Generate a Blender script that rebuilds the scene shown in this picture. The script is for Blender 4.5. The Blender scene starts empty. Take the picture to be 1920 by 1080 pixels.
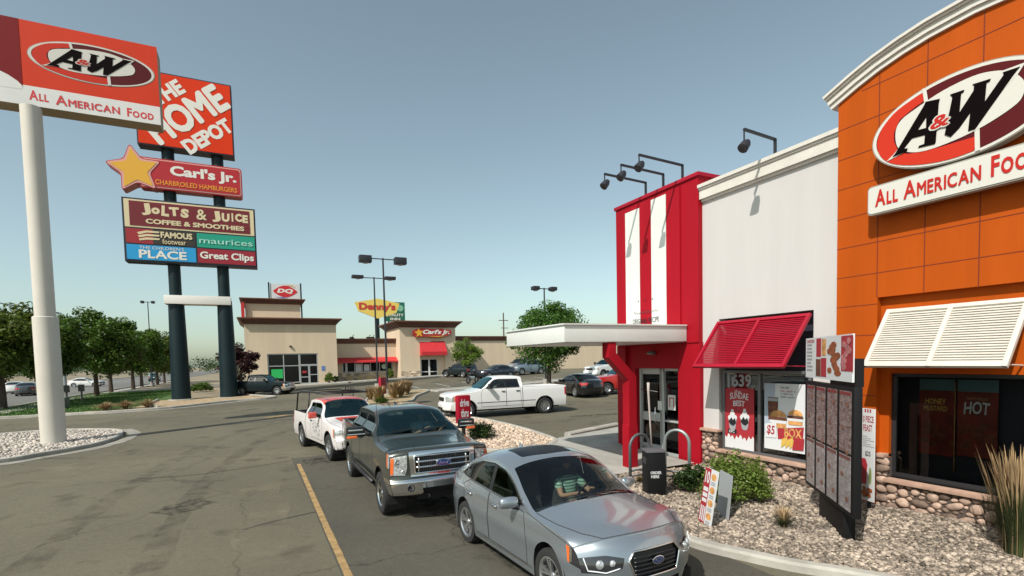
import bpy, bmesh, math, random
import numpy as np
from mathutils import Vector, Matrix
from mathutils.geometry import delaunay_2d_cdt, tessellate_polygon
random.seed(4)
PI = math.pi
scene = bpy.context.scene
col = scene.collection

# ------------------------------------------------------------------ camera, sky, sun, exposure
def rot_from_axes(r, u, w):
    return Matrix(((r[0], u[0], -w[0]), (r[1], u[1], -w[1]), (r[2], u[2], -w[2]))).to_4x4()
F_PX, CY_PX = 960.0, 723.97
YAW, PITCH, ROLL = 0.457107887, -0.051353951, -0.022967193
cyw, syw = math.cos(YAW), math.sin(YAW)
_fw = Vector((syw, cyw, 0)); _rt = Vector((cyw, -syw, 0)); _up = Vector((0, 0, 1))
_w = _fw*math.cos(PITCH) + _up*math.sin(PITCH)
_u = _up*math.cos(PITCH) - _fw*math.sin(PITCH)
_r2 = _rt*math.cos(ROLL) + _u*math.sin(ROLL)
_u2 = _u*math.cos(ROLL) - _rt*math.sin(ROLL)
cam_data = bpy.data.cameras.new('camera'); cam = bpy.data.objects.new('camera', cam_data); col.objects.link(cam)
cam.matrix_world = Matrix.Translation((0, 0, 2.95)) @ rot_from_axes(_r2, _u2, _w)
cam_data.sensor_width = 36; cam_data.lens = 36*F_PX/1920
cam_data.shift_y = (CY_PX-540)/1920
cam_data.clip_start = 0.05; cam_data.clip_end = 6000
scene.camera = cam

SUN = Vector((-1.0, -0.50, 1.18)).normalized()          # towards the sun
world = bpy.data.worlds.new('World'); scene.world = world; world.use_nodes = True
wn = world.node_tree; wn.nodes.clear()
sky = wn.nodes.new('ShaderNodeTexSky'); sky.sky_type = 'NISHITA'; sky.sun_disc = False
sky.sun_elevation = math.asin(SUN.z); sky.sun_rotation = math.atan2(SUN.x, SUN.y)
sky.altitude = 400; sky.air_density = 1.0; sky.dust_density = 2.0; sky.ozone_density = 1.0
bg = wn.nodes.new('ShaderNodeBackground'); bg.inputs['Strength'].default_value = 0.13
wo = wn.nodes.new('ShaderNodeOutputWorld')
hs = wn.nodes.new('ShaderNodeHueSaturation'); hs.inputs['Saturation'].default_value = .72      # hazy, slightly green summer air
tm = wn.nodes.new('ShaderNodeMix'); tm.data_type = 'RGBA'; tm.blend_type = 'MULTIPLY'; tm.inputs[0].default_value = 1; tm.inputs[7].default_value = (.93, 1.02, .90, 1)
wn.links.new(sky.outputs[0], hs.inputs['Color']); wn.links.new(hs.outputs[0], tm.inputs[6]); wn.links.new(tm.outputs[2], bg.inputs['Color']); wn.links.new(bg.outputs[0], wo.inputs['Surface'])
sd = bpy.data.lights.new('sun', 'SUN'); sd.energy = 4.0; sd.angle = math.radians(0.5); sd.color = (1, .95, .87)
so = bpy.data.objects.new('sun', sd); col.objects.link(so)
so.rotation_euler = SUN.to_track_quat('Z', 'Y').to_euler(); so.location = (-20, -10, 40)
scene.view_settings.view_transform = 'Standard'; scene.view_settings.look = 'None'
scene.view_settings.exposure = 0.3; scene.view_settings.gamma = 1; scene.view_settings.use_curve_mapping = False
scene.render.engine = 'CYCLES'

# ------------------------------------------------------------------ materials
MATS = {}
def _nodes(m):
    m.use_nodes = True
    nt = m.node_tree
    return nt, nt.nodes['Principled BSDF']
def mat(name, c, rough=.6, metal=0, var=0.0, scale=4.0, c2=None, bump=0.0, bscale=40.0, coat=0, spec=.5, detail=6, emit=None, island=0.0, streak=False):
    """principled material with optional object-space colour variation and bump"""
    if name in MATS: return MATS[name]
    m = bpy.data.materials.new(name); nt, b = _nodes(m); N, L = nt.nodes, nt.links
    b.inputs['Base Color'].default_value = (*c, 1); b.inputs['Roughness'].default_value = rough
    b.inputs['Metallic'].default_value = metal; b.inputs['Coat Weight'].default_value = coat
    b.inputs['Coat Roughness'].default_value = .07; b.inputs['Specular IOR Level'].default_value = spec
    tc = N.new('ShaderNodeTexCoord')
    last = None
    if var or c2:
        n = N.new('ShaderNodeTexNoise'); n.inputs['Scale'].default_value = scale; n.inputs['Detail'].default_value = detail
        n.inputs['Roughness'].default_value = .62
        if streak:
            mp = N.new('ShaderNodeMapping'); mp.inputs['Scale'].default_value = (1, 1, .12); L.new(tc.outputs['Object'], mp.inputs[0]); L.new(mp.outputs[0], n.inputs['Vector'])
        else: L.new(tc.outputs['Object'], n.inputs['Vector'])
        r = N.new('ShaderNodeMapRange'); r.inputs[1].default_value = .32; r.inputs[2].default_value = .68
        L.new(n.outputs['Fac'], r.inputs[0])
        mx = N.new('ShaderNodeMix'); mx.data_type = 'RGBA'
        a = tuple(x*(1-var) for x in c); e = c2 if c2 else tuple(min(1, x*(1+var)) for x in c)
        mx.inputs[6].default_value = (*a, 1) if not c2 else (*c, 1); mx.inputs[7].default_value = (*e, 1)
        L.new(r.outputs[0], mx.inputs[0]); last = mx.outputs[2]
    if island:
        g = N.new('ShaderNodeNewGeometry'); hv = N.new('ShaderNodeHueSaturation')
        mr = N.new('ShaderNodeMapRange'); mr.inputs[3].default_value = 1-island; mr.inputs[4].default_value = 1+island
        L.new(g.outputs['Random Per Island'], mr.inputs[0]); L.new(mr.outputs[0], hv.inputs['Value'])
        if last: L.new(last, hv.inputs['Color'])
        else: hv.inputs['Color'].default_value = (*c, 1)
        last = hv.outputs[0]
    if last: L.new(last, b.inputs['Base Color'])
    if bump:
        n2 = N.new('ShaderNodeTexNoise'); n2.inputs['Scale'].default_value = bscale; n2.inputs['Detail'].default_value = 4
        L.new(tc.outputs['Object'], n2.inputs['Vector'])
        bp = N.new('ShaderNodeBump'); bp.inputs['Strength'].default_value = bump; bp.inputs['Distance'].default_value = .02
        L.new(n2.outputs['Fac'], bp.inputs['Height']); L.new(bp.outputs[0], b.inputs['Normal'])
    if emit:
        b.inputs['Emission Color'].default_value = (*emit[:3], 1); b.inputs['Emission Strength'].default_value = emit[3]
    MATS[name] = m
    return m

def glass(name, tint, refl=.0, rough=.0, gcol=(1, 1, 1)):
    """thin tinted pane: clear body plus fresnel reflection"""
    if name in MATS: return MATS[name]
    m = bpy.data.materials.new(name); m.use_nodes = True; nt = m.node_tree; N, L = nt.nodes, nt.links; N.clear()
    o = N.new('ShaderNodeOutputMaterial'); t = N.new('ShaderNodeBsdfTransparent'); t.inputs[0].default_value = (*tint, 1)
    g = N.new('ShaderNodeBsdfGlossy'); g.inputs['Roughness'].default_value = rough; g.inputs[0].default_value = (*gcol, 1)
    fr = N.new('ShaderNodeFresnel'); fr.inputs[0].default_value = 1.5
    ad = N.new('ShaderNodeMath'); ad.operation = 'ADD'; ad.inputs[1].default_value = refl; ad.use_clamp = True
    L.new(fr.outputs[0], ad.inputs[0])
    mx = N.new('ShaderNodeMixShader'); L.new(ad.outputs[0], mx.inputs[0]); L.new(t.outputs[0], mx.inputs[1]); L.new(g.outputs[0], mx.inputs[2])
    L.new(mx.outputs[0], o.inputs['Surface'])
    MATS[name] = m
    return m

def asphalt(name, c, c2, patch=.12):
    m = bpy.data.materials.new(name); nt, b = _nodes(m); N, L = nt.nodes, nt.links
    tc = N.new('ShaderNodeTexCoord')
    def noise(s, d=6, r=.6):
        n = N.new('ShaderNodeTexNoise'); n.inputs['Scale'].default_value = s; n.inputs['Detail'].default_value = d
        n.inputs['Roughness'].default_value = r; L.new(tc.outputs['Object'], n.inputs['Vector']); return n
    def rng(src, lo, hi, a=0, e=1):
        r = N.new('ShaderNodeMapRange'); r.inputs[1].default_value = lo; r.inputs[2].default_value = hi
        r.inputs[3].default_value = a; r.inputs[4].default_value = e; L.new(src, r.inputs[0]); return r.outputs[0]
    big = noise(patch, 5, .55)
    mx = N.new('ShaderNodeMix'); mx.data_type = 'RGBA'; mx.inputs[6].default_value = (*c, 1); mx.inputs[7].default_value = (*c2, 1)
    L.new(rng(big.outputs['Fac'], .36, .64), mx.inputs[0])
    hv = N.new('ShaderNodeHueSaturation'); L.new(mx.outputs[2], hv.inputs['Color'])
    fine = noise(38, 3, .8)
    grit = noise(9, 5, .75)
    mm = N.new('ShaderNodeMath'); mm.operation = 'MULTIPLY'
    L.new(rng(fine.outputs['Fac'], .3, .7, .78, 1.22), mm.inputs[0]); L.new(rng(grit.outputs['Fac'], .3, .7, .88, 1.12), mm.inputs[1])
    # oil and tar stains
    st = noise(.9, 3, .5); m3 = N.new('ShaderNodeMath'); m3.operation = 'MULTIPLY'
    L.new(mm.outputs[0], m3.inputs[0]); L.new(rng(st.outputs['Fac'], .60, .72, 1, .60), m3.inputs[1])
    dr = noise(7, 2, .5); m5 = N.new('ShaderNodeMath'); m5.operation = 'MULTIPLY'
    L.new(m3.outputs[0], m5.inputs[0]); L.new(rng(dr.outputs['Fac'], .70, .76, 1, .55), m5.inputs[1]); m3 = m5
    # hairline cracks
    vo = N.new('ShaderNodeTexVoronoi'); vo.feature = 'DISTANCE_TO_EDGE'; vo.inputs['Scale'].default_value = .22
    wv = noise(1.3, 4, .6); vm = N.new('ShaderNodeVectorMath'); vm.operation = 'SCALE'; vm.inputs['Scale'].default_value = .9
    L.new(wv.outputs['Color'], vm.inputs[0]); va = N.new('ShaderNodeVectorMath'); va.operation = 'ADD'
    L.new(tc.outputs['Object'], va.inputs[0]); L.new(vm.outputs[0], va.inputs[1]); L.new(va.outputs[0], vo.inputs['Vector'])
    m4 = N.new('ShaderNodeMath'); m4.operation = 'MULTIPLY'
    L.new(m3.outputs[0], m4.inputs[0]); L.new(rng(vo.outputs['Distance'], .0, .007, .6, 1), m4.inputs[1])
    L.new(m4.outputs[0], hv.inputs['Value']); L.new(hv.outputs[0], b.inputs['Base Color'])
    b.inputs['Roughness'].default_value = .85; b.inputs['Specular IOR Level'].default_value = .3
    bp = N.new('ShaderNodeBump'); bp.inputs['Strength'].default_value = .5; bp.inputs['Distance'].default_value = .01
    L.new(fine.outputs['Fac'], bp.inputs['Height']); L.new(bp.outputs[0], b.inputs['Normal'])
    MATS[name] = m
    return m

# ------------------------------------------------------------------ objects, names, labels
def link(name, me, m=None, parent=None):
    o = bpy.data.objects.new(name, me); col.objects.link(o)
    if m is not None: me.materials.append(m)
    if parent is not None: o.parent = parent
    return o
def empty(name, loc=(0, 0, 0), rz=0):
    o = bpy.data.objects.new(name, None); col.objects.link(o); o.location = loc; o.rotation_euler = (0, 0, rz)
    o.empty_display_size = .2
    return o
def tag(o, label=None, cat=None, group=None, kind=None):
    if label: o['label'] = label
    if cat: o['category'] = cat
    if group: o['group'] = group
    if kind: o['kind'] = kind
    return o
def kids(o): return [c for c in bpy.data.objects if c.parent == o]
def copy_tree(o, parent=None):
    c = o.copy(); col.objects.link(c); c.parent = parent
    for ch in kids(o): copy_tree(ch, c)
    return c

class MB:
    def __init__(s): s.v = []; s.f = []
    def add(s, vs, fs):
        b = len(s.v); s.v += [tuple(v) for v in vs]; s.f += [tuple(i+b for i in f) for f in fs]; return s
    def box(s, x0, x1, y0, y1, z0, z1, M=None):
        vs = [Vector((x, y, z)) for z in (z0, z1) for y in (y0, y1) for x in (x0, x1)]
        if M is not None: vs = [M @ v for v in vs]
        return s.add(vs, [(0, 2, 3, 1), (4, 5, 7, 6), (0, 1, 5, 4), (2, 6, 7, 3), (0, 4, 6, 2), (1, 3, 7, 5)])
    def frame_box(s, c, ax, ay, az, hx, hy, hz):
        c = Vector(c); ax, ay, az = Vector(ax)*hx, Vector(ay)*hy, Vector(az)*hz
        vs = [c + ax*i + ay*j + az*k for k in (-1, 1) for j in (-1, 1) for i in (-1, 1)]
        return s.add(vs, [(0, 2, 3, 1), (4, 5, 7, 6), (0, 1, 5, 4), (2, 6, 7, 3), (0, 4, 6, 2), (1, 3, 7, 5)])
    def tube(s, pts, r, n=10, caps=True, closed=False):
        pts = [Vector(p) for p in pts]; k = len(pts); rr = r if isinstance(r, (list, tuple)) else [r]*k
        vs = []; up = None
        for i, p in enumerate(pts):
            if closed: t = pts[(i+1) % k]-pts[i-1]
            else: t = pts[min(i+1, k-1)]-pts[max(i-1, 0)]
            t.normalize()
            if up is None: up = Vector((0, 0, 1)) if abs(t.z) < .9 else Vector((1, 0, 0))
            a = t.cross(up)
            if a.length < 1e-5: a = t.orthogonal()
            a.normalize(); b = a.cross(t).normalized(); up = b
            for j in range(n):
                q = 2*PI*j/n; vs.append(p + (a*math.cos(q)+b*math.sin(q))*rr[i])
        fs = []
        for i in range(k if closed else k-1):
            for j in range(n):
                i2 = (i+1) % k
                fs.append((i*n+j, i*n+(j+1) % n, i2*n+(j+1) % n, i2*n+j))
        if caps and not closed: fs += [tuple(range(n))[::-1], tuple(range((k-1)*n, k*n))]
        return s.add(vs, fs)
    def lathe(s, prof, n=32, c=(0, 0, 0), axis='Z'):
        """prof: list of (radius, height)"""
        vs = []
        for r, h in prof:
            for j in range(n):
                q = 2*PI*j/n; a, b = r*math.cos(q), r*math.sin(q)
                vs.append((c[0]+a, c[1]+b, c[2]+h) if axis == 'Z' else ((c[0]+a, c[1]+h, c[2]+b) if axis == 'Y' else (c[0]+h, c[1]+a, c[2]+b)))
        fs = []
        for i in range(len(prof)-1):
            for j in range(n):
                fs.append((i*n+j, i*n+(j+1) % n, (i+1)*n+(j+1) % n, (i+1)*n+j))
        return s.add(vs, fs)
    def prism(s, poly, off0, off1, fr, holes=()):
        """extrude a 2D outline on frame fr=(origin, ux, uy, n) between two offsets along n"""
        loops = [list(poly)]+[list(h) for h in holes]
        o, ux, uy, n = fr
        flat = [p for l in loops for p in l]
        tris = tessellate_polygon([[Vector((p[0], p[1], 0)) for p in l] for l in loops])
        def P(p, d): return o + ux*p[0] + uy*p[1] + n*d
        k = len(flat); s.add([P(p, off1) for p in flat]+[P(p, off0) for p in flat], [])
        b = len(s.v)-2*k
        for t in tris:
            s.f.append(tuple(b+i for i in t)); s.f.append(tuple(b+k+i for i in t[::-1]))
        st = 0
        for l in loops:
            m = len(l)
            for i in range(m):
                a, c_ = st+i, st+(i+1) % m
                s.f.append((b+a, b+k+a, b+k+c_, b+c_))
            st += m
        return s
    def each(s, name, m=None, parent=None, **k):
        """link every connected piece as an object of its own"""
        par = list(range(len(s.v)))
        def find(i):
            while par[i] != i: par[i] = par[par[i]]; i = par[i]
            return i
        for f in s.f:
            a = find(f[0])
            for j in f[1:]:
                b = find(j)
                if a != b: par[b] = a
        groups = {}
        for f in s.f: groups.setdefault(find(f[0]), []).append(f)
        out = []
        for fs in groups.values():
            ids = sorted({i for f in fs for i in f}); mp = {i: n for n, i in enumerate(ids)}
            q = MB(); q.v = [s.v[i] for i in ids]; q.f = [tuple(mp[i] for i in f) for f in fs]; out.append(q.build(name, m, parent, **k))
        return out
    def build(s, name, m=None, parent=None, smooth=False, bevel=0, fix=True, auto=None):
        me = bpy.data.meshes.new(name); me.from_pydata(s.v, [], s.f); me.validate(verbose=False)
        if fix or bevel:
            bm = bmesh.new(); bm.from_mesh(me)
            bmesh.ops.remove_doubles(bm, verts=bm.verts, dist=1e-5)
            bmesh.ops.recalc_face_normals(bm, faces=bm.faces)
            if bevel:
                es = [e for e in bm.edges if len(e.link_faces) == 2 and e.calc_face_angle(0) > .5]
                bmesh.ops.bevel(bm, geom=es, offset=bevel, segments=2, profile=.6, affect='EDGES', clamp_overlap=True)
            bm.to_mesh(me); bm.free()
        if smooth or bevel: me.polygons.foreach_set('use_smooth', [True]*len(me.polygons))
        if smooth == 'auto' or bevel:
            try: me.set_sharp_from_angle(angle=math.radians(35))
            except Exception: pass
        return link(name, me, m, parent)

def raw_mesh(name, V, Fq, m, parent=None, smooth=False):
    """fast mesh from numpy arrays; Fq is (n,3) or (n,4)"""
    me = bpy.data.meshes.new(name); V = np.asarray(V, np.float32); Fq = np.asarray(Fq, np.int32)
    k = Fq.shape[1]
    me.vertices.add(len(V)); me.vertices.foreach_set('co', V.ravel())
    me.loops.add(Fq.size); me.loops.foreach_set('vertex_index', Fq.ravel())
    me.polygons.add(len(Fq)); me.polygons.foreach_set('loop_start', np.arange(0, Fq.size, k, dtype=np.int32))
    me.polygons.foreach_set('loop_total', np.full(len(Fq), k, np.int32))
    if smooth: me.polygons.foreach_set('use_smooth', np.ones(len(Fq), bool))
    me.update(); me.validate()
    return link(name, me, m, parent)

def ellipse(cx, cy, a, b, n=48, t0=0, t1=2*PI):
    full = abs(t1-t0-2*PI) < 1e-6
    return [(cx+a*math.cos(t0+(t1-t0)*i/(n if full else n-1)), cy+b*math.sin(t0+(t1-t0)*i/(n if full else n-1))) for i in range(n)]
def rect(x0, y0, x1, y1, r=0):
    if not r: return [(x0, y0), (x1, y0), (x1, y1), (x0, y1)]
    out = []
    for cx, cy, a in ((x1-r, y0+r, -PI/2), (x1-r, y1-r, 0), (x0+r, y1-r, PI/2), (x0+r, y0+r, PI)):
        out += [(cx+r*math.cos(a+PI/2*i/5), cy+r*math.sin(a+PI/2*i/5)) for i in range(6)]
    return out
V3 = Vector
def face_y(y, x=0, z=0): return (V3((x, y, z)), V3((1, 0, 0)), V3((0, 0, 1)), V3((0, -1, 0)))      # faces -Y, u = +X
def face_x(x, y=0, z=0): return (V3((x, y, z)), V3((0, -1, 0)), V3((0, 0, 1)), V3((-1, 0, 0)))     # faces -X, u = -Y

# lettering -------------------------------------------------------------------
_txt = {}
def _glyphs(s, bold=0.0):
    key = (s, round(bold, 4))
    if key in _txt: return _txt[key]
    cu = bpy.data.curves.new('t', 'FONT'); cu.body = s; cu.size = 1; cu.offset = bold; cu.resolution_u = 3; cu.fill_mode = 'FRONT'
    o = bpy.data.objects.new('t', cu); col.objects.link(o)
    dg = bpy.context.evaluated_depsgraph_get()
    me = bpy.data.meshes.new_from_object(o.evaluated_get(dg))
    vs = [(v.co.x, v.co.y) for v in me.vertices]; fs = [tuple(p.vertices) for p in me.polygons]
    bpy.data.objects.remove(o); bpy.data.curves.remove(cu); bpy.data.meshes.remove(me)
    _txt[key] = (vs, fs)
    return _txt[key]
def text2d(s, bold=0, small=None, gap=.0):
    """letters as 2D mesh; small= scale of lower case letters drawn as small capitals"""
    if small is None:
        return _glyphs(s, bold)
    vs, fs, x = [], [], 0
    for ch in s:
        if ch == ' ': x += .28; continue
        k = small if ch.islower() else 1
        v, f = _glyphs(ch.upper(), bold/k)
        x0 = min(p[0] for p in v); b = len(vs)
        vs += [(x+(p[0]-x0)*k, p[1]*k) for p in v]; fs += [tuple(i+b for i in q) for q in f]
        x = max(p[0] for p in vs)+.07+gap
    return vs, fs
def lettering(s, fr, box, m, parent, off=.01, bold=0, small=None, shear=0, gap=0, name='lettering', rot=0, arc=0, mb=None):
    """fit text s into box=(u0,v0,u1,v1) of plane fr"""
    if bold and any(c in 'MWmw&' for c in (s.upper() if small else s)):      # sharp inner corners: thicken by shifted copies
        vs, fs = text2d(s, 0, small, gap); n0 = len(vs); lay = [0]*n0; b0, f0 = list(vs), list(fs)
        for k_, (dx, dy) in enumerate([(bold*math.cos(q_*PI/4), bold*math.sin(q_*PI/4)) for q_ in range(8)]):
            fs = fs+[tuple(i+len(vs) for i in f) for f in f0]; vs = vs+[(x+dx, y+dy) for x, y in b0]; lay += [k_+1]*n0
    else:
        vs, fs = text2d(s, bold, small, gap); lay = [0]*len(vs)
    step = max(.0004, off*.03)
    vs = [(x+shear*y, y) for x, y in vs]
    x0, x1 = min(p[0] for p in vs), max(p[0] for p in vs); y0, y1 = min(p[1] for p in vs), max(p[1] for p in vs)
    u0, v0, u1, v1 = box; o, ux, uy, n = fr
    cu, cv = (u0+u1)/2, (v0+v1)/2; out = []
    for (x, y), ly in zip(vs, lay):
        a = u0+(x-x0)/(x1-x0)*(u1-u0); b = v0+(y-y0)/(y1-y0)*(v1-v0)
        if arc: b += arc*(1-((a-cu)/((u1-u0)/2))**2)
        if rot:
            da, db = a-cu, b-cv; a = cu+da*math.cos(rot)-db*math.sin(rot); b = cv+da*math.sin(rot)+db*math.cos(rot)
        out.append(o+ux*a+uy*b+n*(off+ly*step))
    k = mb or MB(); k.add(out, fs)
    if mb is None:
        me = bpy.data.meshes.new(name); me.from_pydata([tuple(v) for v in k.v], [], k.f); me.update()
        if me.polygons and me.polygons[0].normal.dot(n) < 0: me.flip_normals()
        return link(name, me, m, parent)
    return k
def flat(poly, fr, off, m, parent, name, thick=.004, holes=()):
    return MB().prism(poly, off-thick, off, fr, holes).build(name, m, parent)
# ------------------------------------------------------------------ vehicles
def pchip(pts):
    pts = sorted(pts); X = np.array([p[0] for p in pts], float); Y = np.array([p[1] for p in pts], float)
    h = np.diff(X); d = np.diff(Y)/h; n = len(X); m = np.zeros(n)
    if n > 2:
        for i in range(1, n-1):
            if d[i-1]*d[i] > 0:
                w1, w2 = 2*h[i]+h[i-1], h[i]+2*h[i-1]; m[i] = (w1+w2)/(w1/d[i-1]+w2/d[i])
    m[0], m[-1] = d[0], d[-1]
    def f(x):
        x = np.clip(np.asarray(x, float), X[0], X[-1]); i = np.clip(np.searchsorted(X, x, 'right')-1, 0, n-2)
        t = (x-X[i])/h[i]; a, b = Y[i], Y[i+1]
        return (2*t**3-3*t**2+1)*a+(t**3-2*t**2+t)*h[i]*m[i]+(-2*t**3+3*t**2)*b+(t**3-t**2)*h[i]*m[i+1]
    return f
def sm(t): t = np.clip(t, 0, 1); return t*t*(3-2*t)
def inpoly(P, poly):
    x, y = P[:, 0], P[:, 1]; r = np.zeros(len(P), bool); n = len(poly)
    for i in range(n):
        (x1, y1), (x2, y2) = poly[i], poly[(i+1) % n]
        if y1 == y2: continue
        c = ((y1 > y) != (y2 > y)) & (x < (x2-x1)*(y-y1)/(y2-y1)+x1)
        r ^= c
    return r
def dens(poly, sx, sy, closed=True):
    out = []; n = len(poly)
    for i in range(n if closed else n-1):
        a, b = poly[i], poly[(i+1) % n]
        k = max(1, int(math.ceil(max(abs(a[0]-b[0])/sx, abs(a[1]-b[1])/sy))))
        out += [(a[0]+(b[0]-a[0])*j/k, a[1]+(b[1]-a[1])*j/k) for j in range(k)]
    if not closed: out.append(poly[-1])
    return out
def roundpoly(poly, r, n=4):
    out = []; k = len(poly)
    for i in range(k):
        p0, p1, p2 = Vector(poly[i-1]), Vector(poly[i]), Vector(poly[(i+1) % k])
        a, b = (p0-p1), (p2-p1); ra = min(r, a.length*.45, b.length*.45)
        s, e = p1+a.normalized()*ra, p1+b.normalized()*ra
        for j in range(n+1):
            t = j/n; q = s*(1-t)**2+p1*2*t*(1-t)+e*t*t; out.append((q.x, q.y))
    return out

class Shell:
    """vehicle skin from a few profile curves; x forward, y left, z up, x=0 midway between the axles"""
    def __init__(s, **k):
        s.__dict__.update(k)
        s.zc, s.ze, s.plan, s.prof = pchip(k['zc']), pchip(k['ze']), pchip(k['plan']), pchip(k['prof'])
        s.F, s.R = pchip(k['F']), pchip(k['R'])
        s.xf = float(s.F(1e9)); s.xr = float(s.R(1e9)); s.zcf = float(s.zc(s.xf)); s.zef = float(s.ze(s.xf))
        if 'rail' in k: s.zcr = s.zer = k['rail']
        else: s.zcr = float(s.zc(s.xr)); s.zer = float(s.ze(s.xr))
    def w(s, x, z): return s.hw*s.plan(x)*s.prof(z)
    def P(s, x, v, z):
        a = np.abs(v)
        X = x-s.swF*sm((x-s.bF)/(s.xmax-s.bF))*a**s.nF+s.swR*sm((s.bR-x)/(s.bR-s.xmin))*a**s.nR
        return np.stack([X, v*s.w(x, z)+0*X, z+0*X], -1)
    def side(s, v): return lambda a, b: s.P(a, v+0*a, b)
    def top(s, a, b):
        a = np.asarray(a, float); ze = s.ze(a); z = s.zc(a)-(s.zc(a)-ze)*np.abs(b)**s.m
        q = s.P(a, b, ze); q[..., 2] = z; return q
    def front(s, v, z):
        t = (z-s.zb)/(s.zcf-s.zb); zt = s.zcf-(s.zcf-s.zef)*np.abs(v)**s.m
        zz = s.zb+(zt-s.zb)*t; return s.P(s.F(z), v, zz)
    def rear(s, v, z):
        t = (z-s.zb)/(s.zcr-s.zb); zt = s.zcr-(s.zcr-s.zer)*np.abs(v)**s.m
        zz = s.zb+(zt-s.zb)*t; return s.P(s.R(z), v, zz)
    def silhouette(s, rail=None):
        """closed outline of the side in (x,z)"""
        out = []
        for t in np.linspace(0, 1, 9):
            zn = s.zb+t*(s.zcf-s.zb); out.append((float(s.F(zn)), s.zb+t*(s.zef-s.zb)))
        xs = np.arange(s.xf-.05, s.xcab if rail else s.xr+.05, -.05)
        out += [(float(x), float(s.ze(x))) for x in xs]
        if rail: out += [(s.xcab, float(s.ze(s.xcab))), (s.xcab, rail), (s.xr, rail)]
        else: out += [(s.xr, s.zer)]
        for t in np.linspace(1, 0, 7)[1:]:
            zn = s.zb+t*(s.zcr-s.zb); out.append((float(s.R(zn)), s.zb+t*(s.zer-s.zb)))
        return out

def fnorm(fm, a, b, ea, eb):
    da = fm(a+ea, b)-fm(a-ea, b); db = fm(a, b+eb)-fm(a, b-eb); n = np.cross(da, db)
    l = np.linalg.norm(n, axis=-1, keepdims=True); l[l < 1e-12] = 1
    return n/l
def patch(fm, outer, regions, sx, sy, sign, lookup, parent, default):
    """triangulate outer in 2D with region outlines as constraints; one mesh per region.
    regions: [(key, poly, offset)], lookup: key -> (part name, material) ; key None = hole"""
    pts = []; edges = []
    def loop(p):
        d = dens(p, sx, sy); b = len(pts); pts.extend(d); n = len(d)
        edges.extend([(b+i, b+(i+1) % n) for i in range(n)])
    loop(outer)
    for _, p, _o in regions: loop(p)
    O = np.array(outer); x0, y0 = O.min(0); x1, y1 = O.max(0)
    gx, gy = np.meshgrid(np.arange(x0+sx/2, x1, sx), np.arange(y0+sy/2, y1, sy)); g = np.stack([gx.ravel(), gy.ravel()], -1)
    g = g[inpoly(g, outer)]
    pts.extend([tuple(q) for q in g])
    vs, _, fs, *_r = delaunay_2d_cdt([Vector(p) for p in pts], edges, [], 0, 1e-5)
    Q = np.array([(v.x, v.y) for v in vs]); T = np.array([f for f in fs if len(f) == 3])
    C = Q[T].mean(1); keep = inpoly(C, outer); lab = np.full(len(T), -1)
    for i, (_, p, _o) in enumerate(regions):
        lab[(lab < 0) & inpoly(C, p)] = i
    out = {}
    N = fnorm(fm, Q[:, 0], Q[:, 1], sx*.04, sy*.04)*sign
    P3 = fm(Q[:, 0], Q[:, 1])
    groups = {}
    for i in range(-1, len(regions)):
        key = default if i < 0 else regions[i][0]
        if key is None: continue
        sel = T[keep & (lab == i)]
        if not len(sel): continue
        groups.setdefault(key, []).append((sel, 0 if i < 0 else regions[i][2]))
    for key, lst in groups.items():
        V, Fc, NN, b = [], [], [], 0
        for sel, off in lst:
            idx, inv = np.unique(sel, return_inverse=True); inv = inv.reshape(sel.shape)
            V.append(P3[idx]+N[idx]*off); NN.append(N[idx]); Fc.append(inv+b); b += len(idx)
        V = np.concatenate(V); NN = np.concatenate(NN); Fc = np.concatenate(Fc)
        n = np.cross(V[Fc[:, 1]]-V[Fc[:, 0]], V[Fc[:, 2]]-V[Fc[:, 0]])
        bad = (n*NN[Fc[:, 0]]).sum(1) < 0; Fc[bad] = Fc[bad][:, ::-1]
        out[key] = (V, Fc, NN)
    return out
class Skin:
    """collects patches per key and links each as one mesh with exact normals"""
    def __init__(s): s.d = {}
    def add(s, o):
        for k, (V, Fc, N) in o.items(): s.d.setdefault(k, []).append((V, Fc, N))
    def build(s, key, name, m, parent, split=None):
        """split: 'comp' one mesh per connected piece, 'y' one per vehicle side, 'x' front and rear"""
        if key not in s.d: return []
        V, Fc, N, b = [], [], [], 0
        for v, f, n in s.d[key]: V.append(v); Fc.append(f+b); N.append(n); b += len(v)
        V, Fc, N = np.concatenate(V), np.concatenate(Fc), np.concatenate(N)
        if split == 'comp':
            lab = np.arange(len(V))
            while True:
                m0 = lab[Fc].min(1); new = lab.copy()
                for k in range(3): np.minimum.at(new, Fc[:, k], m0)
                new = new[new]
                if (new == lab).all(): break
                lab = new
            fl = lab[Fc[:, 0]]
        elif split == 'y': fl = (V[Fc].mean(1)[:, 1] > 0).astype(int)
        elif split == 'x': fl = (V[Fc].mean(1)[:, 0] < 0).astype(int)
        else: fl = np.zeros(len(Fc), int)
        res = []
        for u in np.unique(fl):
            sel = Fc[fl == u]; idx, inv = np.unique(sel, return_inverse=True); inv = inv.reshape(sel.shape)
            if len(sel) < 2: continue
            o = raw_mesh(name, V[idx], inv, m, parent, True)
            if len(o.data.vertices) == len(idx): o.data.normals_split_custom_set_from_vertices([tuple(x) for x in N[idx]])
            res.append(o)
        return res
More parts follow.
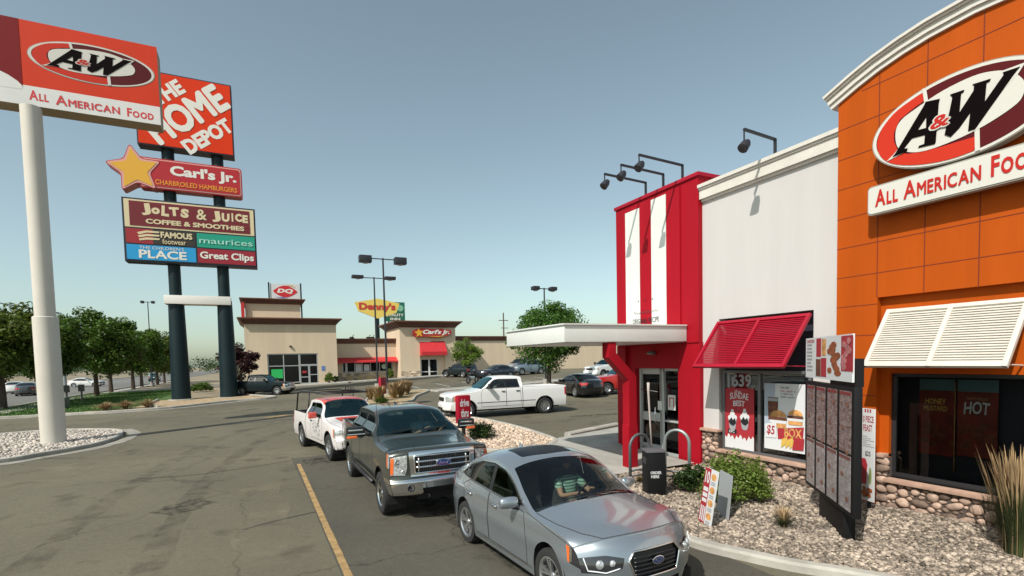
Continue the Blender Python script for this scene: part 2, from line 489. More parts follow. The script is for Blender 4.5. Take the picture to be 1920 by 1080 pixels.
def ribbon(mb, fm, line, width, off, sign, sx=.05, sy=.05, closed=False):
    d = dens(line, sx, sy, closed)
    A = np.array(d); P = fm(A[:, 0], A[:, 1]); N = fnorm(fm, A[:, 0], A[:, 1], 1e-3, 1e-3)*sign
    k = len(P)
    T = np.roll(P, -1, 0)-np.roll(P, 1, 0)
    if not closed: T[0] = P[1]-P[0]; T[-1] = P[-1]-P[-2]
    B = np.cross(N, T); B /= np.maximum(np.linalg.norm(B, axis=1, keepdims=True), 1e-9)
    vs = []
    for i in range(k): vs += [P[i]+N[i]*off-B[i]*width/2, P[i]+N[i]*off+B[i]*width/2]
    fs = [(2*i, 2*((i+1) % k), 2*((i+1) % k)+1, 2*i+1) for i in range(k if closed else k-1)]
    mb.add(vs, fs)
def on(fm, line, off, sign, sx=.05, sy=.05, closed=False):
    A = np.array(dens(line, sx, sy, closed)); P = fm(A[:, 0], A[:, 1]); N = fnorm(fm, A[:, 0], A[:, 1], 1e-3, 1e-3)*sign
    return [Vector(p) for p in P+N*off]

SPLIT = dict(glass='comp', door='comp', lamp='y', tail='y', amb='y', bumper='x', lower='x')
BLK = mat('black_trim', (.012, .012, .013), .45)
INTR = mat('cabin_dark', (.022, .024, .024), .9)
BLKM = mat('black_matte', (.01, .01, .01), .9)
RUB = mat('rubber', (.018, .018, .018), .8, bump=.3, bscale=60)
CHR = mat('chrome', (.78, .78, .78), .12, 1)
SILV = mat('rim_silver', (.55, .56, .58), .28, .9)
SEAT = mat('seat_fabric', (.06, .062, .062), .9)
DGL = glass('tinted_glass', (.12, .15, .15), .03)
SGL = glass('side_glass', (.22, .28, .25), .03)
LAMPG = mat('lamp_clear', (.30, .32, .33), .12, .5, coat=1, c2=(.75, .78, .8), scale=22, detail=2)
LAMPD = mat('lamp_dark', (.03, .03, .035), .1, .2, coat=1)
AMB = mat('amber_lens', (.75, .13, .02), .15, coat=1)
REDL = mat('red_lens', (.42, .012, .012), .15, coat=1)
def paint(name, c, metal=.0, rough=.3, var=.0, coat=1):
    return mat(name, c, rough, metal, coat=coat, var=var, scale=1.5, spec=.5 if coat > .5 else .12)

def wheel_set(root, r, wid, half, xs, rim_r, n, style, dull=.0, sides=(1, -1)):
    """four wheels, each a wheel mesh (hub and well) with tyre and rim children"""
    first = None
    rim_m = {'chrome': CHR, 'silver': SILV, 'machined': SILV, 'steel': mat('steel_wheel', (.35, .35, .34), .5, .6)}[style]
    for sx in xs:
        for sd_ in sides:
            if first is None:
                hub = MB()
                hub.lathe([(0, -.02), (rim_r*.93, -.02), (rim_r*.93, .02), (rim_r*.3, .03), (0, .03)], 28, axis='Y')
                h = hub.build('wheel', mat('wheel_dark', (.02, .02, .022), .5, .5), root, smooth='auto')
                t = MB(); w = wid/2
                prof = [(rim_r, -w*.86), (rim_r+.012, -w*.98), (r*.86, -w*1.02), (r*.965, -w*.92), (r, -w*.66), (r, -w*.22), (r*.985, -w*.2), (r*.985, -w*.16), (r, -w*.14), (r, w*.14), (r*.985, w*.16), (r*.985, w*.2), (r, w*.22), (r, w*.66), (r*.965, w*.92), (r*.86, w*1.02), (rim_r+.012, w*.98), (rim_r, w*.86), (rim_r-.01, 0), (rim_r, -w*.86)]
                t.lathe(prof, 40, axis='Y'); t.build('tyre', RUB, h, smooth='auto')
                k = MB()
                k.lathe([(rim_r+.004, w*.9), (rim_r-.012, w*.93), (rim_r-.03, w*.8), (rim_r-.035, .02)], 40, axis='Y')
                hb = rim_r*.2
                k.lathe([(0, w*.74), (hb*.55, w*.76), (hb*.6, w*.7), (hb, w*.68), (hb*1.15, w*.5)], 24, axis='Y')
                for i in range(n):
                    a = 2*PI*i/n
                    prs = ((-.12, .12),) if style in ('machined',) else ((0, 0),)
                    for lo, hi in prs:
                        for q in ((lo, hi) if style == 'machined' else (0,)):
                            wd = rim_r*(.075 if style == 'machined' else .15)
                            ca, sa = math.cos(a), math.sin(a); cb, sb = math.cos(a+q*1.5), math.sin(a+q*1.5)
                            p0 = Vector((ca*hb*.8, w*.6, sa*hb*.8)); p1 = Vector((cb*(rim_r-.02), w*.82, sb*(rim_r-.02)))
                            d = (p1-p0).normalized(); sd2 = d.cross(Vector((0, 1, 0))).normalized(); dn = Vector((0, -.03, 0))
                            e0, e1 = wd, wd*(1.0 if style == 'machined' else 1.35)
                            vs = [p0-sd2*e0, p0+sd2*e0, p1+sd2*e1, p1-sd2*e1]; vs += [v+dn for v in vs]
                            k.add(vs, [(0, 1, 2, 3), (0, 4, 5, 1), (1, 5, 6, 2), (2, 6, 7, 3), (3, 7, 4, 0)])
                k.build('rim', rim_m, h, smooth='auto', fix=True)
                first = h
            else: h = copy_tree(first, root)
            h.location = (sx, sd_*half, r); h.rotation_euler = (0, random.uniform(0, 1.2)*sd_, 0 if sd_ > 0 else PI)
    return first
def vehicle_body(root, S, body_m, side_regions, top_regions, front_regions, rear_regions, arch, fine=1.0, names={}, rail=None, cab_regions=(), seam=None, trims=(), extra=None):
    """arch: (xs, radius, zc). Region tuples (key, poly, offset)."""
    K = Skin(); S.xmax = max(float(S.F(z)) for z in np.linspace(S.zb, S.zcf, 12)); S.xmin = min(float(S.R(z)) for z in np.linspace(S.zb, S.zcr, 12))
    xs, ra, za = arch
    arches = []
    for x in xs:
        pl = [(x+ra*math.cos(t), za+ra*math.sin(t)) for t in np.linspace(-.35, PI+.35, 22)]
        pl = [(x+ra*.98, S.zb-.2)]+pl+[(x-ra*.98, S.zb-.2)]
        arches.append((None, [(a, max(b, S.zb-.2)) for a, b in pl], 0))
    out = S.silhouette(rail)
    sp = .09/fine
    for v in (1, -1):
        K.add(_fixsign(patch, S.side(v), out, arches+list(side_regions), sp, sp*.7, v))
    x_end = S.xcab if rail else S.xr
    K.add(_fixsign(patch, S.top, [(S.xf, -1), (S.xf, 1), (x_end, 1), (x_end, -1)], list(top_regions), sp, .1/fine, 'up'))
    K.add(_fixsign(patch, S.front, [(-1, S.zb), (1, S.zb), (1, S.zcf), (-1, S.zcf)], list(front_regions), .08/fine, sp*.5, 'front'))
    K.add(_fixsign(patch, S.rear, [(-1, S.zb), (1, S.zb), (1, S.zcr), (-1, S.zcr)], list(rear_regions), .1/fine, sp*.6, 'rear'))
    if rail:
        def cabback(v, z):
            zt = S.zc(S.xcab)-(S.zc(S.xcab)-S.ze(S.xcab))*np.abs(v)**S.m; t = (z-rail)/(float(S.zc(S.xcab))-rail)
            zz = rail+(zt-rail)*t; ze = rail+(float(S.ze(S.xcab))-rail)*t
            return np.stack([np.full_like(zz, S.xcab), v*S.w(S.xcab, ze), zz], -1)
        K.add(_fixsign(patch, cabback, [(-1, rail), (1, rail), (1, float(S.zc(S.xcab))), (-1, float(S.zc(S.xcab)))], list(cab_regions), .1/fine, sp, 'rear'))
    made = {}
    for key in list(K.d):
        nm, m = names.get(key, (key, body_m)); made[key] = K.build(key, nm, m, root, SPLIT.get(key))
    for x in xs:
        for v in (1, -1):
            ww = MB()
            wv = float(S.w(x, .5))*v; prof = [(ra*math.cos(t), ra*math.sin(t)) for t in np.linspace(-.5, PI+.5, 18)]
            a = [(x+px, wv*.985, za+pz) for px, pz in prof]; b = [(x+px, wv-v*.34, za+pz) for px, pz in prof]; k = len(a)
            ww.add(a+b, [(i, i+1, k+i+1, k+i) for i in range(k-1)]); ww.add(b, [tuple(range(k))])
            ww.build('wheel_well', BLKM, root, fix=False)
    return made
def _fixsign(pf, fm, outer, regs, sx, sy, kind):
    # find the outward sign of the parametric normal
    O = np.array(outer, float); c = O.mean(0)
    n = fnorm(fm, np.array([c[0]]), np.array([c[1]]), 1e-3, 1e-3)[0]
    ref = {1: (0, 1, 0), -1: (0, -1, 0), 'up': (0, 0, 1), 'front': (1, 0, 0), 'rear': (-1, 0, 0)}[kind]
    s = 1 if np.dot(n, ref) > 0 else -1
    return pf(fm, outer, regs, sx, sy, s, None, None, 'body')
def sgn(fm, a, b, ref):
    n = fnorm(fm, np.array([a], float), np.array([b], float), 1e-3, 1e-3)[0]
    return 1 if np.dot(n, ref) > 0 else -1
def soft_box(mb, x0, x1, y0, y1, z0, z1):
    mb.box(x0, x1, y0, y1, z0, z1)
def squash(root, sx, sz):
    """proportion tweak that keeps the wheels round"""
    def rec(o):
        for c in kids(o):
            if c.data is not None:
                for v in c.data.vertices: v.co.x *= sx; v.co.z *= sz
            rec(c)
    for c in kids(root):
        if c.name.split('.')[0] == 'wheel': c.location.x *= sx; continue
        for v in c.data.vertices: v.co.x *= sx; v.co.z *= sz
        rec(c)
def cabin(root, S, x0, x1, zf, belt, seats, dash_x, steer, hw):
    """dark interior: tub, dashboard, seats, steering wheel"""
    m = MB(); m.box(x0, x1, -hw, hw, zf-.04, zf)
    for v in (1, -1): m.box(x0, x1, v*hw-.02, v*hw+.02, zf, belt-.03)
    m.box(x0-.02, x0, -hw, hw, zf, belt); m.build('interior', INTR, root)
    d = MB(); d.box(dash_x-.12, x1+.25, -hw, hw, belt-.32, belt-.05); d.build('dashboard', mat('dash_grey', (.03, .034, .034), .7), root, bevel=.03)
    for sx, sy in seats:
        q = MB(); q.box(sx-.05, sx+.48, sy-.25, sy+.25, zf+.12, zf+.34)
        M = Matrix.Translation((sx-.02, sy, zf+.25)) @ Matrix.Rotation(-.25, 4, 'Y')
        q.box(-.09, .07, -.24, .24, 0, .66, M); q.box(-.05, .05, -.13, .13, .68, .86, M)
        q.build('seat', SEAT, root, bevel=.04)
    if steer:
        sx, sy, sz = steer; k = MB(); R_ = Matrix.Translation((sx, sy, sz)) @ Matrix.Rotation(-1.1, 4, 'Y')
        k.tube([R_ @ Vector((.185*math.cos(t), .185*math.sin(t), 0)) for t in np.linspace(0, 2*PI, 25)[:-1]], .016, 8, closed=True)
        k.tube([R_ @ Vector((0, -.17, 0)), R_ @ Vector((0, .17, 0))], .018, 6); k.tube([R_ @ Vector((0, 0, 0)), R_ @ Vector((0, 0, -.3))], .03, 8)
        k.build('steering_wheel', BLK, root, smooth=True)

def skin_mesh(name, chains, m, parent, sub=2):
    """chains: list of lists of (point, radius); points shared by position are welded; grown with the Skin modifier"""
    vs, rs, es, idx = [], [], [], {}
    for ch in chains:
        prev = None
        for p, r in ch:
            k = tuple(round(c, 3) for c in p)
            if k not in idx: idx[k] = len(vs); vs.append(p); rs.append(r)
            if prev is not None and prev != idx[k]: es.append((prev, idx[k]))
            prev = idx[k]
    me = bpy.data.meshes.new(name); me.from_pydata(vs, es, []); o = bpy.data.objects.new(name, me); col.objects.link(o)
    mod = o.modifiers.new('s', 'SKIN'); mod.use_smooth_shade = True; ly = me.skin_vertices[0]
    for i, r in enumerate(rs): ly.data[i].radius = (r, r) if not isinstance(r, tuple) else r; ly.data[i].use_root = (i == 0)
    sb = o.modifiers.new('b', 'SUBSURF'); sb.levels = sub; sb.render_levels = sub
    dg = bpy.context.evaluated_depsgraph_get(); nm = bpy.data.meshes.new_from_object(o.evaluated_get(dg))
    bpy.data.objects.remove(o); nm.name = name
    nm.polygons.foreach_set('use_smooth', [True]*len(nm.polygons)); nm.materials.clear()
    return link(name, nm, m, parent)
def striped(c):
    m = mat('striped_cloth', c, .9); nt = m.node_tree; N, L = nt.nodes, nt.links; tc = N.new('ShaderNodeTexCoord'); wv = N.new('ShaderNodeTexWave'); wv.bands_direction = 'Z'
    wv.inputs['Scale'].default_value = 7; wv.inputs['Distortion'].default_value = 2.5; L.new(tc.outputs['Object'], wv.inputs['Vector']); mx = N.new('ShaderNodeMix'); mx.data_type = 'RGBA'
    mx.inputs[6].default_value = (*[x*.35 for x in c], 1); mx.inputs[7].default_value = (*[min(1, x*1.4) for x in c], 1); L.new(wv.outputs['Fac'], mx.inputs[0]); L.new(mx.outputs[2], N['Principled BSDF'].inputs['Base Color']); return m
def driver(loc, rz, label, shirt, hair_c, handL=None, handR=None, s=1.0, stripes=False):
    """seated person, origin at hip point; x forward, y left"""
    root = empty('person', loc, rz); tag(root, label, 'person'); root.scale = (s, s, s)
    sk = mat('skin', (.55, .3, .2), .55)
    handL = handL or (.46, .18, .30); handR = handR or (.46, -.18, .30)
    ch = [[((0, 0, .0), .12), ((-.03, 0, .2), .115), ((-.08, 0, .40), .125), ((-.09, 0, .50), .06), ((-.085, 0, .57), .052), ((-.06, 0, .63), .07), ((-.045, 0, .70), .088), ((-.055, 0, .78), .075)]]
    for y, h in ((1, handL), (-1, handR)):
        el = ((.08+h[0])/2-.06, y*.27 if abs(h[1]) < .35 else (h[1]+y*.2)/2, min(.22, h[2]))
        H = Vector(h); E = Vector(el); d = (H-E).normalized()
        ch.append([((-.08, 0, .40), .125), ((-.07, y*.17, .42), .062), (tuple(E), .043), (tuple(H), .028), (tuple(H+d*.06), .036)])
        side = d.cross(Vector((0, 0, 1))).normalized()
        for q in range(4):
            b = H+d*.08+side*(q-1.5)*.02
            ch.append([(tuple(H+d*.06), .036), (tuple(b+d*.02), .011), (tuple(b+d*.045-Vector((0, 0, .018))), .009)])
        ch.append([(tuple(H+d*.06), .036), (tuple(H+d*.05+Vector((0, -y*.035, .01))), .012)])
        ch.append([((0, 0, 0), .12), ((.06, y*.1, -.01), .085), ((.42, y*.13, .06), .062), ((.62, y*.13, -.25), .045)])
    body = skin_mesh('body', ch, sk, root)
    sh = striped(shirt) if stripes else mat('cloth_%02d%02d%02d' % tuple(int(c*99) for c in shirt), shirt, .9, var=.15, scale=12)
    c2 = [[((0, 0, .02), .135), ((-.03, 0, .2), .132), ((-.08, 0, .40), .143), ((-.088, 0, .475), .075)]]
    for y, h in ((1, handL), (-1, handR)):
        el = ((.08+h[0])/2-.06, y*.27 if abs(h[1]) < .35 else (h[1]+y*.2)/2, min(.22, h[2]))
        mid = Vector((-.07, y*.17, .42)).lerp(Vector(el), .7)
        c2.append([((-.08, 0, .40), .143), ((-.07, y*.172, .42), .078), (tuple(mid), .062)])
    skin_mesh('shirt', c2, sh, root)
    hm = MB()
    hm.lathe([(.001, .845), (.05, .835), (.082, .80), (.094, .75), (.092, .70), (.085, .66)], 20, (-.065, 0, 0))
    hm.build('hair', mat('hair_%d' % int(hair_c[0]*1000), hair_c, .8), root, smooth=True)
    fc = MB(); fc.lathe([(.0, .03), (.012, .012), (.0, 0)], 8, (.047, 0, .70), 'X')
    for y in (1, -1): fc.box(.035, .042, y*.032-.012, y*.032+.012, .722, .732)
    fc.box(.034, .04, -.02, .02, .655, .662); fc.build('face', mat('face_dark', (.16, .07, .05), .6), root)
    return root
def make_sedan(name, loc, rz, col_, label, cat='sedan', detail=True, metal=.75, rough=.24, dark_glass=False, group=None, xs=1.0):
    root = empty(name, loc, rz); tag(root, label, cat, group)
    S = Shell(hw=.935, m=3.2, nF=2.6, nR=2.8, zb=.2, swF=.34, swR=.30, bF=1.55, bR=-1.75,
        zc=[(2.36, .82), (2.28, .87), (2.1, .91), (1.8, .955), (1.4, .985), (1.05, 1.015), (.88, 1.03), (.6, 1.15), (.2, 1.345), (.0, 1.42), (-.2, 1.462), (-.55, 1.49), (-.9, 1.472), (-1.2, 1.42), (-1.5, 1.29), (-1.8, 1.155), (-1.95, 1.11), (-2.3, 1.09), (-2.42, 1.05)],
        ze=[(2.36, .735), (2.28, .765), (2.1, .81), (1.8, .86), (1.4, .90), (1.05, .925), (.88, .95), (.6, 1.07), (.2, 1.265), (.0, 1.335), (-.2, 1.375), (-.55, 1.40), (-.9, 1.375), (-1.2, 1.31), (-1.5, 1.18), (-1.8, 1.055), (-1.95, 1.02), (-2.3, 1.0), (-2.42, .97)],
        plan=[(2.4, .90), (2.0, .965), (1.4, 1.0), (0, .995), (-1.2, 1.0), (-2.0, .955), (-2.45, .88)],
        prof=[(.15, .93), (.22, .955), (.32, .97), (.5, .985), (.62, 1.0), (.75, .985), (.86, .975), (.93, .955), (.97, .94), (1.1, .90), (1.25, .85), (1.4, .79), (1.5, .75)],
        F=[(.2, 2.24), (.3, 2.33), (.45, 2.36), (.6, 2.35), (.70, 2.30)],
        R=[(.2, -2.36), (.35, -2.44), (.6, -2.46), (.8, -2.44), (.98, -2.40), (1.05, -2.38)])
    S.F = pchip([(.2, 2.24), (.3, 2.32), (.45, 2.35), (.62, 2.345), (.74, 2.31), (.82, 2.26), (.885, 2.17)])
    S.xf = float(S.F(.885)); S.zcf = float(S.zc(S.xf)); S.zef = float(S.ze(S.xf))
    body = paint('paint_'+name+cat.replace(' ', '')+label[:8].replace(' ', ''), col_, metal, rough)
    names = dict(body=('body', body), glass=('side_window', SGL if not dark_glass else DGL), trim=('window_trim', BLK), wind=('windshield', glass('windshield_glass', (.62, .70, .67), .0)),
        rearg=('rear_window', DGL), roofg=('sunroof', mat('sunroof_glass', (.004, .006, .012), .35, spec=.2)), grille=('grille', BLK), lamp=('headlight', LAMPD), amb=('turn_signal', AMB),
        tail=('tail_light', REDL), lower=('bumper_intake', BLKM), door=('door', body))
    dlo = [(.68, .985), (.30, 1.19), (-.05, 1.325), (-.45, 1.365), (-.9, 1.335), (-1.25, 1.235), (-1.52, 1.115), (-1.60, 1.06), (-1.3, 1.025), (-.3, .985), (.4, .965)]
    fw = [(.60, .995), (.28, 1.175), (-.05, 1.300), (-.33, 1.335), (-.36, .995), (.3, .975)]
    rw = [(-.44, 1.337), (-.88, 1.308), (-1.16, 1.23), (-1.20, 1.215), (-1.22, 1.035), (-.46, .998)]
    rq = [(-1.25, 1.20), (-1.46, 1.112), (-1.52, 1.07), (-1.27, 1.038)]
    fd = [(.80, .30), (.83, .60), (.72, .925), (.30, .955), (-.36, .975), (-.40, .97), (-.42, .30)]
    rd = [(-.44, .30), (-.42, .975), (-1.20, 1.01), (-1.42, .93), (-1.36, .72), (-1.02, .52), (-.93, .30)]
    side = [('glass', roundpoly(fw, .03), -.004), ('glass', roundpoly(rw, .03), -.004), ('glass', roundpoly(rq, .02), -.004), ('trim', roundpoly(dlo, .04), 0),
            ('amb', [(1.92, .80), (2.06, .785), (2.09, .62), (2.03, .63)], .004), ('lamp', [(2.09, .785), (2.36, .75), (2.36, .58), (2.11, .61)], .002),
            ('tail', [(-2.12, .90), (-2.5, .98), (-2.5, .80), (-2.22, .79)], .004), ('door', fd, 0), ('door', rd, 0)]
    wsh = roundpoly([(.95, -.93), (.97, 0), (.95, .93), (.45, .93), (.05, .90), (.0, 0), (.05, -.90), (.45, -.93)], .04)
    rgl = roundpoly([(-1.18, -.80), (-1.15, 0), (-1.18, .80), (-1.84, .90), (-1.88, 0), (-1.84, -.90)], .05)
    sun = roundpoly([(-.17, -.60), (-.14, 0), (-.17, .60), (-.72, .58), (-.74, 0), (-.72, -.58)], .07)
    top = [('wind', wsh, -.003), ('rearg', rgl, -.003)]+([('roofg', sun, .003)] if detail else [])
    gr = [(-.36, .745), (.36, .745), (.45, .66), (.37, .46), (-.37, .46), (-.45, .66)]
    hl = [(.50, .70), (.72, .755), (1.0, .775), (1.0, .60), (.74, .555), (.54, .60)]
    def mir(p): return [(-a, b) for a, b in p][::-1]
    front = [('grille', gr, -.03), ('lamp', hl, -.004), ('lamp', mir(hl), -.004), ('lower', [(-.5, .24), (.5, .24), (.46, .38), (-.46, .38)], -.03),
             ('lower', [(.62, .26), (.9, .28), (.86, .42), (.64, .40)], -.02), ('lower', mir([(.62, .26), (.9, .28), (.86, .42), (.64, .40)]), -.02)]
    tl = [(.55, .93), (1.0, .97), (1.0, .80), (.62, .80)]
    rear = [('tail', tl, .004), ('tail', mir(tl), .004), ('lower', [(-.6, .22), (.6, .22), (.6, .36), (-.6, .36)], -.01)]
    made = vehicle_body(root, S, body, side, top, front, rear, ((1.375, -1.375), .385, .335), fine=1.5 if detail else .8, names=names)
    seam = MB(); chrome = MB(); brt = MB()
    for v in (1, -1):
        fm = S.side(v); sg = sgn(fm, 0, .6, (0, v, 0))
        for p in (fd, rd): ribbon(seam, fm, p, .009, .0025, sg, closed=True)
        ribbon(chrome, fm, dlo[:8], .016, .004, sg)
        ribbon(chrome, fm, [(.95, .30), (-.95, .27)], .018, .012, sg)
        ribbon(seam, fm, [(.78, .94), (1.2, .895), (1.92, .81)], .007, .002, sg)
        if detail: ribbon(chrome, fm, [(2.115, .77), (2.135, .63)], .035, .006, sg)
        for hx in (-.18, -1.12):
            pts = on(fm, [(hx-.10, .835), (hx+.10, .83)], .03, sg); chrome.tube(pts, .013, 8)
    ft = S.top; sg = sgn(ft, -.5, 0, (0, 0, 1))
    for v in (1, -1): ribbon(seam, ft, [(2.15, v*.66), (1.9, v*.80), (1.4, v*.90), (.95, v*.93)], .009, .0025, sg)
    ff = S.front; sgf = sgn(ff, 0, .5, (1, 0, 0))
    ribbon(seam, ft, [(2.15, -.66), (2.165, 0), (2.15, .66)], .008, .0025, sg)
    if detail:
        chrome.tube(on(ff, gr, .006, sgf, .03, .03, True), .013, 8, closed=True)
        bars = MB()
        for z in (.50, .545, .59, .635, .68, .72): bars.tube(on(ff, [(-.37, z), (.37, z)], -.012, sgf), .009, 6)
        bars.build('grille_bar', mat('grille_bar', (.05, .055, .06), .25, .7), made['grille'][0], smooth=True)
        # oval badge with six small stars
        bp = Vector(ff(np.array([0.]), np.array([.62]))[0])+Vector((.012, 0, 0))
        bd = MB(); fr = (bp, V3((0, 1, 0)), V3((-.12, 0, 1)).normalized(), V3((1, 0, .12)).normalized())
        bd.prism(ellipse(0, 0, .085, .045, 32), -.01, .012, fr); eb = bd.build('emblem', CHR, root, bevel=.004)
        MB().prism(ellipse(0, 0, .074, .036, 32), .012, .014, fr).build('emblem_field', mat('emblem_blue', (.02, .04, .16), .2, .5, coat=1), eb)
        st = MB()
        for (a, b, r_) in ((-.038, .008, .017), (-.008, .018, .009), (.028, .014, .009), (.042, -.004, .009), (.015, -.012, .009), (-.012, -.018, .009)):
            st.prism([(a+(r_ if i % 2 == 0 else r_*.4)*math.cos(i*PI/5+PI/2), b+(r_ if i % 2 == 0 else r_*.4)*math.sin(i*PI/5+PI/2)) for i in range(10)], .014, .0165, fr)
        st.build('emblem_star', CHR, eb)
        for v, lamp_o in ((-1, made['lamp'][0]), (1, made['lamp'][-1])):
            lens = MB(); cfr = MB()
            for cv, cz, r_ in ((.80, .67, .048), (.655, .665, .036)):
                c = Vector(ff(np.array([v*cv]), np.array([cz]))[0])
                n = Vector(fnorm(ff, np.array([v*cv]), np.array([cz]), 1e-3, 1e-3)[0])*sgf; Mx = Matrix.Translation(c-n*.005) @ n.to_track_quat('Z', 'Y').to_matrix().to_4x4()
                b0 = len(lens.v); lens.lathe([(r_, -.01), (r_, .006), (r_*.8, .018), (r_*.4, .026), (0.001, .028)], 20)
                lens.v[b0:] = [tuple(Mx @ Vector(p)) for p in lens.v[b0:]]
            cfr.tube(on(ff, [(v*.95, .765), (v*.93, .62), (v*.74, .572), (v*.57, .605)], .004, sgf, .03, .03), .0075, 6)
            lens.each('lens', LAMPG, lamp_o, smooth=True); cfr.build('lamp_strip', mat('lamp_white', (.75, .78, .8), .2, coat=1), lamp_o, smooth=True)
        wp = MB()
        for y0, y1 in ((-.62, .05), (-.02, .62)):
            wp.tube([Vector(ft(np.array([x]), np.array([y]))[0])+Vector((0, 0, .022)) for x, y in ((.93, y0*1.0), (.90, (y0+y1)/2), (.86, y1))], .009, 6)
        wp.each('wiper', BLKM, root)
        af = MB(); p = Vector(ft(np.array([-1.05]), np.array([0.]))[0]); af.add([p+Vector(q) for q in ((.09, -.02, 0), (.09, .02, 0), (-.07, .02, 0), (-.07, -.02, 0), (-.05, 0, .06))], [(0, 1, 4), (1, 2, 4), (2, 3, 4), (3, 0, 4)]); af.build('antenna', body, root)
    seam.build('panel_seam', BLKM, root, fix=False); chrome.each('chrome_trim', CHR, root, smooth=True, fix=False)
    for v in (1, -1):
        m_ = MB(); M = Matrix.Translation((.52, v*1.02, 1.02)) @ Matrix.Rotation(v*.18, 4, 'Z')
        b0 = len(m_.v); m_.lathe([(.001, -.125), (.062, -.122), (.082, -.10), (.090, 0), (.086, .08), (.07, .122), (.001, .13)], 16, axis='Y')
        m_.v[b0:] = [tuple(M @ Vector((p[0]*.75, p[1], p[2]*.85))) for p in m_.v[b0:]]
        mo = m_.build('side_mirror', body, root, smooth=True)
        MB().tube([(.52, v*1.0, .975), (.56, v*.87, .935)], .028, 8).build('mirror_arm', BLK, mo, smooth=True)
    cabin(root, S, -1.5, .75, .3, .93, [(-.15, .36), (-.15, -.36), (-1.0, .36), (-1.0, -.36)] if detail else [(-.15, .36), (-.15, -.36)], .62, (.42, .36, .93) if detail else None, .76)
    ub = MB(); ub.box(-2.2, 2.1, -.78, .78, .18, .3); ub.build('underbody', BLKM, root)
    wheel_set(root, .335, .215, .80, (1.375, -1.375), .235, 5, 'machined' if detail else 'silver')
    if detail:
        hp = MB()
        for x, z in ((-2.45, .62), ): hp.box(x-.012, x, -.26, .26, z-.06, z+.06)
        hp.build('license_plate', mat('plate', (.6, .62, .66), .4), root)
    return root, S

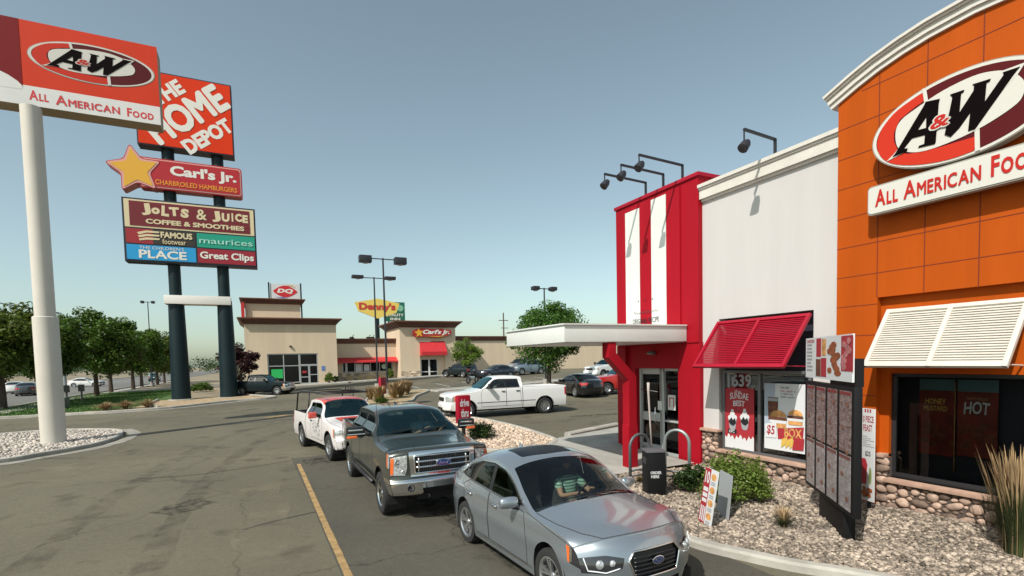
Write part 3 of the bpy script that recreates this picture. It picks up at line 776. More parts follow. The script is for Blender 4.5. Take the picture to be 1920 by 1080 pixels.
def make_pickup(name, loc, rz, label, P, cat='pickup truck', group=None):
    """P: dict of proportions and options"""
    root = empty(name, loc, rz); tag(root, label, cat, group)
    H = P['H']; wb = P['wb']/2; xf = P['xf']; xr = P['xr']; cw = P['cowl']; hd = P['header']; xc = P['xcab']; hz = P['hood']; nz = P['nose']; rail = P['rail']
    hw = P['W']/2; cz = hz+.06; fine = P.get('fine', 1.0); det = P.get('detail', False); zb = P.get('zb', .38)
    bp = P.get('bump_z', .72)
    S = Shell(hw=hw, m=P.get('m', 5.0), nF=P.get('nF', 4), nR=4, zb=zb, swF=P.get('sw', .15), swR=.06, bF=xf-.75, bR=xr+.4, xcab=xc, rail=rail,
        zc=[(xf, nz), (xf-.15, nz+.05), (xf-.5, nz+(hz-nz)*.62), (cw+.3, hz), (cw, cz), (cw-.12, cz+.07), (hd+.12, H-.11), (hd, H-.06), (hd-.25, H-.015), ((hd+xc)/2, H), (xc+.1, H-.03), (xc, H-.05)],
        ze=[(xf, nz-.05), (xf-.15, nz-.02), (xf-.5, nz+(hz-nz)*.62-.08), (cw+.3, hz-.07), (cw, cz-.06), (cw-.12, cz+.0), (hd+.12, H-.20), (hd, H-.15), (hd-.25, H-.10), ((hd+xc)/2, H-.085), (xc+.1, H-.11), (xc, H-.13)],
        plan=[(xf, .965), (xf-.4, .99), (wb, 1.0), (0, .985), (-wb, 1.0), (xr, .985)],
        prof=[(zb, .955), (zb+.15, .985), (.75, 1.0), (.95, .995), (rail-.12, .975), (rail-.03, .955), (rail+.05, .93), (H-.3, .80), (H-.08, .73), (H, .70)],
        F=[(zb, xf-.02), (zb+.06, xf+.06), (bp-.04, xf+.07), (bp, xf+.03), (bp+.04, xf+.0), (nz-.05, xf-.02), (nz, xf-.05)],
        R=[(zb, xr), (rail, xr)])
    body = paint(P['pname'], P['col'], P.get('metal', .0), P.get('rough', .3), coat=P.get('coat', 1))
    roof_m = P.get('roof_m', body); hood_m = P.get('hood_m', body)
    bump_m = CHR if P.get('chrome') else body
    names = dict(body=('body', body), glass=('side_window', SGL if not P.get('dark') else DGL), trim=('window_trim', BLK), wind=('windshield', glass('truck_windshield', (.55, .68, .68), .06, gcol=(.45, .85, .9))),
        cabg=('rear_window', DGL), grille=('grille', BLK), lamp=('headlight', LAMPG), amb=('turn_signal', AMB), tail=('tail_light', REDL), bumper=('bumper', bump_m),
        lower=('bumper_intake', BLKM), door=('door', body), roof=('roof', roof_m), hood=('hood', hood_m), gate=('tailgate', body), surround=('grille_surround', CHR))
    zt = H-.17; bl = rail-.02+P.get('belt', .02); bx = P['bpil']; xe = xc+.22
    al = (cw-.0, cz); 
    dlo = [(cw-.22, bl), (hd+.05, zt-.02), (hd-.15, zt+.02), (xe-.02, zt), (xe-.07, bl)]
    fw = [(cw-.30, bl+.03), (hd+.03, zt-.045), (hd-.15, zt-.01), (bx+.05, zt-.01), (bx+.05, bl+.03)]
    rw = [(bx-.05, bl+.03), (bx-.05, zt-.01), (xe+.03, zt-.03), (xe-.02, bl+.03)]
    fd = [(cw-.02, zb+.12), (cw+.0, bl-.25), (cw-.1, bl-.02), (cw-.2, bl-.01), (bx, bl-.01), (bx, zb+.12)]
    rd = [(bx-.01, zb+.12), (bx-.01, bl-.01), (xe-.08, bl-.01), (xe-.12, zb+.12)] if P.get('rear_door', True) else None
    side = [('glass', roundpoly(fw, .03), -.003), ('glass', roundpoly(rw, .04), -.003), ('trim', roundpoly(dlo, .05), 0), ('door', fd, 0)]
    if rd: side.append(('door', rd, 0))
    side.append(('bumper', [(xf-.42, zb-.05), (xf+.3, zb-.05), (xf+.3, bp), (xf-.42, bp)], .004))
    side.append(('lamp', [(xf-.14, nz-.04), (xf+.2, nz-.04), (xf+.2, nz-.30), (xf-.14, nz-.30)], .003))
    side.append(('amb', [(xf-.22, nz-.05), (xf-.14, nz-.05), (xf-.14, nz-.30), (xf-.22, nz-.28)], .003))
    side.append(('tail', [(xr+.09, rail-.08), (xr-.2, rail-.08), (xr-.2, rail-.46), (xr+.09, rail-.46)], .004))
    side.append(('bumper', [(xr+.25, zb-.05), (xr-.3, zb-.05), (xr-.3, zb+.2), (xr+.25, zb+.2)], .004))
    wsh = roundpoly([(cw-.02, -.92), (cw+.03, 0), (cw-.02, .92), (hd+.06, .92), (hd+.0, 0), (hd+.06, -.92)], .05)
    top = [('wind', wsh, -.003), ('hood', P['hood_reg'], .002)] if P.get('hood_reg') else [('wind', wsh, -.003)]
    if 'roof_m' in P: top.append(('roof', [(hd+.15, -.97), (hd+.15, .97), (xc+.02, .97), (xc+.02, -.97)], .001))
    gw = P.get('gw', .60)
    def mir(p): return [(-a, b) for a, b in p][::-1]
    gt = nz-.03; gb = bp+.07
    hl = [(gw+.09, gt-.02), (1.0, gt-.02), (1.0, gb+.03), (gw+.13, gb-.0), (gw+.09, gb+.12)]
    front = [('grille', roundpoly([(-gw+.05, gb+.035), (gw-.05, gb+.035), (gw-.03, gt-.075), (-gw+.03, gt-.075)], .03), -.02),
             ('surround', roundpoly([(-gw-.03, gb-.04), (gw+.03, gb-.04), (gw+.07, gt+.015), (-gw-.07, gt+.015)], .03), .022) if P.get('chrome') else ('surround0', [(-.01, gt+.004), (.01, gt+.004), (.01, gt+.005)], 0),
             ('lamp', hl, .0), ('lamp', mir(hl), .0), ('lower', [(-.42, zb-.02), (.42, zb-.02), (.44, bp-.17), (-.44, bp-.17)], -.04), ('bumper', [(-1.01, zb-.05), (1.01, zb-.05), (1.01, bp), (-1.01, bp)], .0)]
    rear = [('tail', [(.84, rail-.08), (1.0, rail-.08), (1.0, rail-.46), (.84, rail-.46)], .006), ('tail', [(-1.0, rail-.46), (-.84, rail-.46), (-.84, rail-.08), (-1.0, rail-.08)], .006),
            ('bumper', [(-1.01, zb-.05), (1.01, zb-.05), (1.01, zb+.22), (-1.01, zb+.22)], .05), ('gate', [(-.82, zb+.24), (.82, zb+.24), (.82, rail), (-.82, rail)], .004)]
    made = vehicle_body(root, S, body, side, top, front, rear, ((wb, -wb), P['r']+.10, P['r']+.0), fine=fine, names=names, rail=rail,
                        cab_regions=[('cabg', roundpoly([(-.75, rail+.07), (.75, rail+.07), (.7, H-.2), (-.7, H-.2)], .04), -.003)])
    # bed: rail caps, inner walls and floor
    bd = MB(); x0, x1 = xr+.03, xc-.03
    for v in (1, -1):
        o0, o1 = float(S.w(xr, rail)), float(S.w(xc, rail)); 
        a = [(x0, v*o0, rail), (x1, v*o1, rail), (x1, v*(o1-.10), rail), (x0, v*(o0-.10), rail)]
        bd.add([(p[0], p[1], p[2]+.006) for p in a], [(0, 1, 2, 3)])
        bd.add([(x0, v*(o0-.10), rail+.006), (x1, v*(o1-.10), rail+.006), (x1, v*(o1-.10), rail-.5), (x0, v*(o0-.10), rail-.5)], [(0, 1, 2, 3)])
    bd.box(x0, x1, -hw+.1, hw-.1, rail-.52, rail-.5); bd.box(x1-.03, x1+.02, -hw+.08, hw-.08, rail-.5, rail+.01); bd.box(xr-.0, xr+.06, -hw+.1, hw-.1, rail-.5, rail-.004)
    bd.build('truck_bed', P.get('bed_m', body), root, fix=False)
    seam = MB(); chrome = MB(); blk = MB()
    for v in (1, -1):
        fm = S.side(v); sg = sgn(fm, 0, .8, (0, v, 0))
        for p in [fd]+([rd] if rd else []): ribbon(seam, fm, p, .012, .003, sg, closed=True)
        ribbon(seam, fm, [(xc+.02, zb), (xc+.02, rail)], .025, .003, sg)
        for hx in ([bx+.15] + ([xe+.06] if rd else [])): (blk if not P.get('body_handle') else chrome).tube(on(fm, [(hx-.09, bl-.16), (hx+.09, bl-.16)], .03, sg), .018, 8)
        if P.get('molding'): blk_line = ribbon(seam, fm, [(wb-P['r']-.12, P['molding']), (-wb+P['r']+.12, P['molding'])], .03, .006, sg)
        # arch lips
        for x in (wb, -wb):
            rr = P['r']+.11; ribbon(seam if P.get('flare') else chrome if False else seam, fm, [(x+rr*math.cos(t), P['r']+rr*math.sin(t)) for t in np.linspace(.1, PI-.1, 18)], .035 if P.get('flare') else .012, .008, sg)
        if P.get('step'):
            blk.tube([(wb-.55, v*(hw+.02), zb+.02), (-wb+.6, v*(hw+.02), zb+.02)], .045, 8)
    ft = S.top; sg = sgn(ft, hd-.3, 0, (0, 0, 1))
    for v in (1, -1):
        ribbon(seam, ft, [(xf-.04, v*.84), (wb, v*.90), (cw+.05, v*.90)], .010, .003, sg)
        if det: ribbon(seam, ft, [(xf-.1, v*.52), (wb, v*.60), (cw+.15, v*.62)], .006, .002, sg)
    ff = S.front; sgf = sgn(ff, 0, .9, (1, 0, 0))
    if det:
        g = made['grille'][0]; bars = MB(); fr_ = MB()
        fr_.tube(on(ff, [(-gw+.05, gb+.03), (gw-.05, gb+.03), (gw-.03, gt-.06), (-gw+.03, gt-.06)], .026, sgf, .05, .05, True), .016, 8, closed=True)
        hgt = (gt-.06)-(gb+.03)
        for k in (1, 2): bars.tube(on(ff, [(-gw+.07, gb+.03+hgt*k/3), (gw-.07, gb+.03+hgt*k/3)], .012, sgf), .022, 8)
        for y in (-gw+.12, gw-.12): bars.tube(on(ff, [(y, gb+.06), (y, gt-.09)], .012, sgf), .018, 8)
        bars.build('grille_bar', CHR, g, smooth=True); fr_.build('grille_frame', CHR, g, smooth=True)
        mesh = MB()
        for i in range(26):
            y = -gw+.09+i*(2*gw-.18)/25; mesh.tube(on(ff, [(y, gb+.05), (y, gt-.08)], -.008, sgf, .5, .5), .004, 4)
        mesh.build('grille_mesh', mat('dark_chrome', (.12, .12, .13), .3, .8), g)
        bp_ = Vector(ff(np.array([0.]), np.array([gb+.03+hgt*.5]))[0])+Vector((.045, 0, 0)); fr = (bp_, V3((0, 1, 0)), V3((0, 0, 1)), V3((1, 0, 0)))
        e = MB().prism(ellipse(0, 0, .15, .062, 36), -.015, .01, fr).build('emblem', CHR, root, bevel=.004)
        MB().prism(ellipse(0, 0, .135, .052, 36), .01, .013, fr).build('emblem_field', mat('oval_blue', (.01, .03, .16), .25, coat=1), e)
        lettering('Ford', fr, (-.09, -.03, .09, .03), CHR, e, .015, shear=.35, name='lettering')
        for v, lamp_o in ((-1, made['lamp'][0]), (1, made['lamp'][-1])):
            det_l = MB(); dk = MB()
            for cv, z_, r_ in ((gw+.26, (gt+gb)/2+.05, .065), (gw+.16, gb+.07, .035)):
                c = Vector(ff(np.array([v*cv]), np.array([z_]))[0])
                det_l.lathe([(r_, -.01), (r_*1.02, .008), (r_*.85, .012), (r_*.75, -.0), (.3*r_, .016), (.001, .02)], 18, tuple(c), 'X')
            det_l.each('lens', CHR, lamp_o, smooth=True)
            ribbon(dk, ff, [(v*(gw+.09), gt-.02), (v*.995, gt-.02), (v*.995, gb+.03), (v*(gw+.13), gb), (v*(gw+.09), gb+.12)], .012, .004, sgf, closed=True)
            dk.build('lamp_edge', BLK, lamp_o, fix=False)
        am = MB()
        for v in (1, -1):
            ribbon(am, ff, [(v*.955, gt-.04), (v*.965, gb+.05)], .055, .006, sgf)
        am.each('turn_signal', AMB, root, fix=False)
        fog = MB(); 
        for v in (1, -1):
            c = Vector(ff(np.array([v*.66]), np.array([bp-.15]))[0]); fog.lathe([(.065, -.01), (.07, .012), (.055, .015), (.05, 0), (.001, .006)], 20, tuple(c), 'X')
        fog.each('fog_light', LAMPD, root, smooth=True)
        hook = MB()
        for v in (1, -1): hook.tube([(xf+.02, v*.30, zb+.0), (xf+.10, v*.30, zb-.03), (xf+.02, v*.30, zb-.07)], .014, 6)
        hook.each('tow_hook', BLK, root, smooth=True)
        wp = MB()
        for y0, y1 in ((-.75, .0), (-.05, .72)):
            wp.tube([Vector(ft(np.array([x]), np.array([y]))[0])+Vector((0, 0, .03)) for x, y in ((cw-.02, y0), (cw-.05, (y0+y1)/2), (cw-.10, y1))], .012, 6)
        wp.each('wiper', BLKM, root)
        q = Vector(ft(np.array([cw+.25]), np.array([-.93]))[0]); MB().tube([q, q+Vector((-.02, 0, .30)), q+Vector((-.09, 0, .75))], .005, 6).build('antenna', BLK, root)
        qr = Vector(ft(np.array([hd-.9]), np.array([-.1]))[0]); MB().add([qr+Vector(p) for p in ((.1, -.03, -.01), (.1, .03, -.01), (-.12, .03, -.01), (-.12, -.03, -.01), (-.1, 0, .07))], [(0, 1, 4), (1, 2, 4), (2, 3, 4), (3, 0, 4)]).build('roof_antenna', body, root)
    elif P.get('chrome'):
        bars = MB()
        for k in (1,): bars.tube(on(ff, [(-gw+.07, (gt+gb)/2-.02), (gw-.07, (gt+gb)/2-.02)], .012, sgf), .03, 8)
        bars.tube(on(ff, [(0, gb+.04), (0, gt-.07)], .012, sgf), .03, 8); bars.build('grille_bar', CHR, made['grille'][0], smooth=True)
    seam.build('panel_seam', BLKM, root, fix=False)
    if chrome.v: chrome.each('chrome_trim', CHR, root, smooth=True, fix=False)
    if blk.v: blk.each('door_handle', BLK, root, smooth=True, fix=False)
    # mirrors
    mm = P.get('mirror_m', BLK); mh = P.get('mirror', .13); mw = P.get('mirror_w', .12)
    for v in (1, -1):
        m_ = MB(); mx, my = cw-.38, hw+.04+mw
        m_.box(mx-.07, mx+.06, v*my-mw, v*my+mw, bl-.02, bl-.02+mh*2); mo = m_.build('side_mirror', mm, root, bevel=.04)
        MB().tube([(mx, v*(my-.05), bl+.06), (mx+.05, v*(hw-.08), bl-.0)], .03, 8).build('mirror_arm', BLK, mo, smooth=True)
        if det:
            MB().box(mx+.03, mx+.075, v*my-mw+.01, v*my+mw-.01, bl+.03, bl+.06).build('mirror_trim', CHR, mo, bevel=.01); MB().box(mx+.03, mx+.075, v*my-mw+.03, v*my+mw-.06, bl+.11, bl+.15).build('mirror_trim', CHR, mo, bevel=.01)
            MB().box(mx+.02, mx+.085, v*(my+mw*.45)-mw*.55, v*(my+mw*.45)+mw*.55, bl-.035, bl+.02).build('mirror_signal', AMB, mo, bevel=.015)
    cabin(root, S, xc+.1, cw-.1, zb+.12, bl-.02, [(bx+.2, .42), (bx+.2, -.42)]+([(xc+.35, .42), (xc+.35, -.42)] if fine >= 1 else []), cw-.3, (cw-.50, .42, bl+.02) if fine >= 1 else None, hw*.82)
    MB().box(xr+.2, xf-.1, -.45, .45, zb-.12, zb+.1).build('underbody', BLKM, root)
    ax = MB()
    for x in (wb, -wb): ax.tube([(x, -hw+.2, P['r']), (x, hw-.2, P['r'])], .06, 8)
    ax.each('axle', BLKM, root)
    wheel_set(root, P['r'], P.get('tw', .27), hw-.135, (wb, -wb), P.get('rim', .24), P.get('spokes', 6), P.get('wstyle', 'silver'))
    return root, S

def make_suv(name, loc, rz, label, P, cat='SUV', group=None):
    root = empty(name, loc, rz); tag(root, label, cat, group)
    H = P['H']; wb = P['wb']/2; xf = P['xf']; xr = P['xr']; cw = P['cowl']; hd = P['header']; hz = P['hood']; nz = P['nose']; hw = P['W']/2; zb = P.get('zb', .3); bl = P['belt']
    rt = P.get('rear_top', xr+.25)
    S = Shell(hw=hw, m=4.5, nF=3.2, nR=3.5, zb=zb, swF=.2, swR=.12, bF=xf-.7, bR=xr+.4,
        zc=[(xf, nz), (xf-.2, nz+.05), (cw+.3, hz), (cw, hz+.04), (hd+.1, H-.09), (hd-.25, H-.01), ((hd+rt)/2, H), (rt+.2, H-.03), (rt, H-.08), ((rt+xr)/2, (H+bl)/2), (xr+.06, bl+.08), (xr, bl-.0)],
        ze=[(xf, nz-.05), (xf-.2, nz), (cw+.3, hz-.07), (cw, hz-.03), (hd+.1, H-.18), (hd-.25, H-.09), ((hd+rt)/2, H-.08), (rt+.2, H-.11), (rt, H-.16), ((rt+xr)/2, (H+bl)/2-.06), (xr+.06, bl+.02), (xr, bl-.05)],
        plan=[(xf, .95), (wb, 1), (-wb, 1), (xr, .95)],
        prof=[(zb, .95), (zb+.15, .985), (.7, 1), (bl-.1, .985), (bl, .95), (H-.3, .82), (H-.08, .74), (H, .71)],
        F=[(zb, xf-.04), (zb+.1, xf+.04), (nz-.2, xf+.03), (nz, xf-.03)], R=[(zb, xr+.02), (zb+.15, xr-.05), (bl-.3, xr-.04), (bl, xr)])
    body = paint(P['pname'], P['col'], P.get('metal', .4), .3)
    names = dict(body=('body', body), glass=('side_window', DGL), wind=('windshield', glass('suv_windshield', (.3, .36, .36), .04)), rearg=('rear_window', DGL), grille=('grille', BLK), lamp=('headlight', LAMPG),
                 tail=('tail_light', REDL), lower=('bumper', BLK if P.get('clad') else body), plate=('license_plate', mat('plate', (.6, .62, .66), .4)))
    zt = H-.17; e0 = rt+.12 if P.get('boxy') else rt+.1
    n3 = P.get('pillars', [.1, -.85]); side = []; xs_ = [cw-.3]+n3+[xr+.45]
    def topz(x): return min(zt, float(S.ze(x))-.07)
    for i in range(len(xs_)-1):
        a, b = xs_[i]-(.04 if i else 0), xs_[i+1]+.04
        a2 = min(a, hd+.05) if i == 0 else a
        b2 = b if i < len(xs_)-2 else max(b, rt+.12)
        side.append(('glass', roundpoly([(a, bl+.03), (a2, topz(a2)), (b2, topz(b2)), (b, bl+.03)], .04), -.003))
    side.append(('tail', [(xr+.14, bl-.03), (xr-.2, bl-.03), (xr-.2, bl-.3), (xr+.14, bl-.3)], .004)); side.append(('lamp', [(xf-.2, nz-.05), (xf+.2, nz-.05), (xf+.2, nz-.2), (xf-.2, nz-.2)], .003))
    top = [('wind', roundpoly([(cw-.03, -.9), (cw, 0), (cw-.03, .9), (hd+.05, .9), (hd, 0), (hd+.05, -.9)], .05), -.003), ('rearg', roundpoly([(rt-.06, -.82), (rt-.06, .82), (xr+.10, .85), (xr+.10, -.85)], .03), -.003)]
    front = [('grille', roundpoly([(-.5, nz-.25), (.5, nz-.25), (.5, nz-.08), (-.5, nz-.08)], .03), -.01), ('lamp', [(.55, nz-.22), (1, nz-.22), (1, nz-.06), (.55, nz-.06)], 0), ('lamp', [(-1, nz-.22), (-.55, nz-.22), (-.55, nz-.06), (-1, nz-.06)], 0), ('lower', [(-1, zb), (1, zb), (1, zb+.2), (-1, zb+.2)], .01)]
    rear = [('tail', [(.72, bl-.3), (1, bl-.3), (1, bl-.04), (.72, bl-.04)], .006), ('tail', [(-1, bl-.3), (-.72, bl-.3), (-.72, bl-.04), (-1, bl-.04)], .006), ('plate', [(-.22, bl-.34), (.22, bl-.34), (.22, bl-.18), (-.22, bl-.18)], .008), ('lower', [(-1.01, zb-.01), (1.01, zb-.01), (1.01, zb+.22), (-1.01, zb+.22)], .02)]
    vehicle_body(root, S, body, side, top, front, rear, ((wb, -wb), P['r']+.07, P['r']), fine=P.get('fine', .8), names=names)
    seam = MB()
    for v in (1, -1):
        fm = S.side(v); sg = sgn(fm, 0, .7, (0, v, 0))
        for x in [cw-.05]+n3: ribbon(seam, fm, [(x, zb+.1), (x, bl)], .012, .003, sg)
        if P.get('rack'): seam.tube([(hd-.3, v*hw*.62, H+.05), (rt+.2, v*hw*.62, H+.05)], .02, 6)
    seam.build('panel_seam', BLKM, root, fix=False)
    cabin(root, S, rt+.1, cw-.1, zb+.1, bl-.03, [(n3[0]+.1, .38), (n3[0]+.1, -.38)], cw-.3, None, hw*.82)
    for v in (1, -1): MB().box(cw-.4, cw-.28, v*(hw+.12)-.1, v*(hw+.12)+.1, bl+.02, bl+.18).build('side_mirror', BLK, root, bevel=.03)
    MB().box(xr+.2, xf-.2, -.6, .6, zb-.06, zb+.05).build('underbody', BLKM, root)
    wheel_set(root, P['r'], .23, hw-.12, (wb, -wb), P['r']*.66, 5, 'silver')
    return root, S
# ------------------------------------------------------------------ ground, paving, islands
def gz(x, y):
    t = min(max((y-10)/50, 0), 1); return t*(.55+.03*min(max(x, -12), 30))
def gza(x, y): return np.clip((y-10)/50, 0, 1)*(.55+.03*np.clip(x, -12, 30))
def drape(name, poly, off, m, res=2.0, kind='structure', parent=None, hmap=None):
    pts = []; edges = []; d = dens(poly, res, res); n = len(d); pts += d; edges += [(i, (i+1) % n) for i in range(n)]
    O = np.array(poly); x0, y0 = O.min(0); x1, y1 = O.max(0)
    gx, gy = np.meshgrid(np.arange(x0+res/2, x1, res), np.arange(y0+res/2, y1, res)); g = np.stack([gx.ravel(), gy.ravel()], -1)
    if len(g): g = g[inpoly(g, poly)]
    pts += [tuple(q) for q in g]
    vs, _, fs, *_r = delaunay_2d_cdt([Vector(p) for p in pts], edges, [], 0, 1e-5)
    Q = np.array([(v.x, v.y) for v in vs]); T = np.array([f for f in fs if len(f) == 3]); T = T[inpoly(Q[T].mean(1), poly)]
    a, b, c = Q[T[:, 0]], Q[T[:, 1]], Q[T[:, 2]]
    cr = (b[:, 0]-a[:, 0])*(c[:, 1]-a[:, 1])-(b[:, 1]-a[:, 1])*(c[:, 0]-a[:, 0]); T[cr < 0] = T[cr < 0][:, ::-1]
    z = gza(Q[:, 0], Q[:, 1])+off
    if hmap is not None: z = z+hmap(Q[:, 0], Q[:, 1])
    o = raw_mesh(name, np.c_[Q, z], T, m, parent, True)
    if kind: o['kind'] = kind
    return o
def smoothline(pts, k=4, closed=False):
    n = len(pts); out = []
    rng_ = range(n) if closed else range(n-1)
    for i in rng_:
        p0, p1, p2, p3 = [np.array(pts[j % n] if closed else pts[min(max(j, 0), n-1)], float) for j in (i-1, i, i+1, i+2)]
        for j in range(k):
            t = j/k; out.append(tuple(.5*((2*p1)+(-p0+p2)*t+(2*p0-5*p1+4*p2-p3)*t*t+(-p0+3*p1-3*p2+p3)*t**3)))
    if not closed: out.append(tuple(pts[-1]))
    return out
def kerb(name, line, wid, hgt, m, closed=False, kind='structure', base=-.05, chamfer=.02, res=1.5):
    d = dens(line, res, res, closed); k = len(d); P = np.array(d)
    T = np.roll(P, -1, 0)-np.roll(P, 1, 0)
    if not closed: T[0] = P[1]-P[0]; T[-1] = P[-1]-P[-2]
    T /= np.linalg.norm(T, axis=1, keepdims=True); Nn = np.stack([-T[:, 1], T[:, 0]], -1)
    prof = [(-wid/2, base), (-wid/2, hgt-chamfer), (-wid/2+chamfer, hgt), (wid/2-chamfer, hgt), (wid/2, hgt-chamfer), (wid/2, base)]
    V = []
    for i in range(k):
        for a, h in prof: x, y = P[i]+Nn[i]*a; V.append((x, y, gz(x, y)+h))
    n = len(prof); F = []
    for i in range(k if closed else k-1):
        for j in range(n-1): F.append((i*n+j, i*n+j+1, ((i+1) % k)*n+j+1, ((i+1) % k)*n+j))
    mb = MB(); mb.add(V, F)
    if not closed: mb.f += [tuple(range(n)), tuple(range((k-1)*n, k*n))]
    o = mb.build(name, m, None, fix=True); o['kind'] = kind
    return o
_ico = None
def stones(name, poly, n, r0, r1, m, zoff=0.0, hmap=None, seed=1, flat_=.6, kind='stuff', avoid=()):
    """loose stones scattered over a bed, one mesh"""
    global _ico
    if _ico is None:
        bm = bmesh.new(); bmesh.ops.create_icosphere(bm, subdivisions=1, radius=1)
        _ico = (np.array([v.co[:] for v in bm.verts]), np.array([[v.index for v in f.verts] for f in bm.faces])); bm.free()
    rg = np.random.default_rng(seed); O = np.array(poly); x0, y0 = O.min(0); x1, y1 = O.max(0)
    P = np.empty((0, 2))
    while len(P) < n:
        q = rg.uniform((x0, y0), (x1, y1), (n*2, 2)); q = q[inpoly(q, poly)]
        P = np.r_[P, q]
        if len(q) == 0: break
    P = P[:n]; v, f = _ico; nv = len(v)
    r = r0+(r1-r0)*rg.random(n)**2.2
    S = np.stack([r*rg.uniform(.8, 1.45, n), r*rg.uniform(.7, 1.1, n), r*rg.uniform(.75, 1.2, n)*flat_], -1)
    jit = 1+rg.uniform(-.22, .22, (n, nv, 1)); W = v[None]*jit*S[:, None, :]
    a = rg.uniform(0, 2*PI, n); t = rg.normal(0, .35, n)
    ct, st = np.cos(t)[:, None], np.sin(t)[:, None]
    y_, z_ = W[..., 1]*ct-W[..., 2]*st, W[..., 1]*st+W[..., 2]*ct; W[..., 1], W[..., 2] = y_, z_
    ca, sa = np.cos(a)[:, None], np.sin(a)[:, None]
    X, Y = W[..., 0]*ca-W[..., 1]*sa, W[..., 0]*sa+W[..., 1]*ca
    Z = gza(P[:, 0], P[:, 1])+zoff+(hmap(P[:, 0], P[:, 1]) if hmap else 0)+S[:, 2]*rg.uniform(.1, .7, n)
    V = np.stack([X+P[:, :1], Y+P[:, 1:], W[..., 2]+Z[:, None]], -1).reshape(-1, 3)
    F = (f[None]+(np.arange(n)*nv)[:, None, None]).reshape(-1, 3)
    o = raw_mesh(name, V, F, m, None, False)
    if kind: o['kind'] = kind
    return o

M_ASPH = asphalt('asphalt', (.142, .127, .088), (.098, .089, .064))
M_ASPH2 = asphalt('asphalt_lane', (.088, .080, .062), (.068, .063, .050), .3)
M_ROAD = asphalt('asphalt_road', (.17, .165, .155), (.14, .135, .125), .05)
M_CONC = mat('concrete', (.36, .34, .30), .9, var=.22, scale=2.2, bump=.25, bscale=60, detail=8)
M_CONC2 = mat('concrete_walk', (.33, .32, .29), .9, var=.18, scale=1.2, bump=.2, bscale=60, detail=8)
M_DIRT = mat('dirt', (.22, .18, .12), .95, var=.3, scale=.2)
M_GRAVB = mat('gravel_bed', (.22, .19, .16), .95, var=.5, scale=30, bump=1, bscale=60)
M_GRAV = mat('gravel_stone', (.29, .238, .19), .9, island=.65, var=.35, scale=1.6, spec=.2)
M_YEL = mat('yellow_paint', (.31, .20, .085), .8, var=.35, scale=5, detail=9)
M_GRASS = mat('grass', (.045, .095, .014), .9, var=.45, scale=1.3, detail=8)

B = 2500
mb = MB()
gxs = [-B, -600, -200, -80, -40, -20, -12, 0, 10, 20, 30, 45, 80, 200, 600, B]; gys = [-B, -400, -60, 0, 10, 20, 30, 45, 60, 90, 200, 600, B]
V = [(x, y, gz(x, y)-.03) for y in gys for x in gxs]; n_ = len(gxs)
F = [(j*n_+i, j*n_+i+1, (j+1)*n_+i+1, (j+1)*n_+i) for j in range(len(gys)-1) for i in range(n_-1)]
mb.add(V, F); tag(mb.build('ground', M_DIRT, fix=False), kind='structure')
drape('parking_lot', [(-13, -12), (60, -12), (60, 100), (-1, 75), (-3.0, 44.5), (-5.5, 40.6), (-14, 41.2), (-60, 41.5), (-60, -12)], 0, M_ASPH, 3.0)
drape('road', [(-36, 30), (-17.2, 30), (-17.2, 520), (-36, 520)], .015, M_ROAD, 6.0)
drape('cross_street', [(-6.0, 74.0), (-17.2, 74.0), (-17.2, 41.2), (-40, 41.2), (-40, 36), (-17, 36)][0:0] or [(-17.0, 74), (-1, 74), (-1, 82), (-17.0, 82)], .01, M_ROAD, 3.0)
drape('drive_lane', [(1.05, -8), (6.2, -8), (6.0, 5.8), (5.2, 9), (5.0, 13), (5.0, 17.0), (.75, 17.0), (.86, 12)], .004, M_ASPH2, 1.5)
# yellow line along the lane, worn
mb = MB(); rg = random.Random(3)
ys = np.arange(-4, 16.2, .35); L = [(1.02-.010*(y-4)+rg.uniform(-.004, .004)-.055, y) for y in ys]; Rr = [(1.02-.010*(y-4)+rg.uniform(-.004, .004)+.055, y) for y in ys]
mb.add([(x, y, gz(x, y)+.009) for x, y in L+Rr], [(i, i+len(ys), i+1+len(ys), i+1) for i in range(len(ys)-1)])
tag(mb.build('lane_line', M_YEL, fix=False), kind='structure')
# tar joint across the drive and faded arrow
def strip(name, line, wd, off, m):
    mb = MB(); P = np.array(dens(smoothline(line), .6, .6, False)); T = np.gradient(P, axis=0); T /= np.linalg.norm(T, axis=1, keepdims=True); Nn = np.stack([-T[:, 1], T[:, 0]], -1)
    r = np.random.default_rng(2); ww = wd*(1+r.uniform(-.25, .25, len(P)))[:, None]
    A, Bb = P+Nn*ww/2, P-Nn*ww/2; k = len(P)
    mb.add([(x, y, gz(x, y)+off) for x, y in np.r_[A, Bb]], [(i, i+k, i+1+k, i+1) for i in range(k-1)])
    return tag(mb.build(name, m, fix=False), kind='structure')
M_GUT = mat('gutter_concrete', (.25, .235, .20), .9, var=.25, scale=2, detail=8)
TAR = mat('tar', (.035, .034, .032), .8, var=.3, scale=6)
strip('tar_joint', [(-5.0, 25.8), (-2.6, 27.4), (1.0, 28.0), (4.6, 28.6)], .10, .006, TAR)
strip('tar_crack', [(.7, 16.6), (-1.5, 16.0), (-3.0, 16.3)], .03, .006, TAR)
strip('tar_crack', [(.9, 10.8), (.1, 10.55), (-.4, 10.3)], .035, .006, TAR)
strip('tar_patch', [(-5.5, 38.9), (-1.5, 40.2), (3.0, 40.3)], .30, .006, M_ASPH2)
strip('lane_arrow', [(.15, 29.6), (.8, 29.9), (1.3, 30.3)], .35, .008, M_YEL)
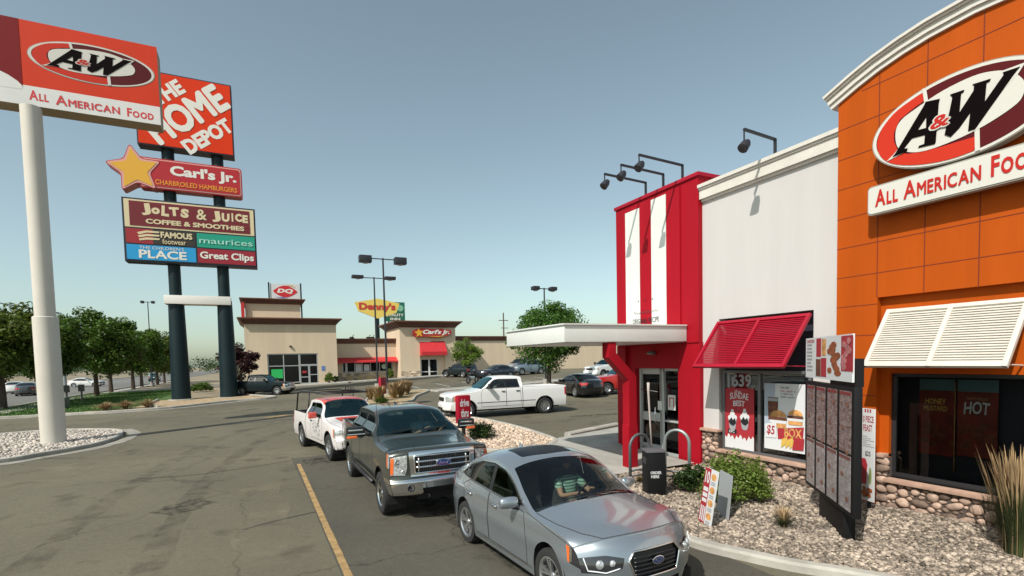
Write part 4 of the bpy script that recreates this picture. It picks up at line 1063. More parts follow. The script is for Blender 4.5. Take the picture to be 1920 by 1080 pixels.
def stainmat(name, c, strength, sc=1.5):
    m = mat(name, c, .85, spec=.2); nt = m.node_tree; N, L = nt.nodes, nt.links; tc = N.new('ShaderNodeTexCoord'); n = N.new('ShaderNodeTexNoise'); n.inputs['Scale'].default_value = sc; n.inputs['Detail'].default_value = 7; n.inputs['Roughness'].default_value = .7
    L.new(tc.outputs['Object'], n.inputs['Vector']); r = N.new('ShaderNodeMapRange'); r.inputs[1].default_value = .42; r.inputs[2].default_value = .68; r.inputs[4].default_value = strength; L.new(n.outputs['Fac'], r.inputs[0]); L.new(r.outputs[0], N['Principled BSDF'].inputs['Alpha']); return m
TYRE = stainmat('tyre_mark', (.055, .050, .042), .30); OILS = stainmat('oil_stain', (.035, .032, .027), .75, 5); DUST = stainmat('dust_patch', (.24, .21, .15), .6, .7)
for k_, ln in enumerate(([(-1.2, 2), (-1.6, 9), (-1.2, 16), (.6, 23), (4.5, 28.5)], [(-2.9, 2), (-3.3, 9), (-2.8, 17), (-.8, 24.5), (3.5, 30.5)], [(-9, 32.6), (-4, 33.6), (2, 34.2), (9, 33.2)], [(-9, 35.4), (-4, 36.2), (2, 36.8), (8, 30.5)], [(4.2, 27), (9, 27.5), (16, 26), (24, 26.4)], [(4, 22), (10, 19.6), (18, 20.2), (28, 21)])):
    strip('tyre_mark', ln, .42, .0052+.0003*k_, TYRE)
strip('oil_stain', [(3.4, -2), (3.5, 6), (3.1, 12), (2.9, 20)], .7, .0078, OILS); strip('oil_stain', [(-1.9, 12.2), (-1.2, 12.9)], .8, .0075, OILS); strip('oil_stain', [(1.5, 15.6), (1.3, 16.6)], .7, .0085, OILS); strip('oil_stain', [(13, 20.4), (15.6, 20.1)], .5, .0075, OILS)
strip('dust_patch', [(-7, 3), (-6.4, 10), (-6.8, 16), (-3.5, 21)], 2.6, .0045, DUST); strip('dust_patch', [(-.2, 3), (-.1, 9), (-.1, 14)], .9, .0045, DUST)
# far kerb of the cross drive with concrete gutter, grass strip, bark bed
fk = smoothline([(-40, 41.6), (-14.1, 41.2), (-8.7, 40.3), (-5.4, 40.6), (-3.2, 42.2), (-1.6, 43.2), (.3, 43.4), (1.0, 44.5), (.2, 46.5), (-1.2, 49.5)])
kerb('kerb', fk, .18, .14, M_CONC); strip('gutter', [(p[0]+.1, p[1]-.45) for p in fk[:22]], .55, .008, M_GUT)
drape('grass_bank', [(-17.2, 520), (-17.2, 42.0), (-9.0, 41.0), (-6.4, 45), (-7.6, 60), (-7.6, 72), (-15, 74)][1:] + [(-17.2, 74)], .02, M_GRASS, 2.0, 'structure')
drape('dirt_bed', [(-12.4, 41.6), (-9.0, 40.9), (-5.4, 41.1), (-3.2, 42.6), (-1.2, 43.8), (.6, 44.4), (-1.0, 49.8), (-7.4, 49.8), (-7.6, 44.5), (-9.0, 43.0)], .05, mat('bark_bed', (.34, .25, .15), .95, var=.35, scale=3), 1.0)
kerb('kerb', [(-7.5, 49.9), (-7.3, 44.3), (-6.2, 41.3)], .15, .2, M_CONC)
kerb('kerb', [(-17.1, 42), (-17.1, 160)], .2, .15, M_CONC, res=5)
kerb('kerb', [(-36, 36), (-36, 260)], .2, .15, M_CONC, res=8)
strip('sidewalk', [(-15.9, 43), (-15.9, 58), (-15.9, 73), (-15.9, 120)], 1.3, .05, M_CONC2)
strip('lane_marking', [(-26.5, 40), (-26.5, 70), (-26.5, 100), (-26.5, 200)], .15, .03, mat('white_marking', (.5, .5, .48), .8, var=.3))
# gravel island with the pole sign
isl = smoothline([(-14, 20.2), (-10.5, 21.2), (-7.7, 21.5), (-6.7, 22.4), (-5.75, 23.6), (-5.35, 25.2), (-5.45, 27.0), (-6.1, 28.6), (-8.6, 30.3), (-11, 30.3), (-20, 29.9), (-20, 20.2)], 4, True)
drape('island_bed', isl, .07, M_GRAVB, 1.0); kerb('kerb', isl, .18, .13, M_CONC, True)
stones('gravel', [(x*.985-.15, 25.6+(y-25.6)*.95) for x, y in isl], 14000, .035, .075, mat('pale_gravel', (.46, .41, .36), .9, island=.4, spec=.2), .07, seed=3)
strip('gutter', [(-14, 19.7), (-10.5, 20.8), (-7.6, 21.0), (-6.4, 22.0), (-5.35, 23.3), (-4.9, 25.2), (-5.0, 27.2), (-5.7, 29.1)], .42, .008, M_GUT)
strip('tar_crack', [(-6.6, 21.9), (-6.0, 21.4), (-5.2, 20.9)], .03, .012, TAR)
# gravel bed right of the drive lane, walk, wheel stop
bedR = [(5.35, 24.5), (5.4, 17.4), (6.2, 14.9), (7.3, 14.0), (8.7, 14.6), (9.2, 15.9), (9.3, 19.5), (8.9, 22.3), (7.6, 25.8), (6.3, 26.5)]
bR = smoothline(bedR, 4, True)
drape('gravel_strip', bR, .05, mat('gravel_strip_base', (.42, .34, .27), .95, var=.4, scale=25, bump=1, bscale=50), 1.0)
stones('gravel', bR, 9000, .03, .075, mat('pink_gravel', (.50, .39, .30), .85, island=.45), .05, seed=5)
kerb('kerb', bR, .15, .12, M_CONC, True)
drape('walkway', [(7.35, 13.7), (9.3, 15.3), (13.8, 16.5), (13.8, 13.4), (10.3, 13.2), (10.3, 10.0), (7.2, 10.0), (6.9, 11.5), (6.8, 13.2)], .10, M_CONC2, 1.5)
kerb('kerb', [(7.3, 13.95), (6.75, 13.2), (6.85, 11.5), (7.05, 10.2), (6.9, 8.8)], .16, .13, M_CONC)
kerb('wheel_stop', [(9.95, 15.75), (13.0, 16.75)], .30, .17, M_CONC, chamfer=.05, kind=None)
for o in [o for o in bpy.data.objects if o.name == 'wheel_stop']: tag(o, 'long pale concrete wheel stop beside the white pickup', 'wheel stop')
# lamp post islands in the middle of the lot
im = smoothline([(5.9, 31.2), (7.2, 30.9), (8.8, 32.8), (10.0, 36.0), (12.3, 40.6), (9.6, 41.0), (7.6, 38.9), (6.3, 35.0)], 4, True)
drape('island_bed', im, .08, mat('dry_bed', (.33, .25, .14), .95, var=.4, scale=6), 1.0); kerb('kerb', im, .15, .13, M_CONC, True)
im2 = [(12.6, 38.8), (30, 41.5), (30, 43.2), (12.4, 40.6)]
drape('median', im2, .05, M_CONC2, 2.0); kerb('kerb', im2, .15, .12, M_CONC, True)
drape('sidewalk', [(-1.9, 58.6), (8.6, 58.6), (9, 59.8), (15.2, 59.8), (24, 59.4), (24, 62.2), (-1.9, 62.2)], .1, M_CONC2, 2.0)
kerb('kerb', [(-2.1, 58.5), (8.6, 58.5), (9.1, 59.7), (24, 59.3)], .15, .13, M_CONC)
for x in np.arange(12.5, 29, 2.75): strip('bay_line', [(x, 43.6), (x+.1, 46), (x+.2, 48.4)], .1, .012, mat('white_marking', (.5, .5, .48), .8, var=.3))
# near bed beside the building
kl = smoothline([(6.95, 8.7), (6.35, 7.9), (5.95, 6.8), (5.95, 5.7), (6.2, 5.0), (6.42, 4.5), (6.75, 4.0), (7.2, 3.2), (7.7, 2.0), (8.1, .5), (8.3, -3)])
kerb('kerb', kl, .20, .13, M_CONC, chamfer=.035, res=.4)
bed = [(p[0]+.08, p[1]) for p in kl]+[(10.6, -3), (10.6, 9.95), (7.2, 9.95)]
def bh(x, y): return .05*np.sin(x*2.1)*np.sin(y*1.7)+.02*np.sin(x*5+y*3)
drape('planting_bed', bed, .06, M_GRAVB, .4, hmap=bh)
stones('gravel', bed, 42000, .012, .046, M_GRAV, .065, hmap=bh, seed=9)
# far ground cover, distant tree line and roofs
# ------------------------------------------------------------------ restaurant beside the lane
M_RED = mat('red_wall', (.32, .003, .012), .6, spec=.2, var=.09, scale=1.6, streak=True, bump=.06, bscale=120)
M_REDT = mat('red_metal', (.32, .006, .022), .45, spec=.3, var=.06, scale=2)
M_WHT = mat('white_stucco', (.52, .50, .49), .9, var=.045, scale=1.5, streak=True, spec=.2, bump=.12, bscale=90)
M_TRIM = mat('white_trim', (.60, .57, .52), .6, var=.06, scale=3)
M_ORG = mat('orange_wall', (.41, .070, .003), .7, spec=.15, var=.10, scale=1.8, streak=True, bump=.05, bscale=100)
M_GRV = mat('joint_groove', (.15, .018, .003), .8)
M_CAP = mat('sill_stone', (.42, .27, .20), .8, var=.2, scale=6)
M_MORT = mat('mortar', (.085, .065, .055), .95, var=.3, scale=20)
M_ROCK = mat('field_stone', (.32, .225, .175), .75, spec=.3, island=.55, var=.35, scale=9, bump=.3, bscale=50)
M_WHITE = mat('white_paint', (.64, .65, .62), .45, var=.05, scale=1.0)
M_BRZ = mat('frame_metal', (.16, .16, .165), .4, .5)
M_ALU = mat('door_aluminium', (.45, .47, .46), .4, .3)
M_NAVY = mat('dark_recess', (.02, .02, .035), .7)
M_SHOPG = glass('shop_glass', (.80, .82, .80), .0)
M_INT = mat('shop_interior', (.035, .028, .025), .9, var=.5, scale=1.5)

RB = empty('restaurant_building', (13, 6, 0)); tag(RB, 'restaurant building with a red tower, white stucco wall and orange arched front', 'building')
def rb(mb, name, m, **k):
    mb.v = [(x-13, y-6, z) for x, y, z in mb.v]
    return mb.build(name, m, k.pop('parent', RB), **k)
# -- red tower
t = MB()
t.box(10.40, 13.6, 9.95, 13.36, 3.30, 7.60)                 # upper block with the striped face
t.box(10.43, 11.0, 9.93, 10.73, 0, 3.30)                    # near pier
t.box(10.40, 10.95, 12.97, 13.38, 0, 3.30)                  # far pier
t.box(10.52, 10.95, 12.64, 12.97, 0, 3.30)                  # reveal beside the door
t.box(10.50, 10.95, 10.73, 12.64, 2.60, 3.30)               # lintel
t.box(11.0, 13.6, 9.96, 10.6, 0, 3.30); t.box(10.95, 13.6, 13.0, 13.35, 0, 3.30)
tower = rb(t, 'tower', M_RED)
p = MB(); p.box(10.355, 10.40, 10.56, 13.30, 3.75, 7.52); rb(p, 'tower_panel', M_RED)
p = MB(); p.box(10.35, 13.7, 9.90, 13.40, 7.60, 7.70); rb(p, 'coping', M_REDT, bevel=.01)
fr = face_x(10.352)
for (a, b_) in ((12.83, 12.18), (11.67, 11.07)):
    q = MB().prism([(-a, 3.76), (-b_, 3.76), (-b_, 7.38 if a > 12 else 7.46), (-a, 7.38 if a > 12 else 7.46)], 0, .012, fr); rb(q, 'white_stripe', M_WHITE)
INK = mat('black_ink', (.012, .012, .014), .5)
def rb_text(s, fr_, box, m, **k):
    o = lettering(s, fr_, box, m, RB, **k); o.location = (-13, -6, 0); return o
rb_text('ORIGINAL RECIPE', fr, (-12.52, 3.95, -11.36, 4.10), INK, off=.018, bold=.01, name='lettering')
st = MB()
for u in (-12.25, -11.95, -11.63):
    st.prism([(u+(.035 if i % 2 == 0 else .015)*math.cos(PI/2+i*PI/5), 4.62+(.035 if i % 2 == 0 else .015)*math.sin(PI/2+i*PI/5)) for i in range(10)], .013, .017, fr)
rb(st, 'small_stars', INK)
sg_ = MB(); r5 = random.Random(5); pts = []
for i in range(60): pts.append((-12.45+i*.0178, 4.27+.035*math.sin(i*1.25)*(.5+r5.random())+.01*math.sin(i*.4)))
sg_.tube([fr[0]+fr[1]*a+fr[2]*b+fr[3]*.016 for a, b in pts], .006, 4); rb(sg_, 'signature', INK)
# door in the tower
d = MB(); X0 = 10.72
for a, b_, z0, z1 in ((12.64, 12.52, .02, 2.6), (11.72, 11.60, .02, 2.6), (12.52, 11.72, 2.42, 2.6), (12.52, 11.72, .02, .28), (12.52, 11.72, 1.0, 1.26), (11.60, 11.52, .02, 2.6), (10.80, 10.73, .02, 2.6), (11.52, 10.80, 2.52, 2.6), (11.52, 10.80, .02, .12), (11.52, 10.80, 1.02, 1.08)):
    d.box(X0-.05, X0+.05, b_, a, z0, z1)
door = rb(d, 'door', M_ALU, bevel=.006)
g = MB()
for a, b_, z0, z1 in ((12.52, 11.72, 1.26, 2.42), (12.52, 11.72, .28, 1.0), (11.52, 10.80, .12, 1.02), (11.52, 10.80, 1.08, 2.52)): g.box(X0-.005, X0+.005, b_, a, z0, z1)
o = rb(g, 'pane', M_SHOPG, parent=door)
h = MB(); h.tube([(X0-.06, 11.84, .95), (X0-.13, 11.84, .98), (X0-.13, 11.84, 1.42), (X0-.06, 11.84, 1.45)], .018, 8); h.tube([(X0-.1, 12.5, 1.95), (X0-.1, 11.75, 1.90)], .015, 8)
rb(h, 'handle', CHR, parent=door, smooth=True)
i_ = MB(); i_.box(11.6, 11.65, 10.6, 13.0, 0, 3.2); i_.box(10.95, 13, 10.6, 13.0, 0, .02)
i_.box(11.35, 11.5, 11.0, 12.0, 0, 1.1); i_.box(11.2, 11.5, 12.25, 12.45, .8, 2.3); rb(i_, 'interior', M_INT)
for (a, b_, z0, z1, m_, nm, lb) in ((12.36, 12.12, 1.45, 2.2, mat('poster_red', (.35, .02, .03), .6), 'door_poster', 'small red poster inside the tower door, above the door bar'),):
    q = MB(); q.box(X0+.02, X0+.03, b_, a, z0, z1); o = q.build(nm, m_); tag(o, lb, 'poster')
    o2 = MB()
    for k in range(4): o2.box(X0+.012, X0+.019, b_+.03, a-.03, z0+.12+k*.15, z0+.17+k*.15)
    o2.build('print_bars', M_WHITE, o)
q = MB(); q.box(X0-.062, X0-.052, 11.62, 11.80, 1.35, 1.62); tag(q.build('notice', M_WHITE), 'white notice taped to the door mullion of the red tower', 'notice')
q = MB(); q.box(X0-.02, X0-.012, 11.12, 11.42, 1.38, 1.82); o = q.build('notice', M_WHITE); tag(o, 'white notice with a red outline on the right glass of the tower door', 'notice')
q = MB()
for a in (11.17, 11.33): q.box(X0-.026, X0-.021, a, a+.03, 1.46, 1.75)
q.box(X0-.026, X0-.021, 11.17, 11.36, 1.72, 1.75); q.build('print_bars', mat('poster_red', (.35, .02, .03)), o)
q = MB(); q.lathe([(.001, .07), (.10, .05), (.14, 0), (.12, -.04), (.001, -.05)], 16, (10.38, 11.75, 3.05)); q.box(10.40, 10.52, 11.71, 11.79, 3.0, 3.1)
rb(q, 'door_lamp', M_BRZ, smooth='auto')
# canopy over the order point
c = MB(); c.box(6.50, 10.38, 10.35, 13.5, 3.34, 3.77); can = rb(c, 'canopy', M_WHITE, bevel=.012)
c = MB(); c.box(6.57, 10.36, 10.42, 13.43, 3.325, 3.339); c.box(6.46, 10.36, 10.31, 13.54, 3.75, 3.785); rb(c, 'canopy_edge', M_WHITE)
c = MB()
def sq(mb, pts, w):
    for a, b_ in zip(pts[:-1], pts[1:]):
        a, b_ = Vector(a), Vector(b_); dz = (b_-a); L_ = dz.length; dz.normalize(); ax = Vector((0, 1, 0)); ay = dz.cross(ax)
        mb.frame_box((a+b_)/2, ax, ay, dz, w/2, w/2, L_/2+w*.2)
c.prism([(8.40, 0), (8.70, 0), (8.70, 1.2), (8.675, 1.2), (8.675, 2.46), (8.045, 3.06), (8.045, 3.33), (7.80, 3.33), (7.80, 2.95), (8.425, 2.36), (8.425, 1.2), (8.40, 1.2)], -.26, 0, face_y(10.38))
rb(c, 'canopy_post', M_RED, bevel=.012)
# -- white stucco wall with cornice
fw_ = face_x(10.55)
w = MB(); w.prism(rect(-9.95, 0, -6.33, 6.95), -.30, 0, fw_, [rect(-9.42, .50, -6.93, 3.86)]); rb(w, 'wall', M_WHT)
c = MB()
for z0, z1, xx in ((6.93, 6.99, 10.49), (6.99, 7.22, 10.43), (7.22, 7.27, 10.40), (7.27, 7.35, 10.36)):
    c.box(xx, 10.9, 6.33-.0, 9.94, z0, z1)
rb(c, 'cornice', M_TRIM)
q = MB(); q.box(10.80, 10.86, 6.9, 9.45, .45, 3.9); q.box(10.56, 10.80, 6.93, 6.95, .5, 3.86); rb(q, 'window_recess', M_NAVY)
def window(yl, yr, z0, z1, x, mull, head=None, m_=M_BRZ):
    f_ = MB(); w_ = .07
    f_.box(x-.04, x+.04, yr, yl, z0, z0+w_*1.3); f_.box(x-.04, x+.04, yr, yl, z1-w_, z1)
    for y in [yl-w_/2, yr+w_/2]+mull: f_.box(x-.045, x+.045, y-w_/2, y+w_/2, z0+.09, z1-w_)
    fo = rb(f_, 'window_frame', m_, bevel=.004)
    g_ = MB(); g_.box(x-.004, x+.004, yr+.05, yl-.05, z0+.06, z1-.05); rb(g_, 'pane', M_SHOPG, parent=fo); return fo
window(9.34, 6.99, .52, 2.56, 10.62, [8.27])
def awning(yl, yr, xt, zt, xb, zb_, m_, slat=26, gap=.12):
    """louvred flap awning: frame, centre rail and slats, hung from the wall"""
    a = Vector((xt, 0, zt)); b_ = Vector((xb, 0, zb_)); d_ = (b_-a); L_ = d_.length; d_.normalize(); n_ = Vector((d_.z, 0, -d_.x)); 
    if n_.x > 0: n_ = -n_
    Y = Vector((0, 1, 0)); f_ = MB(); ymid = (yl+yr)/2
    for y in (yl-.03, yr+.03, ymid): f_.frame_box(a+d_*L_/2+Y*y, d_, Y, n_, L_/2, .035, .035)
    for s_ in (.04, L_-.04): f_.frame_box(a+d_*s_+Y*ymid, d_, Y, n_, .04, (yl-yr)/2, .032)
    fo = rb(f_, 'awning', m_, bevel=.006); s2 = MB()
    for i in range(slat):
        c_ = a+d_*(.11+(L_-.22)*i/(slat-1)); dd = (d_*.9+n_*.42).normalized(); nn = Vector((dd.z, 0, -dd.x))
        for y0, y1 in ((yr+.05, ymid-.03), (ymid+.03, yl-.05)): s2.frame_box(c_+Y*(y0+y1)/2, dd, Y, nn, (L_-.22)/(slat-1)*.62, (y1-y0)/2, .004)
    rb(s2, 'louvre', m_, parent=fo)
    br = MB()
    for y in (yl-.1, yr+.1): br.tube([(10.56, y, zb_+.0), (xb+.05, y, zb_+.04)], .015, 6)
    br.v = [(x-13, y-6, z) for x, y, z in br.v]; br.each('awning_stay', m_, fo)
    return fo
awning(9.40, 6.95, 10.50, 3.78, 9.62, 2.66, M_REDT, 24)
# -- orange arched front
arch = [(6.33, 7.78), (5.95, 7.93), (5.59, 8.05), (5.2, 8.14), (4.81, 8.20), (4.2, 8.235)]
arch = arch+[(8.4-y, z) for y, z in arch[:-1]][::-1]
fo_ = face_x(10.35)
w = MB(); outl = [(-y, z) for y, z in arch]+[(-2.07, 0), (-2.80, 0), (-2.80, 3.95), (-5.58, 3.95), (-5.58, 0), (-6.33, 0)]
w.prism(outl[::-1], -.45, 0, fo_); wall_o = rb(w, 'orange_wall', M_ORG)
w = MB(); w.prism(rect(-5.58, 0, -2.80, 3.95), -.33, -.13, fo_, [rect(-5.42, .60, -2.96, 2.54)]); rb(w, 'orange_bay', M_ORG)
c = MB()
def archband(o0, o1, xx):
    P0 = []; P1 = []
    for i, (y, z) in enumerate(arch):
        y0, z0 = arch[max(i-1, 0)]; y1, z1 = arch[min(i+1, len(arch)-1)]; t_ = Vector((y1-y0, z1-z0)).normalized(); n_ = Vector((-t_.y, t_.x)); n_ = n_ if n_.y > 0 else -n_
        ext = (.12 if i == 0 else (-.12 if i == len(arch)-1 else 0))
        P0.append((-(y+n_.x*o0+ext), z+n_.y*o0-(abs(ext)*.4))); P1.append((-(y+n_.x*o1+ext), z+n_.y*o1-(abs(ext)*.4)))
    k = len(P0); vs = []
    for x in (xx, 10.9):
        vs += [(x, -a, b_) for a, b_ in P0]+[(x, -a, b_) for a, b_ in P1]
    fs = []
    for i in range(k-1):
        fs += [(i, i+1, k+i+1, k+i), (2*k+i, 3*k+i, 3*k+i+1, 2*k+i+1), (i, 2*k+i, 2*k+i+1, i+1), (k+i, k+i+1, 3*k+i+1, 3*k+i)]
    fs += [(0, k, 3*k, 2*k), (k-1, 3*k-1, 4*k-1, 2*k-1)]
    c.add(vs, fs)
archband(-.02, .07, 10.30); archband(.07, .17, 10.26); archband(.17, .21, 10.22); archband(.21, .26, 10.18)
rb(c, 'arched_cornice', M_TRIM, smooth='auto')
j = MB()
def hj(z, y0, y1): j.box(10.346, 10.36, min(y0, y1), max(y0, y1), z-.006, z+.006)
def vj(y, z0, z1): j.box(10.3455, 10.36, y-.007, y+.007, z0, z1)
zs = [7.83-.571*i for i in range(13)]
for i, z in enumerate(zs):
    if z > 7.8: hj(z, 5.9, 2.5)
    elif z > 3.96: hj(z, 6.33, 2.07)
    else: hj(z, 6.33, 5.58)
for y in (5.59, 4.84, 4.09, 3.34): vj(y, 7.26, 8.0 if y in (5.59, 3.34) else 8.18)
for y in (5.59, 4.84, 4.09, 3.34):
    for k_ in range(1, 5): vj(y, zs[k_+1], zs[k_])
    vj(y, 3.96, zs[5])
rb(j, 'wall_joint', M_GRV)
q = MB(); q.box(10.80, 10.85, 2.9, 5.5, .5, 2.6); rb(q, 'window_recess', M_NAVY)
window(5.42, 2.96, .60, 2.54, 10.60, [], m_=mat('dark_frame', (.05, .05, .055), .4, .5))
awning(5.45, 3.48, 10.44, 3.70, 9.70, 2.68, mat('awning_cream', (.58, .545, .48), .6, var=.05), 22)
# rest of the building volume
v = MB(); v.box(10.9, 24, -9, 9.9, 0, 6.9); v.box(13.0, 24, 9.9, 13.2, 0, 6.9); rb(v, 'back_block', M_WHT)
v = MB(); v.box(10.36, 10.9, -9, 2.05, 0, 6.9); rb(v, 'front_wall', M_WHT)
# -- field stone base
def stone_panel(name, x, y0, y1, z0, z1, seed):
    m_ = MB(); m_.box(x, x+.2, y0, y1, z0, z1); base = rb(m_, 'stone_base', M_MORT)
    r_ = random.Random(seed); pk = []
    for rad, tries in ((.095, 160), (.08, 500), (.062, 1200), (.045, 2400), (.030, 3000)):
        for _ in range(int(tries*(y1-y0)*(z1-z0)/.8)+20):
            a = rad*r_.uniform(1.0, 1.45); b_ = rad*r_.uniform(.72, 1.0)
            y = r_.uniform(y0+a*.7, y1-a*.7) if y1-y0 > a*1.5 else (y0+y1)/2; z = r_.uniform(z0+b_*.3, z1-b_*.7)
            if all(((y-q_[0])/(a+q_[2]))**2+((z-q_[1])/(b_+q_[3]))**2 > .86 for q_ in pk): pk.append((y, z, a, b_))
    s_ = MB(); bm_ = bmesh.new(); bmesh.ops.create_icosphere(bm_, subdivisions=2, radius=1); iv = [v.co.copy() for v in bm_.verts]; jf = [tuple(v.index for v in f.verts) for f in bm_.faces]; bm_.free()
    for (y, z, a, b_) in pk:
        rot = r_.uniform(-.45, .45); ph = [r_.uniform(0, 6) for _ in range(3)]; vs = []
        for p_ in iv:
            k_ = 1+.10*math.sin(3*p_.y+ph[0])+.08*math.sin(4*p_.z+ph[1]); yy, zz = p_.y*a*k_*.97, p_.z*b_*k_*.97
            vs.append((x-.005+p_.x*min(a, b_)*.62, y+yy*math.cos(rot)-zz*math.sin(rot), z+yy*math.sin(rot)+zz*math.cos(rot)))
        s_.add(vs, jf)
    rb(s_, 'field_stones', M_ROCK, smooth=True, parent=base)
stone_panel('a', 10.50, 9.40, 9.93, -.05, .97, 1); stone_panel('b', 10.50, 6.34, 9.40, -.05, .47, 2)
stone_panel('c', 10.40, 5.40, 5.58, -.05, .97, 3); stone_panel('d', 10.40, 2.8, 5.40, -.05, .52, 4)
s_ = MB(); s_.box(10.40, 10.62, 9.36, 9.93, .975, 1.04); s_.box(10.40, 10.60, 6.345, 9.42, .475, .55)
s_.box(10.31, 10.62, 5.42, 5.578, .975, 1.04); s_.box(10.31, 10.60, 2.81, 5.42, .525, .60)
rb(s_, 'sill', M_CAP, bevel=.01)

# -- window posters (inside the glass)
P_RED = mat('poster_red', (.35, .02, .03)); P_WHT = mat('poster_white', (.62, .63, .64), .6); P_TAN = mat('poster_tan', (.55, .27, .09), .6, var=.4, scale=9); P_BRN = mat('poster_brown', (.12, .04, .02), .6, var=.5, scale=12)
P_GRY = mat('poster_grey', (.30, .31, .33), .6); P_YEL = mat('poster_yellow', (.62, .40, .08), .6)
def poster(label, x, yl, yr, z0, z1, m_, name='window_poster'):
    q = MB(); q.box(x, x+.006, yr, yl, z0, z1); o = q.build(name, m_); tag(o, label, 'poster'); return o, face_x(x-.001)
o, f_ = poster('red window poster of two ice cream sundaes on the left pane', 10.600, 9.28, 8.42, .60, 2.12, P_RED)
q = MB(); q.prism([(-9.28, .60), (-8.42, .60), (-8.42, .92)]+[(-8.42-.86*i/24, .90+.05*math.sin(i*1.9)+.03*math.sin(i*.7)) for i in range(1, 24)]+[(-9.28, .92)], .001, .004, f_); q.build('poster_drip', P_WHT, o)
lettering('the', f_, (-8.98, 2.01, -8.80, 2.08), P_WHT, o, .004); lettering('SUNDAE', f_, (-9.12, 1.83, -8.58, 1.99), P_WHT, o, .004, bold=.01, arc=.03); lettering('BEST', f_, (-9.02, 1.66, -8.68, 1.80), P_WHT, o, .004, bold=.02, arc=.02)
def sundae(u, z, parent, s=1.0):
    a = MB(); a.prism([(u-.13*s, z+.30*s), (u+.13*s, z+.30*s), (u+.09*s, z+.05*s), (u+.05*s, z), (u-.05*s, z), (u-.09*s, z+.05*s)], .004, .007, f_); a.build('cup_print', P_GRY, parent)
    a = MB()
    for k_, (du, dz, r_) in enumerate(((-.06, .33, .085), (.06, .34, .085), (0, .43, .075), (0, .52, .045))): a.prism(ellipse(u+du*s, z+dz*s, r_*s, r_*s*.85, 20), .007+k_*.001, .009+k_*.001, f_)
    a.build('cream_print', P_WHT, parent)
    a = MB(); a.prism([(u-.12*s, z+.22*s), (u-.03*s, z+.34*s), (u+.02*s, z+.27*s), (u+.08*s, z+.33*s), (u+.12*s, z+.2*s), (u+.03*s, z+.12*s), (u-.06*s, z+.15*s)], .014, .016, f_); a.build('sauce_print', INK, parent)
    a = MB().prism(ellipse(u+.01*s, z+.58*s, .03*s, .03*s, 12), .014, .017, f_); a.build('cherry_print', mat('poster_cherry', (.5, .01, .02)), parent)
sundae(-9.04, 1.06, o, .95); sundae(-8.68, 1.10, o, .95)
q = MB(); q.prism(rect(-9.18, .98, -8.92, 1.08), .001, .005, f_); q.build('print_bars', INK, o)
lettering('KFC', f_, (-9.14, .995, -8.98, 1.06), P_WHT, o, .007, bold=.02)
q = MB(); lettering('1639', face_x(10.608), (-9.20, 2.15, -8.50, 2.47), P_GRY, None, .0, bold=.03, name='street_number'); tag(bpy.data.objects['street_number'], 'large grey street number 1639 on the window glass', 'street number')
o, f_ = poster('white window poster of sandwiches, fries and a red box on the right pane', 10.600, 8.14, 7.14, .74, 2.27, P_WHT)
q = MB(); q.prism([(-8.14, 1.05), (-7.9, 1.35), (-7.86, 2.27), (-8.14, 2.27)], .001, .003, f_); q.build('print_panel', mat('poster_bluegrey', (.36, .42, .5)), o)
q = MB(); q.prism([(-8.03, 1.42), (-7.80, 1.42), (-7.78, 1.95), (-8.05, 1.95)], .003, .006, f_); q.build('cup_print', P_BRN, o)
q = MB(); q.prism(rect(-8.05, 1.86, -7.78, 1.93), .006, .008, f_); q.build('cup_lid_print', P_GRY, o)
for u, z, s in ((-7.78, 1.38, 1.0), (-7.36, 1.46, .85)):
    q = MB(); q.prism([(u-.20*s, z+.13*s)]+[(u-.20*s*math.cos(t_), z+.13*s+.15*s*math.sin(t_)) for t_ in np.linspace(.01, PI-.01, 14)], .008, .011, f_); q.prism(rect(u-.20*s, z-.12*s, u+.20*s, z-.02*s, .03), .008, .011, f_); q.build('bun_print', P_TAN, o)
    q = MB(); q.prism(rect(u-.21*s, z-.02*s, u+.21*s, z+.06*s, .02), .009, .013, f_); q.build('filling_print', P_WHT, o)
    q = MB(); q.prism(rect(u-.22*s, z+.05*s, u+.22*s, z+.12*s, .02), .009, .0135, f_); q.build('patty_print', P_BRN, o)
q = MB(); q.prism([(-7.78, 1.0), (-7.18, 1.05), (-7.16, 1.33), (-7.80, 1.24)], .007, .010, f_); q.build('box_print', P_RED, o)
lettering('BOX', f_, (-7.62, 1.07, -7.20, 1.28), P_TAN, o, .012, bold=.03)
q = MB(); q.prism([(-8.10, 1.0), (-7.82, 1.02), (-7.82, 1.38), (-8.12, 1.32)], .012, .014, f_); q.build('price_tag', P_WHT, o)
lettering('$5', f_, (-8.06, 1.06, -7.86, 1.30), P_RED, o, .017, bold=.02, rot=-.1)
q = MB()
for k_ in range(14): u = -7.70+k_*.035; q.prism([(u, .82+.03*(k_ % 3)), (u+.03, .82+.03*(k_ % 3)), (u+.05, 1.0+.02*(k_ % 4)), (u+.015, 1.02+.02*(k_ % 4))], .012+.0005*k_, .014+.0005*k_, f_)
q.build('fries_print', P_YEL, o)
q = MB(); q.prism([(-7.42, .80), (-7.16, .82), (-7.14, 1.08), (-7.38, 1.06)], .02, .023, f_); q.build('fry_box_print', P_RED, o)
for k_, (z, w_) in enumerate(((2.18, .2), (2.10, .36), (2.03, .3), (1.96, .34))): lettering('the deli style meal deal'[k_:k_+8+k_], f_, (-7.72, z-.02, -7.72+w_, z+.03), P_RED if k_ in (1,) else INK, o, .004)
